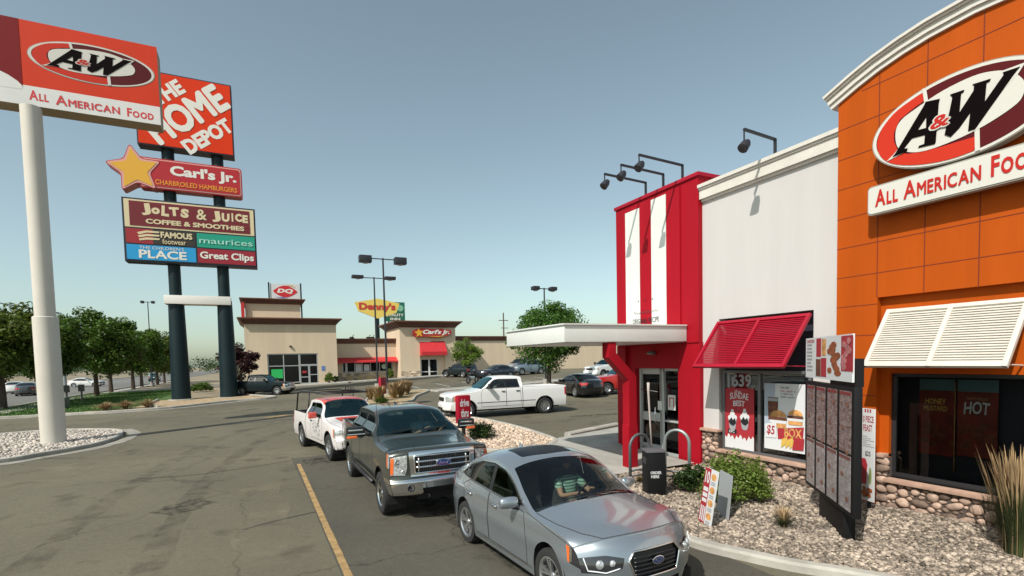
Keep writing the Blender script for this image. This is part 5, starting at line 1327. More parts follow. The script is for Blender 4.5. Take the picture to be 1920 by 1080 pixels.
# big window of the orange front
f_ = None
o, f_ = poster('dark red chicken poster with yellow lettering behind the left half of the big window', 10.66, 5.02, 4.50, 1.10, 2.44, mat('poster_dred', (.20, .02, .012), .6, var=.4, scale=4))
q = MB(); q.prism(rect(-5.02, 2.24, -4.50, 2.44), .001, .003, f_); q.build('poster_band', mat('poster_teal', (.10, .19, .22)), o)
lettering('HONEY', f_, (-4.93, 2.0, -4.62, 2.10), P_YEL, o, .004, bold=.02); lettering('MUSTARD', f_, (-4.95, 1.88, -4.60, 1.97), P_YEL, o, .004, bold=.02)
q = MB(); r_ = random.Random(8)
for k_ in range(16): q.prism(ellipse(-4.98+.46*r_.random(), 1.25+.4*r_.random(), .07, .05, 12), .002+.0004*k_, .004+.0004*k_, f_)
q.build('chicken_print', mat('poster_chicken', (.16, .035, .012), .6, var=.6, scale=14), o)
o, f_ = poster('dark red chicken poster reading HOT behind the right half of the big window', 10.66, 4.46, 3.92, 1.14, 2.44, MATS['poster_dred'])
q = MB(); q.prism(rect(-4.46, 2.24, -3.92, 2.44), .001, .003, f_); q.build('poster_band', MATS['poster_teal'], o)
lettering('HOT', f_, (-4.37, 1.85, -4.02, 2.06), P_WHT, o, .004, bold=.02, shear=.1, arc=.02); lettering('NASHVILLE', f_, (-4.33, 2.10, -4.05, 2.15), P_TAN, o, .004)
q = MB()
for k_ in range(16): q.prism(ellipse(-4.42+.46*r_.random(), 1.28+.4*r_.random(), .07, .05, 12), .002+.0004*k_, .004+.0004*k_, f_)
q.build('chicken_print', MATS['poster_chicken'], o)
q = MB(); q.tube([(10.63, 4.48, 2.4), (10.63, 4.48, .86)], .008, 6); tag(q.build('window_rod', P_TAN, smooth=True), 'thin tan rod hanging between the two dark red window posters', 'rod')

# ------------------------------------------------------------------ wall signs of the orange front
C_CREAM = mat('sign_cream', (.60, .58, .53), .5, spec=.2); C_ORED = mat('sign_orange_red', (.52, .030, .012), .5, spec=.2); C_MAR = mat('sign_maroon', (.085, .004, .006), .5, spec=.2)
C_BRN = mat('sign_dark_brown', (.004, .002, .002), .7, spec=.05); C_EDGE = mat('sign_edge', (.30, .28, .24), .5); C_RTXT = mat('sign_red_text', (.45, .020, .014), .5, spec=.2)
LOGO = dict(
    A=[(-.326, .579), (-.168, .521), (-.179, .412), (-.204, -.441), (-.213, -.48), (-.405, -.442), (-.392, -.399), (-.335, -.397), (-.327, -.189), (-.479, -.164), (-.575, -.344), (-.53, -.369), (-.541, -.436), (-.718, -.459), (-.683, -.396), (-.363, .457), (-.343, .512)],
    Ah=[(-.316, .218), (-.316, -.035), (-.414, -.014)],
    W=[(-.057, .525), (.091, .508), (.086, .463), (.06, .452), (.046, .041), (.186, .405), (.191, .518), (.173, .556), (.352, .524), (.344, .475), (.313, .469), (.3, .078), (.475, .501), (.465, .556), (.621, .536), (.565, .423), (.21, -.439), (.14, -.436), (.158, -.045), (.049, -.3), (-.041, -.439), (-.107, -.344), (-.031, .44)],
    inner=[(-.687, .128), (-.621, .37), (-.439, .517), (-.145, .68), (.172, .736), (.383, .66), (.545, .50), (.66, .20), (.65, -.066), (.57, -.228), (.312, -.42), (.006, -.535), (-.328, -.559), (-.535, -.45), (-.66, -.25)],
    red=[(-.366, .83), (-.545, .74), (-.72, .60), (-.87, .33), (-.93, .0), (-.88, -.334), (-.74, -.60), (-.50, -.79), (-.227, -.90), (.0, -.93), (.20, -.90), (.222, -.60), (.052, -.592), (-.182, -.58), (-.534, -.50), (-.66, -.33), (-.71, -.065), (-.71, .128), (-.64, .40), (-.459, .56), (-.356, .62)])
def logo(fr, cx, cz, a, b, parent, depth=.14):
    T = lambda pl: [(cx+u*a, cz+w_*b) for u, w_ in pl]
    o = MB().prism(ellipse(cx, cz, a, b, 64), -depth, 0, fr).build('sign_cabinet', C_EDGE, parent, smooth='auto')
    MB().prism(ellipse(cx, cz, a*.985, b*.975, 64), .001, .008, fr).build('sign_rim', C_CREAM, parent)
    MB().prism(ellipse(cx, cz, a*.94, b*.91, 64), .009, .012, fr).build('sign_field', C_MAR, parent)
    MB().prism(T(smoothline(LOGO['red'][:11], 3)[:]+LOGO['red'][10:]), .013, .016, fr).build('red_crescent', C_ORED, parent)
    q = MB(); q.prism(T([(-.375, .92), (-.33, .90), (-.30, .55), (-.345, .55)]), .017, .019, fr); q.prism(T([(.21, -.93), (.26, -.92), (.25, -.40), (.20, -.40)]), .017, .019, fr); q.each('divider', C_CREAM, parent)
    MB().prism(T(smoothline(LOGO['inner'], 4, True)), .0195, .022, fr).build('sign_face', C_CREAM, parent)
    for nm, hl in (('A', 'Ah'), ('W', None)):
        pl = LOGO[nm]
        q = MB(); q.prism(T(pl), .026, .034, fr, [T(LOGO[hl])] if hl else []); q.build('lettering', C_BRN, parent)
    # pale keyline round the tips that leave the oval
    q = MB(); q.prism(T([(-.80, -.52), (-.70, -.39), (-.60, -.20), (-.50, -.20), (-.52, -.42)]), .0225, .0245, fr); q.prism(T([(.42, .60), (.665, .585), (.60, .40), (.48, .20), (.40, .40)]), .0225, .0248, fr); q.each('keyline', C_CREAM, parent)
    # ampersand: 
    k_ = .25*a
    lettering('&', fr, (cx-.285*a, cz-.17*b, cx-.035*a, cz+.17*b), C_CREAM, parent, .038, bold=.10, shear=.15, name='ampersand_outline')
    lettering('&', fr, (cx-.265*a, cz-.14*b, cx-.055*a, cz+.14*b), C_RTXT, parent, .041, bold=.035, shear=.15, name='ampersand')
OS = empty('wall_sign', (10.1, 4.455, 6.76)); tag(OS, 'large oval cream and maroon sign with dark letters on the orange wall', 'sign')
def shift(root):
    L0 = root.location.copy()
    for c_ in kids(root): c_.location = -L0
logo(face_x(10.05), -4.305, 6.633, 1.2335, .6915, OS, .16); shift(OS)
BS = empty('wall_sign', (10.1, 4.3, 5.75)); tag(BS, 'long cream banner sign with red capital letters below the oval sign', 'sign')
fb = (V3((10.05, 0, 2.95*(1-.9663))), V3((0, -.9663, 0)), V3((0, 0, .9663)), V3((-1, 0, 0)))
MB().prism(rect(-5.80, 5.49, -2.95, 6.02, .07), -.14, 0, fb).build('sign_cabinet', C_EDGE, BS, smooth='auto')
MB().prism(rect(-5.78, 5.515, -2.97, 5.995, .06), .001, .012, fb).build('sign_face', C_CREAM, BS)
lettering('All', fb, (-5.66, 5.625, -5.28, 5.93), C_RTXT, BS, .02, bold=.03, small=.74); lettering('American', fb, (-5.19, 5.625, -4.10, 5.94), C_RTXT, BS, .02, bold=.02, small=.74, gap=.03); lettering('Food', fb, (-3.98, 5.625, -3.40, 5.95), C_RTXT, BS, .02, bold=.03, small=.74)
shift(BS)
# gooseneck lamps
LM = mat('lamp_black', (.02, .02, .025), .5)
def wall_lamp(y, xb, zb_, zt, xe, hz, label, group=None):
    r_ = empty('wall_lamp', (xb, y, zb_)); tag(r_, label, 'wall lamp', group); m_ = MB()
    sq(m_, [(xb, y, zb_), (xb, y, zt)], .05); sq(m_, [(xb, y, zt), (xe, y, zt+.05)], .05); o = m_.build('arm', LM, r_)
    h_ = MB(); h_.tube([(xe, y, zt+.02), (xe, y, hz+.10)], .018, 6)
    M_ = Matrix.Translation((xe+.02, y, hz)) @ Matrix.Rotation(.75, 4, 'Y'); b0 = len(h_.v)
    h_.lathe([(.001, .15), (.06, .14), (.10, .06), (.115, -.10), (.10, -.11), (.001, -.10)], 16); h_.v[b0:] = [tuple(M_ @ Vector(p_)) for p_ in h_.v[b0:]]
    h_.build('lamp_head', LM, r_, smooth='auto'); shift(r_)
for y, lb in ((11.97, 'black gooseneck lamp over the red tower, farthest of its three'), (11.24, 'black gooseneck lamp over the red tower, middle of its three'), (10.51, 'black gooseneck lamp over the red tower, nearest of its three')):
    wall_lamp(y, 10.42, 7.70, 8.06, 8.94, 7.83, lb, 'lamps over the red tower')
wall_lamp(7.90, 10.62, 7.42, 7.76, 9.62, 7.47, 'single black gooseneck lamp above the white wall')
# ------------------------------------------------------------------ drive-through things
Nn_ = Vector((7.80, 4.50, 0)); Ff_ = Vector((9.27, 6.23, 0)); dd_ = (Ff_-Nn_).normalized(); nn_ = Vector((-dd_.y, dd_.x, 0))
MBd = empty('menu_board', ((Nn_+Ff_)/2)[:]); tag(MBd, 'tall black menu board with four lit columns on the gravel bed', 'menu board')
Wd = (Ff_-Nn_).length; fm_ = (Ff_, -dd_, V3((0, 0, 1)), nn_)     # u from far end (0) to near end (Wd)
BLKP = mat('black_powder', (.006, .006, .007), .6, spec=.25)
MB().prism(rect(0, .47, Wd, 2.43), -.11, 0, fm_).build('cabinet', BLKP, MBd, bevel=.01)
MB().prism(rect(Wd*.30, 0, Wd*.80, .47), -.20, -.03, fm_).build('pedestal', BLKP, MBd, bevel=.01)
MB().prism(rect(Wd*.52, 2.43, Wd*.98, 2.85), -.14, -.03, fm_).build('top_box', BLKP, MBd)
def menu_mat(name, c1, c2, c3):
    m = bpy.data.materials.new(name); nt, b = _nodes(m); N, L = nt.nodes, nt.links; tc = N.new('ShaderNodeTexCoord')
    n = N.new('ShaderNodeTexNoise'); n.inputs['Scale'].default_value = 9; n.inputs['Detail'].default_value = 8
    mp = N.new('ShaderNodeMapping'); mp.inputs['Scale'].default_value = (1, 1, 2.2); L.new(tc.outputs['Object'], mp.inputs[0]); L.new(mp.outputs[0], n.inputs['Vector'])
    cr = N.new('ShaderNodeValToRGB'); cr.color_ramp.elements[0].position = .35; cr.color_ramp.elements[0].color = (*c1, 1); cr.color_ramp.elements[1].position = .62; cr.color_ramp.elements[1].color = (*c3, 1)
    e = cr.color_ramp.elements.new(.5); e.color = (*c2, 1); L.new(n.outputs['Fac'], cr.inputs[0]); L.new(cr.outputs[0], b.inputs['Base Color']); b.inputs['Roughness'].default_value = .25
    return m
MU = menu_mat('menu_print_warm', (.12, .07, .065), (.19, .145, .135), (.27, .225, .21)); ML = menu_mat('menu_print_grey', (.22, .19, .19), (.28, .25, .25), (.34, .32, .33))
for i in range(4):
    u0 = .06+i*(Wd-.10)/4+.025; u1 = u0+(Wd-.10)/4-.115
    if i == 3: u1 += .03
    for z0, z1, m_ in ((1.42, 2.36, MU), (.54, 1.38, ML)):
        q = MB().prism(rect(u0, z0, u1, z1), .001, .006, fm_).build('menu_panel', m_, MBd)
    t_ = MB(); r_ = random.Random(i); um = (u0+u1)/2
    for k_ in range(60):
        z = 2.31-k_*.0295
        if k_ % 6 == 5 or abs(z-1.40) < .04: continue
        for a_, b_ in ((u0+.02, um-.02), (um+.02, u1-.02)):
            L_ = (b_-a_)*r_.uniform(.35, .95); t_.prism(rect(a_, z, a_+L_, z+.009), .0065, .008, fm_)
    for z, hm in ((2.30, mat('menu_red', (.20, .03, .03), .4)), (1.32, mat('menu_header', (.16, .05, .04), .5))): MB().prism(rect(u0+.01, z, u1-.01, z+.045), .0085, .010, fm_).build('menu_header', hm, MBd)
    fd_ = MB()
    for k_ in range(5): fd_.prism(ellipse(u0+(u1-u0)*(.3 if k_ % 2 else .72), 2.15-k_*.36, .055, .04, 14), .0105+.0002*k_, .012+.0002*k_, fm_)
    fd_.each('food_print', mat('menu_food', (.20, .09, .06), .5, var=.5, scale=20), MBd)
    t_.build('menu_lines', mat('menu_text', (.24, .19, .19), .5), MBd)
tp = MB().prism(rect(.02, 2.50, Wd-.06, 3.22), -.02, .01, fm_).build('topper_panel', P_WHT, MBd)
for u0, u1, z0, z1, m_ in ((.62, .86, 2.88, 3.20, P_RED), (.86, 1.12, 2.54, 2.86, P_RED), (1.78, 2.24, 2.66, 3.20, P_RED), (.60, .84, 2.54, 2.84, P_BRN), (.90, 1.10, 2.9, 3.18, P_TAN)):
    MB().prism(rect(u0, z0, u1, z1), .011, .014, fm_).build('topper_print', m_, tp)
q = MB(); r_ = random.Random(2)
for k_ in range(14): q.prism(ellipse(1.45+r_.uniform(-.2, .2), 2.62+k_*.035, .10+.05*r_.random(), .05, 12), .012+.0003*k_, .014+.0003*k_, fm_)
q.build('chicken_print', mat('poster_chicken2', (.26, .07, .02), .6, var=.5, scale=14), tp)
q = MB()
for k_ in range(9): q.prism(ellipse(1.98+r_.uniform(-.14, .14), 2.72+k_*.05, .08, .05, 12), .016+.0003*k_, .018+.0003*k_, fm_)
q.build('food_print', mat('poster_pink', (.45, .16, .16), .6, var=.4, scale=14), tp)
q = MB()
for k_ in range(8): q.prism(rect(.10, 3.08-k_*.065, .10+.18+.14*r_.random(), 3.11-k_*.065), .011, .014, fm_)
q.build('print_bars', P_GRY, tp); q = MB(); lettering('CHICKEN', fm_, (.08, 3.13, .50, 3.19), P_RED, tp, .013, bold=.02)
shift(MBd)
# feast banner on a post
d2 = Vector((.33, .94, 0)).normalized(); n2 = Vector((-d2.y, d2.x, 0)); Fp = Vector((9.80, 5.53, 0)); ff2 = (Fp, -d2, V3((0, 0, 1)), n2)
FB = empty('banner_poster', Fp[:]); tag(FB, 'tall white chicken feast poster behind the near end of the menu board', 'poster')
fp = MB().prism(rect(0, .26, .30, 1.93), -.02, 0, ff2).build('poster_panel', P_WHT, FB, bevel=.003)
MB().prism(rect(.13, 0, .18, 1.7), -.06, -.022, ff2).build('stake', BLKP, FB)
for k_ in range(3): MB().prism(rect(.08+k_*.055, 1.86, .11+k_*.055, 1.92), .001, .003, ff2).build('print_bars', P_RED, fp)
lettering('10 PIECE', ff2, (.02, 1.68, .28, 1.80), P_RED, fp, .002, bold=.02); lettering('FEAST', ff2, (.05, 1.52, .25, 1.64), P_RED, fp, .002, bold=.02)
q = MB()
for k_ in range(6): q.prism(rect(.04, 1.42-k_*.035, .14+.08*((k_*7) % 3), 1.43-k_*.035), .001, .003, ff2)
q.build('print_bars', P_GRY, fp); lettering('$25', ff2, (.10, 1.06, .22, 1.16), INK, fp, .002, bold=.02)
q = MB(); q.prism([(.03, .55), (.13, .55), (.15, .9), (.01, .9)], .001, .004, ff2); q.prism([(.0, .9), (.16, .9), (.11, 1.02), (.03, 1.02)], .001, .004, ff2); q.build('bucket_print', P_RED, fp)
q = MB(); r_ = random.Random(4)
for k_ in range(12): q.prism(ellipse(.05+.2*r_.random(), .34+.15*r_.random(), .04, .04, 10), .004+.0004*k_, .006+.0004*k_, ff2)
q.build('chicken_print', MATS['poster_chicken2'], fp)
q = MB(); q.prism(ellipse(.22, .72, .03, .16, 12), .002, .004, ff2); q.build('corn_print', mat('poster_green', (.2, .26, .08)), fp)
shift(FB)
# yard signs
def yard(name, a, b_, top, tilt, label, m_=P_WHT):
    a, b_ = Vector((*a, 0)), Vector((*b_, 0)); d_ = (b_-a).normalized(); n_ = Vector((d_.y, -d_.x, 0)); n_ = n_ if n_.x < 0 else -n_
    up = (V3((0, 0, 1))+n_*-tilt).normalized(); r_ = empty(name, ((a+b_)/2)[:]); tag(r_, label, 'yard sign'); fr_ = (a, d_, up, n_)
    W_ = (b_-a).length; pn = MB().prism(rect(0, .05, W_, top), -.012, 0, fr_).build('sign_panel', m_, r_); lg = MB()
    for u in (.06, W_-.06): lg.tube([a+d_*u-n_*.02, a+d_*u+up*(top*.6)-n_*.02], .006, 6)
    lg.build('wire_stake', M_ALU, r_); return r_, fr_, W_, pn
r1, f1, W1, pn = yard('yard_sign', (6.84, 6.58), (6.68, 6.16), 1.0, .16, 'narrow red and white price sign with a large 10 and food pictures, stuck in gravel')
q = MB().prism(rect(.0, .05, W1*.46, 1.0), .001, .003, f1).build('red_band', P_RED, pn)
lettering('10', f1, (.03, .74, W1*.42, .95), P_WHT, pn, .005, bold=.03)
for z0, z1 in ((.60, .67), (.50, .57), (.41, .47)): MB().prism(rect(.03, z0, W1*.42, z1), .004, .006, f1).build('print_bars', P_WHT, pn)
for k_ in range(3): MB().prism(rect(.03+k_*.065, .08, .065+k_*.065, .34), .004, .006, f1).build('print_bars', P_WHT, pn)
for k_ in range(4):
    MB().prism(ellipse(W1*.72, .88-k_*.225, .085, .06, 20), .001, .004, f1).build('food_print', P_TAN, pn)
    for e in range(2): MB().prism(rect(W1*.56, .775-k_*.225-e*.035, W1*.88, .795-k_*.225-e*.035), .001, .004, f1).build('print_bars', P_GRY, pn)
shift(r1)
r2, f2, W2, _p = yard('yard_sign', (7.46, 6.74), (7.24, 6.28), .84, .10, 'blank grey back of a yard sign in front of the green bush', mat('sign_back', (.33, .35, .36), .6)); shift(r2)
# order post with microphone box
OP = empty('order_post', (7.35, 8.28, 0)); tag(OP, 'black order speaker post with white lettering beside the lane', 'speaker post')
ax_, ay_ = V3((-.40, -.915, 0)), V3((-.915, .40, 0))
q = MB(); q.frame_box((7.35, 8.28, .49), ax_, ay_, (0, 0, 1), .20, .19, .49); q.build('cabinet', BLKP, OP, bevel=.015)
q = MB(); q.frame_box((7.35, 8.28, .985), ax_, ay_, (0, 0, 1), .215, .205, .02); q.build('cap', mat('post_cap', (.10, .10, .11), .5), OP, bevel=.008)
fo2 = (V3((7.35, 8.28, 0))+ay_*.192-ay_*0, ax_, V3((0, 0, 1)), ay_)
fo3 = (V3((7.35, 8.28, 0))+ax_*.202, -ay_, V3((0, 0, 1)), ax_)
lettering('ORDER', fo3, (-.13, .52, .10, .58), P_WHT, OP, .002, bold=.03); lettering('HERE', fo3, (-.12, .44, .05, .50), P_WHT, OP, .002, bold=.03)
q = MB()
for k_ in range(7): q.frame_box(V3((7.35, 8.28, .72+k_*.02))+ay_*.194, ax_, ay_, (0, 0, 1), .10, .003, .004)
q.build('speaker_grille', mat('grille_grey', (.07, .07, .075), .5), OP); shift(OP)
q = MB(); q.tube([(7.50, 8.50, .95), (7.46, 8.50, 1.55), (7.42, 8.50, 2.20), (7.42, 8.50, 2.40)], [.016, .018, .024, .030], 8); st_ = q.build('pole_brush', mat('stick_pale', (.42, .36, .33), .6), smooth=True)
q = MB(); q.tube([(7.52, 8.50, .20), (7.50, 8.50, .94)], .02, 8); q.build('handle_grip', BLK, st_); tag(st_, 'thin pale pole standing upright behind the black order post', 'pole')
GAL = mat('galvanised', (.30, .33, .33), .45, .6)
def hoop(a, b_, h_, label, m_=GAL):
    a, b_ = Vector((*a, 0)), Vector((*b_, 0)); c_ = (a+b_)/2; r_ = (b_-a).length/2; d_ = (b_-a).normalized(); pts = [a, a+Vector((0, 0, h_-r_))]
    pts += [c_+d_*(-r_*math.cos(t_))+Vector((0, 0, h_-r_+r_*math.sin(t_))) for t_ in np.linspace(.15, PI-.15, 10)]; pts += [b_+Vector((0, 0, h_-r_)), b_]
    q = MB(); q.tube(pts, .035, 10); o = q.build('hoop_guard', m_, smooth=True)
    q = MB(); q.tube([a+Vector((0, 0, .42)), b_+Vector((0, 0, .42))], .022, 8); q.tube([a+Vector((0, 0, .30)), b_+Vector((0, 0, .30))], .022, 8); q.build('cross_bar', m_, o, smooth=True); tag(o, label, 'guard rail', 'pipe hoops round the order post')
hoop((7.30, 8.98), (7.85, 8.98), 1.22, 'dark pipe hoop guard left of the order post', mat('pipe_dark', (.10, .11, .12), .5, .4)); hoop((7.98, 8.62), (8.20, 8.12), 1.34, 'pale pipe hoop guard right of the order post')
# "drive thru" signs
def dsign(loc, rz, w_, h_, z0, label, txt):
    r_ = empty('direction_sign', loc, rz); tag(r_, label, 'sign')
    MB().box(-w_/2, w_/2, -.11, .11, z0, z0+h_).build('sign_box', M_REDT, r_, bevel=.025); MB().box(-.05, .05, -.05, .05, 0, z0).build('post', BLK, r_)
    f_ = (V3((0, -.112, 0)), V3((1, 0, 0)), V3((0, 0, 1)), V3((0, -1, 0)))
    if txt:
        lettering('drive', f_, (-w_*.36, z0+h_*.60, w_*.36, z0+h_*.88), P_WHT, r_, .003, bold=.03); lettering('thru', f_, (-w_*.30, z0+h_*.22, w_*.30, z0+h_*.52), P_WHT, r_, .003, bold=.03)
        MB().prism([(-w_*.3, z0+h_*.12), (w_*.1, z0+h_*.12), (w_*.1, z0+h_*.06), (w_*.3, z0+h_*.14), (w_*.1, z0+h_*.2), (w_*.1, z0+h_*.15), (-w_*.3, z0+h_*.15)], .002, .004, f_).build('arrow', P_WHT, r_)
    return r_
dsign((6.20, 16.45, gz(6.4, 16.4)+.05), .15, .48, .95, .68, 'red box sign reading drive thru beside the dark grey pickup', True)
dsign((7.62, 35.9, gz(7.6, 36)+.08), .75, .62, 1.15, .30, 'small red directional sign between the two tall lamp posts', False)
# ------------------------------------------------------------------ tall pole sign on the gravel island
M_POLE = mat('pole_cream', (.56, .52, .46), .5, var=.06, scale=.6)
PX, PY = -7.18, 25.26; pz = gz(PX, PY)
PS = empty('pole_sign', (PX, PY, pz)); tag(PS, 'tall cream pole carrying a wide orange, red and white restaurant sign on the gravel island', 'pole sign')
q = MB(); q.lathe([(.385, -.1), (.385, 4.85), (.355, 4.88)], 40); q.build('lower_pole', M_POLE, PS, smooth='auto')
q = MB(); q.lathe([(.315, 4.8), (.315, 12.6)], 40); q.build('upper_pole', M_POLE, PS, smooth='auto')
q = MB(); q.lathe([(.48, .0), (.48, .06), (.40, .08)], 32); q.build('base_plate', M_CONC, PS, smooth='auto')
fp_ = (V3((-PX, 0, -pz)), V3((1, 0, 0)), V3((0, 0, 1)), V3((0, -1, 0)))
def w2(lst): return lst
Z0, Z1 = 12.78, 16.05; XL, XR = -12.4, -3.17
MB().prism(rect(XL, Z0, XR, 15.80), -.85, 0, fp_).build('sign_cabinet', mat('cabinet_tan', (.30, .22, .13), .6), PS)
MB().prism(rect(-7.36, 13.47, XR+.02, 15.82), .0, .02, fp_).build('orange_panel', mat('sign_orange', (.58, .040, .012), .55, spec=.2, var=.04, scale=.8), PS)
MB().prism(rect(XL, Z0-.02, XR+.02, 13.47), .0, .02, fp_).build('white_band', mat('sign_white', (.66, .65, .63), .45, var=.04, scale=.8), PS)
sw = [(XL, 15.82), (XL, 13.9), (-8.6, 13.98), (-8.1, 13.90), (-7.75, 13.75), (-7.5, 13.58), (-7.36, 13.42), (-7.36, 15.82)]
MB().prism(sw, .021, .028, fp_).build('red_panel', mat('sign_dark_red', (.18, .004, .006), .5, spec=.2, var=.05), PS)
MB().prism([(XL, 13.2), (XL, 13.9), (-8.6, 13.98), (-8.1, 13.90), (-7.75, 13.75), (-7.5, 13.58), (-7.36, 13.42), (-7.4, 13.3)], .0205, .0245, fp_).build('white_swoosh', MATS['sign_white'], PS)
LG = fp_[0]+fp_[3]*.024; fl = (LG, fp_[1], fp_[2], fp_[3]); logo(fl, -5.215, 14.66, 1.96, .73, PS, depth=.002)
RT = mat('sign_red_bright', (.58, .03, .035), .45)
lettering('All', fp_, (-7.20, 12.97, -6.64, 13.33), RT, PS, .024, bold=.03, small=.74); lettering('American', fp_, (-6.44, 12.93, -4.48, 13.30), RT, PS, .024, bold=.02, small=.74, gap=.03); lettering('Food', fp_, (-4.25, 12.90, -3.38, 13.24), RT, PS, .024, bold=.03, small=.74)

# ------------------------------------------------------------------ shopping centre pylon
M_PYL = mat('pylon_green', (.006, .017, .021), .5, spec=.25, var=.15, scale=.8)
YY = 47.9
PY_ = empty('pylon_sign', (-4.1, YY, gz(-4, YY))); tag(PY_, 'tall twin post shopping centre pylon with stacked store sign boxes', 'pylon sign')
L0 = PY_.location.copy(); fy = (V3((-L0.x, 0, -L0.z)), V3((1, 0, 0)), V3((0, 0, 1)), V3((0, -1, 0)))
for x in (-5.72, -2.34):
    q = MB(); q.lathe([(.68, 0), (.55, 7.6), (.53, 8.0)], 36, (x-L0.x, .7, 0)); q.lathe([(.43, 7.9), (.43, 25.0-L0.z)], 28, (x-L0.x, .7, 0)); q.build('post', M_PYL, PY_, smooth='auto')
    q = MB(); q.lathe([(.95, 0), (.95, .08), (.7, .10)], 28, (x-L0.x, .7, 0)); q.build('post_footing', M_CONC, PY_, smooth='auto')
MB().prism(rect(-6.44, 7.95, -1.86, 8.62), -1.3, 0, fy).build('cross_beam', mat('beam_cream', (.74, .71, .66), .5), PY_, bevel=.02)
def sbox(nm, x0, z0, x1, z1, face, edge=None, d=1.15, r=0, inset=.10):
    e = edge or mat('cabinet_dark', (.015, .02, .035), .5)
    o = MB().prism(rect(x0, z0, x1, z1, r), -d, 0, fy).build(nm, e, PY_, smooth=None)
    MB().prism(rect(x0+inset, z0+inset, x1-inset, z1-inset, r*.8), .0, .03, fy).build('sign_face', face, o); return o
HO = mat('home_orange', (.66, .036, .004), .55, spec=.2, var=.05, scale=.5); HW = mat('letter_white', (.72, .70, .64), .5)
o = sbox('sign_cabinet', -7.55, 19.95, -1.08, 25.55, HO, inset=.09)
a_ = math.atan2(5.6, 6.47)*.92
def diag(s, u, v, wd, ht, bold, sh=0): lettering(s, fy, (u-wd/2, v-ht/2, u+wd/2, v+ht/2), HW, o, .045, bold=bold, rot=a_, shear=sh)
diag('THE', -5.45, 24.1, 2.4, 1.1, .05); diag('HOME', -4.22, 22.72, 6.3, 2.15, .045); diag('DEPOT', -2.88, 21.25, 4.0, 1.15, .05)
# stencil bars
q = MB()
for (u, v, L_) in ((-4.15, 22.72, 5.6),):
    pass
# star box
CR = mat('carl_red', (.42, .014, .020), .4); CY = mat('carl_yellow', (.72, .38, .035), .4); CP = mat('carl_pink', (.66, .34, .30), .4)
o = MB().prism(rect(-7.6, 16.72, -.62, 19.02, .22), -1.0, 0, fy).build('sign_cabinet', CR, PY_)
MB().prism(rect(-7.5, 16.80, -.70, 18.94, .2), .0, .02, fy).build('sign_border', CP, o); MB().prism(rect(-7.42, 16.88, -.78, 18.86, .18), .021, .04, fy).build('sign_face', CR, o)
lettering("Carl's Jr.", fy, (-5.55, 17.62, -1.02, 18.62), HW, o, .05, bold=.04); lettering('CHARBROILED HAMBURGERS', fy, (-6.55, 17.03, -1.0, 17.42), mat('carl_orange', (.74, .24, .02), .5), o, .05, bold=.03)
def star(cx, cz, R_, r_, rot=0): return [(cx+(R_ if i % 2 == 0 else r_)*math.cos(PI/2+rot+i*PI/5), cz+(R_ if i % 2 == 0 else r_)*math.sin(PI/2+rot+i*PI/5)) for i in range(10)]
sc = (-7.78, 17.98)
so_ = MB().prism(roundpoly(star(*sc, 1.92, .98, .14), .3), -1.0, .05, fy).build('star_cabinet', CR, PY_); 
MB().prism(roundpoly(star(*sc, 1.82, .92, .14), .25), .051, .07, fy).build('star_border', CP, so_); MB().prism(roundpoly(star(*sc, 1.58, .76, .14), .12), .071, .09, fy).build('star_face', CY, so_)
# tenant box
JM = mat('tenant_maroon', (.16, .012, .016), .4); JC = mat('tenant_cream', (.66, .55, .34), .5)
o = sbox('sign_cabinet', -8.75, 11.08, .22, 15.86, mat('tenant_back', (.02, .02, .03), .5), inset=.08)
MB().prism(rect(-8.62, 13.66, .10, 15.74), .031, .05, fy).build('tenant_border', JC, o); MB().prism(rect(-8.30, 13.78, -.20, 15.62), .051, .07, fy).build('tenant_face', JM, o)
for s_, b_, r__ in (('J', (-7.55, 14.62, -6.95, 15.5), .12), ('o', (-6.9, 14.75, -6.35, 15.25), 0), ('L', (-6.25, 14.65, -5.75, 15.45), -.08), ('T', (-5.75, 14.72, -5.1, 15.4), .05), ('S', (-5.0, 14.66, -4.45, 15.35), -.1), ('&', (-3.95, 14.6, -3.25, 15.42), 0), ('J', (-2.9, 14.55, -2.3, 15.4), .1), ('U', (-2.2, 14.62, -1.65, 15.3), -.05), ('I', (-1.5, 14.68, -1.38, 15.35), 0), ('C', (-1.25, 14.7, -.75, 15.35), .1), ('E', (-.72, 14.66, -.32, 15.3), 0)):
    lettering(s_, fy, b_, JC, o, .08, bold=(.02 if s_ == '&' else .06), rot=r__)
lettering('COFFEE & SMOOTHIES', fy, (-7.3, 13.98, -.62, 14.36), JC, o, .08, bold=.05)
def tenant(x0, z0, x1, z1, m_): MB().prism(rect(x0, z0, x1, z1), .031, .05, fy).build('tenant_face', m_, o)
tenant(-8.60, 12.46, -6.9, 13.56, mat('foot_red', (.32, .02, .025), .4)); tenant(-6.9, 12.46, -4.12, 13.56, mat('foot_brown', (.035, .028, .02), .4))
tenant(-4.0, 12.46, .10, 13.56, mat('tenant_teal', (.012, .30, .20), .4)); tenant(-8.60, 11.24, -4.12, 12.36, mat('tenant_blue', (.02, .30, .60), .4)); tenant(-4.0, 11.24, .10, 12.36, mat('tenant_red', (.30, .014, .028), .4))
q = MB()
for k_ in range(3): q.prism([(-7.9+.05*k_, 13.28-.24*k_), (-7.3, 13.46-.26*k_), (-6.45, 13.44-.26*k_), (-6.5, 13.32-.26*k_), (-7.3, 13.30-.27*k_), (-7.75, 13.12-.22*k_)], .051, .07, fy)
q.build('tenant_logo', JC, o)
lettering('FAMOUS', fy, (-6.4, 12.98, -4.3, 13.46), JC, o, .07, bold=.05); lettering('footwear', fy, (-6.3, 12.52, -4.75, 12.92), JC, o, .07, bold=.01)
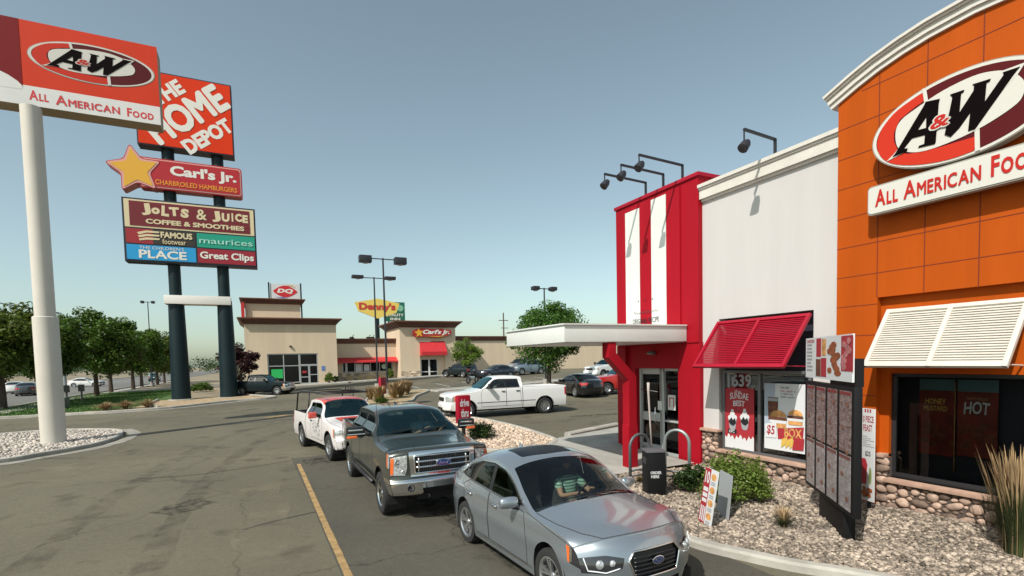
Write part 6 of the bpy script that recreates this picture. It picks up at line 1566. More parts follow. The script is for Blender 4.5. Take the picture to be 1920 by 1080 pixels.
lettering('maurices', fy, (-3.85, 12.78, -.05, 13.22), mat('mint', (.35, .66, .55), .5), o, .07, bold=.01)
lettering("THE CHILDREN'S", fy, (-7.8, 12.06, -4.9, 12.28), HW, o, .07, bold=.0); lettering('PLACE', fy, (-7.85, 11.36, -4.75, 12.0), HW, o, .07, bold=.03)
lettering('Great Clips', fy, (-3.85, 11.42, -.02, 12.14), HW, o, .07, bold=.03)

# ------------------------------------------------------------------ far building on the north side of the lot
FYY = 62.0; M_TAN = mat('tan_stucco', (.62, .50, .365), .9, var=.08, scale=.6, streak=True, spec=.2, bump=.1, bscale=30); M_BRNC = mat('brown_cornice', (.135, .052, .028), .6, var=.15, scale=2)
M_STN = mat('ledge_stone', (.50, .40, .29), .85, island=.5, var=.3, scale=3); M_DARKG = mat('dark_shop_glass', (.006, .007, .008), .12, spec=.35); M_AWN = mat('red_awning', (.50, .022, .028), .6, var=.08, scale=2)
FBD = empty('far_building', (10, 66, 0)); tag(FBD, 'long tan stucco restaurant building with brown cornices across the lot', 'building')
def fb_(mb, name, m, parent=None, **k):
    mb.v = [(x-10, y-66, z) for x, y, z in mb.v]; return mb.build(name, m, parent or FBD, **k)
fF = face_y(FYY)
q = MB(); q.prism(rect(-1.3, .3, 8.1, 7.45), -.3, 0, fF, [rect(.82, .78, 6.0, 4.2)]); fb_(q, 'tall_wall', M_TAN)
q = MB(); q.box(-1.3, 8.1, FYY+.3, 80, 6.9, 7.4); q.box(-1.3, -1.0, FYY+.3, 80, .3, 6.9); q.box(7.8, 8.1, FYY+.3, 80, .3, 6.9); fb_(q, 'tall_block', M_TAN)
def cornice(x0, x1, y, z0, z1, depth, out, name='cornice'):
    q = MB(); n = 5
    for k_ in range(n):
        t0 = k_/n; e = out*((k_+1)/n)**1.3
        q.box(x0-e, x1+e, y-e, y+depth+e, z0+(z1-z0)*k_/n+.0005*k_, z0+(z1-z0)*(k_+1)/n)
    fb_(q, name, M_BRNC)
cornice(-1.3, 8.1, FYY, 7.42, 8.12, 10, .62)
q = MB(); q.box(-1.15, 4.6, FYY+3, FYY+10, 8.1, 10.05); fb_(q, 'roof_block', M_TAN); cornice(-1.15, 4.6, FYY+3, 9.95, 10.55, 7, .55)
q = MB(); q.box(-1.55, -1.22, FYY+2.6, FYY+2.9, 8.1, 10.0); fb_(q, 'roof_edge_panel', M_AWN)
fW = face_y(FYY+2.2)
q = MB(); q.prism(rect(8.1, .4, 15.9, 5.35), -.3, 0, fW, [rect(8.95, 1.85, 15.9-.9, 3.15)]); fb_(q, 'wing_wall', M_TAN); cornice(8.12, 15.4, FYY+2.2, 5.33, 5.95, 8, .40)
q = MB(); q.box(15.4, 22.8, FYY-.0, FYY+.3, .6, .9); fb_(q, 'plinth', M_TAN)
q = MB(); q.prism(rect(15.45, .5, 22.6, 7.20), -.3, 0, face_y(FYY), [rect(17.9, .95, 21.15, 5.5)]); q.box(15.45, 15.75, FYY+.3, FYY+8, .5, 7.2); q.box(22.3, 22.6, FYY+.3, FYY+8, .5, 7.2); q.box(15.76, 22.29, FYY+.31, FYY+8, 6.9, 7.19); fb_(q, 'entry_tower', M_TAN)
cornice(15.45, 22.6, FYY, 7.2, 7.98, 8, .75)
q = MB(); q.box(22.6, 62, FYY+2.2, FYY+14, .6, 5.62); q.box(8.1, 22.6, FYY+2.5, FYY+14, .6, 5.3); fb_(q, 'east_wing', M_TAN); cornice(22.65, 62, FYY+2.2, 5.62, 6.24, 8, .35)
# windows and doors
q = MB(); q.box(.7, 6.1, FYY+.9, FYY+1.0, .4, 4.3); q.box(8.9, 15.1, FYY+3.2, FYY+3.3, 1.6, 3.3); q.box(17.8, 21.2, FYY+1.2, FYY+1.3, .6, 5.5); fb_(q, 'interior', M_INT)
def wgrid(x0, x1, z0, z1, y, xs, zs_, m_=M_ALU, gl=M_DARKG, w_=.09, nm='window'):
    q = MB()
    for x in [x0+w_/2, x1-w_/2]+xs: q.box(x-w_/2, x+w_/2, y-.05, y+.05, z0, z1)
    for z in [z0+w_/2, z1-w_/2]+zs_: q.box(x0+w_, x1-w_, y-.045, y+.045, z-w_/2, z+w_/2)
    f_ = fb_(q, nm, m_); g_ = MB(); g_.box(x0+.03, x1-.03, y-.005, y+.005, z0+.03, z1-.03); fb_(g_, 'pane', gl, f_); return f_
wgrid(.85, 4.05, .95, 4.18, FYY+.12, [2.43], [2.85]); wgrid(4.07, 5.98, 2.9, 4.18, FYY+.12, [], []); wgrid(4.07, 5.02, .80, 2.88, FYY+.12, [], [1.55], nm='door'); wgrid(5.04, 5.98, .80, 2.88, FYY+.12, [], [1.8])
q = MB(); q.box(1.15, 2.3, FYY+.08, FYY+.10, 1.5, 2.5); fb_(q, 'green_poster', mat('green_poster', (.02, .42, .10), .5))
q = MB(); q.box(4.3, 4.75, FYY+.06, FYY+.065, 2.0, 2.25); fb_(q, 'door_sign', P_RED)
wgrid(8.97, 14.98, 1.87, 3.13, FYY+2.4, [10.4, 11.3, 12.3, 13.4], [])
q = MB(); q.box(10.5, 11.2, FYY+2.36, FYY+2.38, 1.95, 2.9); q.box(11.5, 12.15, FYY+2.36, FYY+2.38, 2.0, 2.8); q.box(9.3, 9.55, FYY+2.36, FYY+2.38, 1.95, 3.05); fb_(q, 'window_paper', P_WHT)
q = MB(); q.prism(ellipse(13.95, 2.5, .32, .32, 24), -.18, -.17, face_y(FYY+2.2)); fb_(q, 'window_disc', mat('disc_green', (.4, .55, .45), .5))
wgrid(18.05, 19.12, .98, 3.32, FYY+.35, [], [1.7], M_WHITE, nm='door'); wgrid(19.14, 20.22, .98, 3.32, FYY+.35, [], [1.7], M_WHITE, nm='door')
q = MB(); q.box(20.25, 21.15, FYY+.3, FYY+.4, .9, 5.4); q.box(17.9, 20.25, FYY+.3, FYY+.4, 3.34, 5.4); q.box(17.9, 18.03, FYY+.3, FYY+.4, .9, 3.34); fb_(q, 'entry_infill', M_TAN)
def slab_awn(x0, x1, y, z0, z1, out):
    q = MB(); q.add([(x0, y, z1), (x1, y, z1), (x1, y-out, z0+.25*(z1-z0)), (x0, y-out, z0+.25*(z1-z0)), (x0, y-out, z0), (x1, y-out, z0), (x0, y, z0), (x1, y, z0)], [(0, 1, 2, 3), (3, 2, 5, 4), (0, 3, 4, 6), (1, 7, 5, 2), (6, 4, 5, 7)])
    fb_(q, 'awning', M_AWN)
slab_awn(8.15, 15.42, FYY+2.2, 3.02, 3.66, 1.1); slab_awn(17.9, 21.15, FYY+.0, 3.74, 5.46, .9)
def ledge(x0, x1, y, z0, z1, seed, thick=.12):
    m_ = MB(); r_ = random.Random(seed); z = z0
    while z < z1-.04:
        h_ = r_.uniform(.10, .2); x = x0
        while x < x1-.05:
            w_ = min(r_.uniform(.2, .6), x1-x); m_.box(x+.01, x+w_-.01, y-r_.uniform(.02, .07), y, z+.01, min(z+h_, z1)); x += w_
        z += h_
    fb_(m_, 'stone_veneer', M_STN)
ledge(15.5, 17.9, FYY, .75, 1.85, 1); ledge(21.15, 22.55, FYY, .9, 1.9, 2); ledge(8.3, 14.6, FYY+2.2, .6, 1.75, 3)
q = MB()
for k_ in range(6): q.prism([(9.2+k_*1.2, 1.18), (9.7+k_*1.2, .85), (10.2+k_*1.2, 1.18), (9.7+k_*1.2, 1.52)], .08, .10, face_y(FYY+2.2))
fb_(q, 'diamond_panels', mat('diamond_tan', (.50, .36, .18), .7))
q = MB(); q.box(8.1, 15.3, FYY+2.05, FYY+2.19, 1.76, 1.85); fb_(q, 'sill', M_TAN)
q = MB(); q.box(6.35, 6.75, FYY-.02, FYY, 2.2, 2.75); fb_(q, 'wall_notice', mat('notice_blue', (.12, .2, .42), .5))
q = MB(); q.lathe([(.001, .1), (.12, .08), (.14, -.06), (.001, -.06)], 12, (3.2, FYY-.1, 5.0)); fb_(q, 'wall_light', BLK)
r_ = random.Random(7)
for x, z_ in ((10.8, 6.0), (12.9, 6.0), (13.4, 6.0)):
    q = MB(); q.box(x-.25, x+.25, FYY+6, FYY+6.5, 5.9, 6.35); q.tube([(x, FYY+6.2, 6.3), (x+.25, FYY+6.2, 6.62)], .05, 6); fb_(q, 'roof_vent', BLK)
# wall sign with a star above the entrance
WS = empty('wall_sign', (19.4, FYY-.2, 6.5)); tag(WS, 'small red script sign with a yellow star above the far entrance', 'sign')
fy2 = (V3((-19.4, 0, -6.5)), V3((1, 0, 0)), V3((0, 0, 1)), V3((0, -1, 0)))
outl2 = [(16.95, 6.75), (17.4, 6.95), (18.2, 7.12), (19.6, 7.0), (20.6, 7.08), (21.9, 6.85), (22.0, 6.4), (21.2, 6.1), (20.0, 5.92), (18.4, 6.05), (17.3, 5.95), (17.0, 6.25)]
MB().prism(roundpoly(outl2, .2), 0, .16, fy2).build('sign_cabinet', mat('script_red', (.38, .02, .02), .4), WS)
MB().prism(star(17.75, 6.52, .60, .27, .1), .17, .19, fy2).build('star', CY, WS)
lettering("Carl's Jr.", fy2, (18.25, 6.22, 21.7, 6.92), HW, WS, .19, bold=.045, shear=.25); MB().prism([(18.6, 6.12), (20.2, 6.02), (21.3, 6.16), (20.2, 6.12)], .17, .19, fy2).build('swash', CY, WS)
# DQ sign on two poles behind the building
def polesign(name, loc, label, cat='sign'):
    r_ = empty(name, loc); tag(r_, label, cat); return r_
q0 = V3((3.3, 70, gz(3, 70))); R1 = polesign('pole_sign', q0, 'white sign with a red lozenge and white letters on two posts above the far roof')
f1_ = (-q0, V3((1, 0, 0)), V3((0, 0, 1)), V3((0, -1, 0))); f1_ = (V3((-q0.x, 0, -q0.z)), V3((1, 0, 0)), V3((0, 0, 1)), V3((0, -1, 0)))
MB().prism(rect(1.58, 11.2, 4.98, 13.02), -.4, 0, f1_).build('sign_cabinet', P_WHT, R1)
loz = [(1.85, 12.1), (2.5, 12.58), (3.1, 12.82), (3.7, 12.78), (4.2, 12.5), (4.75, 12.08), (4.2, 11.66), (3.6, 11.38), (3.0, 11.38), (2.4, 11.66)]
MB().prism(roundpoly(loz, .2), .001, .02, f1_).build('lozenge', mat('dq_red', (.55, .02, .03), .4), R1)
lettering('DQ', f1_, (2.35, 11.80, 4.2, 12.42), HW, R1, .03, bold=.06, shear=.2)
MB().prism([(3.4, 12.9), (4.2, 12.85), (4.5, 12.55), (4.1, 12.75)], .02, .03, f1_).build('swash', CY, R1); MB().prism([(2.1, 11.42), (2.9, 11.28), (3.6, 11.30), (2.9, 11.36)], .02, .03, f1_).build('swash', mat('dq_blue', (.03, .12, .5), .4), R1)
for x in (1.45, 5.10): MB().box(x-q0.x-.08, x-q0.x+.08, -.1, .1, 0, 13.15-q0.z).build('post', M_PYL, R1)
# yellow and green motel-side signs, further back
q0 = V3((22.9, 110, 1.4)); R2 = polesign('pole_sign', q0, 'yellow hexagonal diner sign with red letters on a dark pole behind the far roof'); f2_ = (V3((-q0.x, 0, -q0.z)), V3((1, 0, 0)), V3((0, 0, 1)), V3((0, -1, 0)))
hexa = [(18.3, 15.6), (23.0, 16.5), (27.6, 15.6), (26.9, 13.6), (22.9, 12.3), (19.0, 13.8)]
MB().prism(hexa, -.5, 0, f2_).build('sign_cabinet', mat('diner_yellow', (.74, .55, .12), .4), R2)
lettering("Denny's", f2_, (19.1, 13.7, 26.7, 15.6), mat('diner_red', (.50, .04, .03), .5), R2, .05, bold=.045); MB().box(-.3, .3, .1, .5, 0, 11.3).build('post', M_PYL, R2)
q0 = V3((26.9, 113, 1.4)); R3 = polesign('pole_sign', q0, 'dark green motel sign on two posts, partly behind the yellow sign'); f3_ = (V3((-q0.x, 0, -q0.z)), V3((1, 0, 0)), V3((0, 0, 1)), V3((0, -1, 0)))
MB().prism(rect(24.9, 12.0, 29.5, 16.2), -.5, 0, f3_).build('sign_cabinet', mat('motel_green', (.012, .13, .085), .4), R3)
lettering('QUALITY', f3_, (25.0, 13.0, 29.2, 13.7), HW, R3, .04, bold=.04); lettering('INN', f3_, (26.2, 12.25, 28.4, 12.8), HW, R3, .04, bold=.04); MB().prism(ellipse(28.5, 14.9, .7, .7, 20), .001, .03, f3_).build('sun_disc', mat('motel_mint', (.2, .45, .3), .5), R3)
for x in (-1.0, 1.0): MB().box(x-.15, x+.15, .1, .4, 0, 11).build('post', M_PYL, R3)

# ------------------------------------------------------------------ lamp posts
def lamp_post(x, y, h, heads, hw_, label, group=None, rz=0, th=.32):
    z = gz(x, y); r_ = empty('lamp_post', (x, y, z), rz); tag(r_, label, 'lamp post', group)
    q = MB(); q.tube([(0, 0, 0), (0, 0, h)], [.085, .06], 10); q.build('pole', LM, r_, smooth='auto'); q = MB(); q.lathe([(.28, 0), (.28, .5), (.2, .52)], 16); q.build('footing', M_CONC, r_, smooth='auto')
    q = MB(); q.tube([(-hw_*.6, 0, h-.08), (hw_*.6, 0, h-.08)], .04, 8); q.build('arm', LM, r_)
    for s_ in heads:
        a = MB(); a.box(s_*hw_*.6-(0 if s_ > 0 else hw_*.62), s_*hw_*.6+(hw_*.62 if s_ > 0 else 0), -.3, .3, h+.10-th, h+.10); o = a.build('lamp_head', LM, r_, bevel=.04)
        a = MB(); a.lathe([(.24, .1-th), (.2, .04-th), (.001, 0-th)], 14, (s_*hw_*.9, 0, h)); a.build('lens', mat('lamp_lens', (.25, .25, .25), .2), o)
    return r_
lamp_post(8.57, 38.66, 10.25, (-1, 1), 1.42, 'tall twin headed lamp post, nearer and taller of the two crossing the diner sign', th=.50); lamp_post(9.4, 46.2, 9.9, (-1, 1), 1.55, 'twin headed lamp post with thin flat heads, farther of the two crossing the diner sign', th=.26)
lamp_post(22.4, 38.8, 8.4, (-1, 1), .95, 'slim twin headed lamp post rising behind the large leafy tree'); lamp_post(-15.0, 96, 13.0, (-1, 1), .75, 'lamp post standing just left of the pylon behind the street trees')
q0 = empty('street_lamp', (-25.3, 95, gz(-25, 95))); tag(q0, 'grey street mast with a long arm reaching left above the street trees', 'street lamp')
q = MB(); q.tube([(0, 0, 0), (0, 0, 11.0)], [.22, .13], 10); q.build('mast', GAL, q0, smooth='auto'); q = MB(); q.tube([(0, 0, 10.9), (-7, -.6, 12.3), (-13, -1, 13.4), (-22, -2, 14.9)], [.12, .09, .07, .05], 8); q.build('arm', GAL, q0, smooth=True)
UP = empty('utility_pole', (38, 80, gz(30, 80))); tag(UP, 'thin wooden utility pole far behind the building', 'utility pole'); q = MB(); q.tube([(0, 0, 0), (0, 0, 9.6)], [.16, .11], 8); q.tube([(-.9, 0, 8.3), (.9, 0, 8.3)], .07, 6); q.tube([(-.5, 0, 7.0), (.9, 0, 7.0)], .06, 6); q.build('pole', mat('wood_pole', (.09, .07, .055), .9), UP)
# ------------------------------------------------------------------ trees and plants
def leafmat(name, c, trans=.35):
    m = bpy.data.materials.new(name); m.use_nodes = True; nt = m.node_tree; N, L = nt.nodes, nt.links; b = N['Principled BSDF']; out = N['Material Output']
    g = N.new('ShaderNodeNewGeometry'); hv = N.new('ShaderNodeHueSaturation'); mr = N.new('ShaderNodeMapRange'); mr.inputs[3].default_value = .55; mr.inputs[4].default_value = 1.5
    L.new(g.outputs['Random Per Island'], mr.inputs[0]); L.new(mr.outputs[0], hv.inputs['Value']); hv.inputs['Color'].default_value = (*c, 1)
    mh = N.new('ShaderNodeMapRange'); mh.inputs[3].default_value = .485; mh.inputs[4].default_value = .515; L.new(g.outputs['Random Per Island'], mh.inputs[0]); L.new(mh.outputs[0], hv.inputs['Hue'])
    L.new(hv.outputs[0], b.inputs['Base Color']); b.inputs['Roughness'].default_value = .5; b.inputs['Specular IOR Level'].default_value = .35
    t = N.new('ShaderNodeBsdfTranslucent'); L.new(hv.outputs[0], t.inputs[0]); mx = N.new('ShaderNodeMixShader'); mx.inputs[0].default_value = trans
    L.new(b.outputs[0], mx.inputs[1]); L.new(t.outputs[0], mx.inputs[2]); L.new(mx.outputs[0], out.inputs['Surface']); MATS[name] = m; return m
L_ST = leafmat('leaf_street', (.065, .120, .012)); L_OLV = leafmat('leaf_olive', (.085, .115, .014)); L_BIG = leafmat('leaf_big', (.065, .14, .018)); L_YNG = leafmat('leaf_young', (.12, .19, .022)); L_PUR = leafmat('leaf_purple', (.045, .014, .016)); L_BSH = leafmat('leaf_bush', (.14, .20, .035)); L_DRK = leafmat('leaf_dark', (.03, .06, .012)); L_FAR = leafmat('leaf_far', (.04, .075, .022))
BARK = mat('bark', (.075, .055, .04), .95, var=.4, scale=8, bump=.6, bscale=20)
def leaves(cent, rad, n, size, rg, squash=1.0, up=.3):
    """n quads gaussian-scattered round clump centres"""
    k = len(cent); i = rg.integers(0, k, n); d = rg.normal(0, 1, (n, 3)); d /= np.linalg.norm(d, axis=1, keepdims=True)
    P = cent[i]+d*(rad[i]*rg.random(n)**.45)[:, None]*np.array([1, 1, squash])
    nv = d*.6+rg.normal(0, .6, (n, 3)); nv[:, 2] += up; nv /= np.linalg.norm(nv, axis=1, keepdims=True)
    t = np.cross(nv, rg.normal(0, 1, (n, 3))); t /= np.linalg.norm(t, axis=1, keepdims=True); b = np.cross(nv, t)
    s = size*rg.uniform(.6, 1.35, n)[:, None]; t = t*s*.5; b = b*s*.30
    V = np.stack([P-t, P+b*1.0-t*.1, P+t, P-b*1.0-t*.1], 1)
    bend = nv*s*.10; V[:, 0] -= bend; V[:, 2] -= bend
    return V.reshape(-1, 3), np.arange(n*4).reshape(-1, 4)
def tree(name, x, y, h, cr, cz0, label, m, nclump=38, nleaf=9000, lsize=.2, seed=0, group=None, tr=.16, cat='tree', sq=.8, lean=0, squash=.8, openess=.30, z=None):
    rg = np.random.default_rng(seed); z = gz(x, y) if z is None else z; r_ = empty(name, (x, y, z)); tag(r_, label, cat, group)
    zc = (cz0+h)/2; hh = (h-cz0)/2; C = []
    while len(C) < nclump:
        p = rg.uniform(-1, 1, 3); l = np.linalg.norm(p)
        if l > 1 or l < .35: continue
        C.append((p[0]*cr*.86, p[1]*cr*.86, zc+p[2]*hh*.86))
    C = np.array(C); rad = cr*openess*rg.uniform(.65, 1.3, nclump)
    T = MB(); nk = 5; fork = cz0+.12*hh
    T.tube([(0, 0, -.1), (lean*.3, .03, fork*.5), (lean, 0, fork), (lean*1.1, .05, zc), (lean, 0, zc+hh*.5)], [tr*1.25, tr, tr*.85, tr*.45, tr*.15], 10)
    order = rg.permutation(nclump)[:min(nclump, 16)]
    for i in order:
        c = C[i]; s0 = fork+(zc-fork)*rg.uniform(0, .9); mid = np.array([c[0]*.45+lean*.5, c[1]*.45, (s0+c[2])/2+.1*hh])
        T.tube([(lean, 0, s0), tuple(mid), tuple(c)], [tr*.42, tr*.26, tr*.08], 6)
    T.build('trunk', BARK, r_, smooth='auto', fix=False)
    V, F = leaves(C, rad, nleaf, lsize, rg, squash); raw_mesh('crown', V, F, m, r_)
    return r_
sp = [(-17.6, 50.5, 5.8, 3.4), (-15.9, 57.5, 5.6, 3.2), (-15.4, 66.0, 6.0, 3.5), (-15.2, 74.5, 6.0, 3.5), (-15.3, 83, 6.0, 3.5), (-15.4, 92, 6.0, 3.5), (-15.5, 101, 6.0, 3.5), (-15.4, 110, 6, 3.5)]
names_ = ['street tree at the left edge of the picture', 'street tree directly behind the cream sign pole', 'street tree just right of the cream sign pole', 'street tree beside the parked white car, second right of the sign pole', 'street tree with a dark forked trunk, third right of the sign pole', 'street tree fourth right of the sign pole', 'street tree nearest the pylon posts', 'farthest street tree, just showing behind the pylon post']
for i, (x, y, h, c) in enumerate(sp): tree('street_tree', x+(.5, -.4, .3, -.5, .2, -.3, .4, 0)[i], y, h*(1.46, 1.38, 1.52, 1.40, 1.46, 1.36, 1.5, 1.4)[i], c*(1.14, 1.05, 1.2, 1.0, 1.12, 1.02, 1.15, 1.1)[i], (2.1, 1.8, 2.3, 1.9, 2.2, 2.0, 2.1, 2)[i], names_[i], L_ST if i % 3 else L_OLV, 56, 15000, .30, seed=10+i, group='street trees along the sidewalk', tr=.20, openess=.27)
for i, (x, y, h) in enumerate(((-24, 47, 6.4), (-31, 56, 6.5), (-38, 64, 7))): tree('street_tree', x-1, y, h*1.3, 4.2, 1.8, ['broad olive tree at the far left edge of the picture', 'second tree beyond the left roadside', 'third tree beyond the left roadside'][i], L_OLV, 46, 9000, .32, seed=60+i, group='street trees along the sidewalk', tr=.2, openess=.27)
tree('purple_tree', -1.6, 55.5, 5.0, 1.9, 1.0, 'dark purple leaved tree behind the dark pickup and the right pylon post', L_PUR, 30, 7000, .20, seed=31, tr=.12)
tree('leafy_tree', 19.2, 32.8, 6.7, 3.3, 1.5, 'large leafy green tree behind the white canopy', L_BIG, 74, 22000, .17, seed=42, tr=.17, openess=.26, lean=.05)
tree('young_tree', 21.2, 54.8, 4.7, 2.0, 1.0, 'young pale green tree in front of the far entrance', L_YNG, 30, 4500, .20, seed=53, tr=.08, openess=.28)
# distant wood beyond the street, one mass
rg = np.random.default_rng(8); n = 260
cx = np.concatenate([rg.uniform(-420, -45, n), rg.uniform(-40, 60, 60)]); cy = np.concatenate([rg.uniform(240, 420, n)-np.abs(rg.normal(0, 30, n)), rg.uniform(200, 300, 60)])
C = np.stack([cx, cy, rg.uniform(1, 5.5, len(cx))], -1); V, F = leaves(C, rg.uniform(3, 6, len(cx)), 60000, .75, rg, .6); o = raw_mesh('distant_woods', V, F, L_FAR); tag(o, 'low belt of distant woods beyond the road', 'woods', kind='stuff')
def bush(name, x, y, rx, ry, h, n, ls, m, label, seed, z=None, cat='shrub', nc=40, group=None):
    rg = np.random.default_rng(seed); z = gz(x, y)+.08 if z is None else z; r_ = empty(name, (x, y, z)); tag(r_, label, cat, group)
    a = rg.uniform(0, 2*PI, nc); e = np.arccos(rg.uniform(0, 1, nc)); rr = rg.uniform(.45, .9, nc)
    C = np.stack([np.cos(a)*np.sin(e)*rx*rr, np.sin(a)*np.sin(e)*ry*rr, h*.18+np.cos(e)*h*.78*rr], -1); V, F = leaves(C, np.full(nc, min(rx, h)*.30), n, ls, rg, .9, .5)
    V[:, 2] = np.maximum(V[:, 2], .0); raw_mesh('foliage', V, F, m, r_); T = MB()
    for i in range(14): T.tube([(C[i][0]*.1, C[i][1]*.1, 0), tuple(C[i]*.6), tuple(C[i])], [.018, .012, .005], 5)
    T.build('stem', BARK, r_, fix=False); return r_
bush('green_bush', 8.26, 6.98, .74, .66, 1.0, 8200, .060, L_BSH, 'broad leafy green bush behind the yard signs', 1, nc=70)
bush('dark_shrub', 8.15, 8.05, .40, .40, .62, 2600, .055, L_DRK, 'small dark green shrub next to the order post', 2)
bush('round_shrub', 7.05, 16.9, .62, .5, .62, 2600, .07, L_DRK, 'low dark green shrub on the gravel beside the drive thru sign', 3)
for i, (x, y) in enumerate(((7.0, 60.9), (14.0, 61.5))): bush('entrance_shrub', x, y, .55, .5, 1.3, 1200, .14, L_YNG, ['bright green shrub right of the far left glass door', 'bright green shrub below the far red awning'][i], 4+i, group='shrubs along the far building')
bush('entrance_shrub', 7.7, 61.2, .4, .4, .9, 900, .12, L_DRK, 'dark small shrub behind the bright shrub at the far building', 9, group='shrubs along the far building')
bush('flower_shrub', 24.5, 55.0, 1.2, .7, .9, 1500, .14, mat('leaf_gold', (.35, .20, .03), .8, island=.5), 'golden flowering shrub behind the young tree', 12)
bush('roadside_shrub', -5.5, 62, 1.6, 1.2, 1.0, 1500, .18, L_ST, 'rounded green shrub seen between the pylon posts', 14)
bush('yellow_shrub', 6.75, 32.2, .5, .5, .45, 900, .08, L_YNG, 'pale green ground shrub at the tip of the lamp post island', 15)
def grass_clump(name, x, y, h, n, label, cg, ct, seed, spread=.5, w_=.007, z=None, group=None, plumes=0, droop=.55):
    rg = np.random.default_rng(seed); z = gz(x, y)+.08 if z is None else z; r_ = empty(name, (x, y, z)); tag(r_, label, 'ornamental grass', group)
    def blades(n, h, m, nm, w_, spread, hmin=.5, dr=droop, pl=False):
        V = []; F = []
        a = rg.uniform(0, 2*PI, n); r0 = rg.uniform(0, .16*h, n); L_ = h*rg.uniform(hmin, 1, n); sp_ = rg.uniform(.05, 1, n)*spread
        for i in range(n):
            d = np.array([math.cos(a[i]), math.sin(a[i]), 0]); s = np.array([-d[1], d[0], 0])*w_; base = d*r0[i]; b = len(V)
            for k in range(5):
                t = k/4; p = base+d*(sp_[i]*t**1.6*L_[i])+np.array([0, 0, L_[i]*(t-dr*.5*sp_[i]*t**3)]); ww = (.22, .22, .35, 1.25, .1)[k] if pl else (1-t*.85); V.append(p-s*ww); V.append(p+s*ww)
            for k in range(4): F.append((b+2*k, b+2*k+1, b+2*k+3, b+2*k+2))
        return raw_mesh(nm, np.array(V), np.array(F), m, r_)
    blades(n, h*.66, cg, 'blades', w_, spread*1.35, .4)
    if plumes: blades(plumes, h, ct, 'plumes', w_*2.2, spread*.75, .72, .25, True)
    return r_
GB = mat('blade_green', (.035, .048, .012), .7, island=.5); GT_ = mat('blade_tan', (.30, .20, .10), .8, island=.45); GO = mat('blade_gold', (.30, .21, .075), .8, island=.5)
grass_clump('ornamental_grass', 9.50, 3.22, 1.55, 4200, 'tall ornamental grass clump with tan plumes in front of the big window', GB, GT_, 1, .32, .005, .05, plumes=240)
grass_clump('ornamental_grass', 9.85, 2.75, 1.45, 3000, 'ornamental grass clump cut by the right edge of the picture', GB, GT_, 2, .34, .005, .05, plumes=200)
grass_clump('grass_tuft', 7.70, 5.55, .38, 420, 'small tuft of green and rusty grass in the gravel near the menu board', GB, GT_, 3, .9, .004, .06, plumes=60)
grass_clump('grass_tuft', 7.75, 9.2, .35, 300, 'small dry grass tuft at the foot of the hoop guards', GO, GT_, 4, .9, .004, .05)
for i, (x, y, h) in enumerate(((6.9, 34.0, 1.1), (8.2, 35.1, 1.2), (9.3, 37.4, 1.2), (8.9, 36.0, 1.0), (10.0, 38.4, 1.1), (6.7, 35.6, .9))):
    grass_clump('golden_grass', x, y, h, 420, ['golden grass clump at the left end of the lamp post island', 'golden grass clump right of the small red sign', 'golden grass clump at the foot of the tall lamp post', 'golden grass clump in front of the tall lamp post', 'golden grass clump farthest back on the lamp post island', 'low golden grass clump behind the white and red pickup rack'][i], GO, GT_, 20+i, .8, .018, group='golden grasses round the lamp posts', plumes=140)
for i, (x, y) in enumerate(((-9.2, 42.0), (-8.2, 42.3), (-7.0, 42.4))):
    grass_clump('dry_grass', x, y, 1.0, 520, ['dry tan grass clump, left of three near the pylon kerb', 'dry tan grass clump, middle of three near the pylon kerb', 'dry tan grass clump, right of three near the pylon kerb'][i], GT_, GT_, 40+i, 1.6, .02, group='dry grasses by the pylon')
# lawn blades on the bank
rg = np.random.default_rng(5); n = 22000; P = np.stack([rg.uniform(-17, -7.8, n), rg.uniform(42, 73, n)], -1); hgt = rg.uniform(.05, .14, n); a = rg.uniform(0, PI, n)
zz = gza(P[:, 0], P[:, 1])+.02; dx, dy = np.cos(a)*.03, np.sin(a)*.03
V = np.stack([np.c_[P[:, 0]-dx, P[:, 1]-dy, zz], np.c_[P[:, 0]+dx, P[:, 1]+dy, zz], np.c_[P[:, 0]+rg.normal(0, .03, n), P[:, 1]+rg.normal(0, .03, n), zz+hgt]], 1).reshape(-1, 3)
keep = P[:, 1] > 41.2+(P[:, 0]+17)*.02; o = raw_mesh('lawn_grass', V, np.arange(n*3).reshape(-1, 3), mat('lawn_blade', (.06, .13, .02), .8, island=.4)); tag(o, 'short green lawn grass on the bank below the street trees', 'grass', kind='stuff')
q = MB(); q.box(-.7, .7, -.5, .5, 0, .75); q.box(-.75, .75, -.55, .55, .75, .82); o = q.build('utility_cabinet', mat('cabinet_green', (.03, .065, .05), .6), bevel=.03); o.location = (-13.3, 47.5, gz(-13, 47)); tag(o, 'low dark green utility cabinet on the grass bank right of the sign pole', 'utility box')
for i, (x, y) in enumerate(((-14.6, 55.0), (-13.9, 56.2))):
    q = MB(); q.tube([(0, 0, 0), (0, 0, 1.5)], .07, 8); q.box(-.2, .2, -.12, .12, .9, 1.5); o = q.build('meter_post', mat('meter_grey', (.12, .11, .10), .7)); o.location = (x, y, gz(x, y)); tag(o, ['left grey meter post on the grass bank', 'right grey meter post on the grass bank'][i], 'meter post', 'meter posts on the bank')
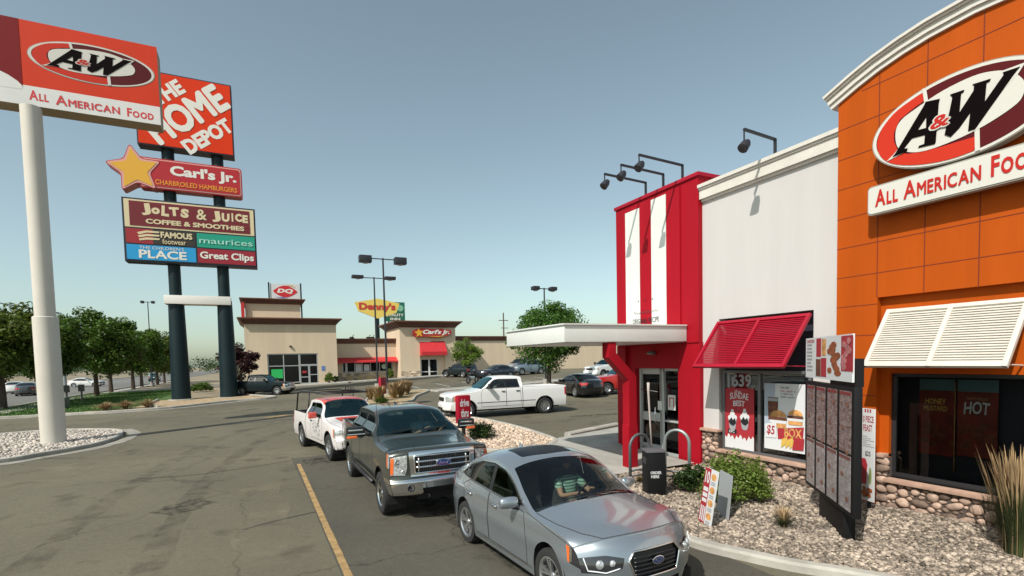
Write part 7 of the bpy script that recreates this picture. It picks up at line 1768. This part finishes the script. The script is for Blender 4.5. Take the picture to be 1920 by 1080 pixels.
# ------------------------------------------------------------------ vehicles in place
R_ = math.radians
sed, _ = make_sedan('silver_sedan', (3.86, 6.52, 0), R_(272.7), (.33, .37, .41), 'silver grey sedan with a sunroof, nearest vehicle in the drive lane', 'car', True, .7, .26); squash(sed, .90, 1.05)
driver((3.80+.46, 6.52+.22, .66), R_(272.7), 'driver in a pale green striped top at the wheel of the silver sedan', (.34, .52, .42), (.16, .07, .03), handL=(.46, .10, .34), handR=(.44, -.18, .30), stripes=True)
f150 = dict(H=1.93, W=2.01, wb=3.68, xf=2.72, xr=-3.05, cowl=1.16, header=.42, xcab=-1.38, hood=1.37, nose=1.30, rail=1.40, bump_z=.80, mirror_w=.19, bpil=-.32, r=.41, rim=.265, col=(.040, .046, .038), metal=.35, rough=.28, pname='paint_darkgrey', chrome=True, detail=True, fine=1.4, gw=.60, mirror=.11, wstyle='chrome', spokes=6, zb=.50, step=True, sw=.14)
make_pickup('grey_pickup', (2.98, 11.80, gz(3, 12)), R_(270.3), 'dark grey four door pickup with a chrome grille, second in the drive lane', f150)
driver((2.98+.42, 11.80+.0, 1.02+gz(3,12)), R_(270.3), 'driver in a grey top reaching across the wheel of the dark grey pickup', (.34, .44, .46), (.05, .035, .025), handL=(.42, .42, .40), handR=(.46, -.05, .38))
taco = dict(H=1.76, W=1.90, wb=3.24, xf=2.42, xr=-2.78, cowl=1.00, header=.30, xcab=-1.02, hood=1.16, nose=1.02, rail=1.20, bpil=-.38, r=.385, rim=.22, col=(.72, .68, .67), metal=.0, rough=.35, pname='paint_white', fine=1.1, gw=.52, mirror=.10, spokes=6, zb=.38, rear_door=False, roof_m=paint('paint_coral', (.62, .08, .06), 0, .3), hood_m=None, mirror_m=MATS['paint_coral'], flare=False)
taco['hood_m'] = MATS['paint_coral']; taco['hood_reg'] = [(2.3, -.50), (2.3, .50), (1.08, .62), (1.08, -.62)]; taco['bed_m'] = BLKM
tz = gz(2.4, 17.7); T_, TS = make_pickup('white_red_pickup', (2.40, 17.70, tz), R_(279.3), 'white and coral red pickup with a black ladder rack, third in the drive lane', taco)
# ladder rack and door emblem of the white and red pickup
q = MB()
for v in (1, -1):
    q.tube([(-2.68, v*.82, 1.2), (-2.45, v*.80, 1.86), (-.9, v*.72, 1.92), (.35, v*.70, 1.92)], .026, 8)
    q.tube([(-1.12, v*.80, 1.2), (-1.12, v*.74, 1.91)], .022, 6)
for x in (-2.40, -1.12, -.3, .35): q.tube([(x, -.74, 1.90), (x, .74, 1.90)], .022, 6)
for x in (-.5, .05): q.tube([(x, .3, 1.92), (x, .3, 2.06), (x+.3, .3, 2.06), (x+.3, .3, 1.92)], .015, 6)
q.build('ladder_rack', BLK, T_, smooth=True)
fs_ = TS.side(-1); sg = sgn(fs_, .3, .8, (0, -1, 0)); q = MB(); q2 = MB()
for (cx, cz, r_) in ((.10, .88, .17), (.52, .80, .19)):
    for k in range(9):
        a = 2*PI*k/9; ribbon(q, fs_, [(cx+r_*math.cos(a), cz+r_*math.sin(a)), (cx+(r_+.035)*math.cos(a), cz+(r_+.035)*math.sin(a))], .05, .006, sg)
    ribbon(q2, fs_, [(cx+r_*.75*math.cos(t), cz+r_*.75*math.sin(t)) for t in np.linspace(0, 2*PI, 17)[:-1]], .03, .006, sg, closed=True)
q.build('gear_emblem', mat('emblem_grey', (.10, .10, .11), .5), T_, fix=False); q2.build('gear_ring', mat('emblem_pale', (.42, .42, .44), .5), T_, fix=False)
ram = dict(H=1.96, W=2.02, wb=4.08, xf=3.02, xr=-3.30, cowl=1.32, header=.55, xcab=-.86, hood=1.32, nose=1.12, rail=1.38, bpil=-.02+.05, r=.40, rim=.25, col=(.74, .74, .73), metal=.0, rough=.3, pname='paint_white2', fine=1.1, gw=.5, mirror=.12, spokes=8, zb=.40, molding=.72, chrome=False, sw=.28, nF=3)
rz_ = gz(10.6, 23.2); make_pickup('white_pickup', (10.75, 23.3, rz_), R_(176.5), 'white four door long bed pickup crossing the lot, facing left', ram)
driver((10.75-.40, 23.3-.42, rz_+.98), R_(176.5), 'driver in a white shirt seen through the side window of the white pickup', (.55, .55, .55), (.04, .03, .02))
dk = dict(H=1.76, W=1.86, wb=3.1, xf=2.40, xr=-2.72, cowl=1.0, header=.3, xcab=-1.02, hood=1.12, nose=1.0, rail=1.18, bpil=-.35, r=.37, rim=.21, col=(.006, .013, .017), metal=.0, rough=.3, pname='paint_teal_black', coat=.15, fine=.8, gw=.5, chrome=True, zb=.38, dark=True, spokes=5)
make_pickup('dark_pickup', (.30, 48.9, gz(.3, 48.9)), R_(-28), 'dark blue green pickup by the pylon post, facing right', dk)
suvs = [
 ('black_suv', (20.9, 56.3), 118, 'black SUV parked before the young tree, hatch towards us', dict(H=1.62, W=1.85, wb=2.62, xf=2.15, xr=-2.15, cowl=.95, header=.2, hood=1.0, nose=.85, belt=1.02, r=.36, pname='paint_black', col=(.012, .022, .026), pillars=[-.05, -.95])),
 ('silver_suv', (29.6, 57.6), 195, 'silver SUV with roof rails in the back parking row, behind another', dict(H=1.75, W=1.9, wb=2.8, xf=2.3, xr=-2.35, cowl=1.0, header=.3, hood=1.12, nose=.95, belt=1.1, r=.38, pname='paint_silver2', col=(.34, .37, .39), rack=True, pillars=[0, -1.0])),
 ('blue_suv', (28.2, 53.2), 187, 'blue grey boxy SUV in the back parking row, in front of another', dict(H=1.78, W=1.84, wb=2.7, xf=2.15, xr=-2.3, cowl=.95, header=.35, hood=1.12, nose=1.0, belt=1.1, r=.38, pname='paint_bluegrey', col=(.22, .28, .33), boxy=True, pillars=[0, -1.0], rear_top=-2.1, clad=True)),
]
for nm, (x, y), a, lb, P in suvs: make_suv(nm, (x, y, gz(x, y)), R_(a), lb, P)
make_sedan('navy_sedan', (22.9, 50.6, gz(22.9, 50.6)), R_(190), (.02, .03, .05), 'low dark navy sedan roof showing behind the white pickup cab', 'sedan', False, .4)
make_sedan('black_sedan', (19.35, 29.3, gz(20, 29.6)), R_(84), (.006, .006, .008), 'black sedan parked behind the white pickup tail, tail lights towards us', 'sedan', False, .3)
redp = dict(dk); redp.update(coat=1, H=1.9, W=2.0, wb=3.6, xf=2.75, xr=-3.0, cowl=1.15, header=.4, xcab=-1.35, hood=1.28, nose=1.12, rail=1.35, bpil=-.32, col=(.42, .012, .010), pname='paint_red', r=.40, chrome=False)
make_pickup('red_pickup', (22.9, 28.6, gz(22.9, 28.6)), R_(168), 'bright red pickup half hidden behind the red tower pier', redp)
whp = dict(redp); whp.update(col=(.74, .74, .73), pname='paint_white2')
make_pickup('white_truck', (32.0, 42.6, gz(32, 42)), R_(190), 'white pickup in the distance beyond the red pickup', whp)
# motorcycle behind the white pickup hood
MC = empty('motorcycle', (18.3, 45.8, gz(18.3, 45.8)), R_(215)); tag(MC, 'black motorcycle parked in front of the navy sedan', 'motorcycle')
for x in (.72, -.72):
    q = MB(); q.lathe([(.24, -.05), (.32, -.06), (.335, 0), (.32, .06), (.24, .05), (.23, 0), (.24, -.05)], 24, (x, 0, .335), 'Y'); w_ = q.build('wheel', RUB, MC, smooth='auto')
    q = MB()
    for k in range(8): q.tube([(x, 0, .335), (x+.24*math.cos(k*PI/4), 0, .335+.24*math.sin(k*PI/4))], .012, 5)
    q.build('rim', SILV, w_)
q = MB(); q.tube([(.45, 0, .85), (.2, 0, .95), (-.05, 0, .88)], [.1, .17, .12], 12); q.build('fuel_tank', paint('paint_black', (.012, .022, .026)), MC, smooth=True)
q = MB(); q.tube([(-.05, 0, .82), (-.4, 0, .78), (-.8, 0, .88)], [.13, .15, .09], 10); q.build('seat', BLKM, MC, smooth=True)
q = MB(); q.box(-.15, .35, -.18, .18, .3, .7); q.build('engine', SILV, MC, bevel=.04)
q = MB(); q.tube([(.72, .09, .335), (.48, .09, .95)], .025, 8); q.tube([(.72, -.09, .335), (.48, -.09, .95)], .025, 8); q.tube([(.3, .36, 1.08), (.45, .12, 1.05), (.45, -.12, 1.05), (.3, -.36, 1.08)], .017, 8); q.lathe([(.001, .1), (.09, .08), (.09, -.02), (.001, -.02)], 14, (.55, 0, .93), 'X'); q.build('fork', BLK, MC)
# cars on the road at the left
car2, _ = make_sedan('white_car', (-25.0, 104, gz(-25, 104)), R_(-8), (.72, .72, .70), 'white car on the road seen between street tree trunks', 'car', False, 0)
for (x, y, a, lb) in ((-27.0, 84, 95, 'white car at the far left edge, on the road'), (-23.5, 76, 100, 'dark car at the far left edge, low on the road')):
    make_sedan('road_car', (x, y, gz(x, y)), R_(a), (.72, .72, .70) if 'white' in lb else (.05, .055, .06), lb, 'car', False, 0)
make_suv('road_suv', (-16.6-3, 128, .2), R_(95), 'dark teal vehicle on the road just left of the pylon post', dict(H=1.75, W=1.9, wb=2.8, xf=2.3, xr=-2.35, cowl=1.0, header=.3, hood=1.12, nose=.95, belt=1.1, r=.38, pname='paint_teal', col=(.03, .08, .09), pillars=[0, -1.0]))
for o in list(bpy.data.objects):
    if o.name.startswith('Text') or o.name == 't': bpy.data.objects.remove(o)
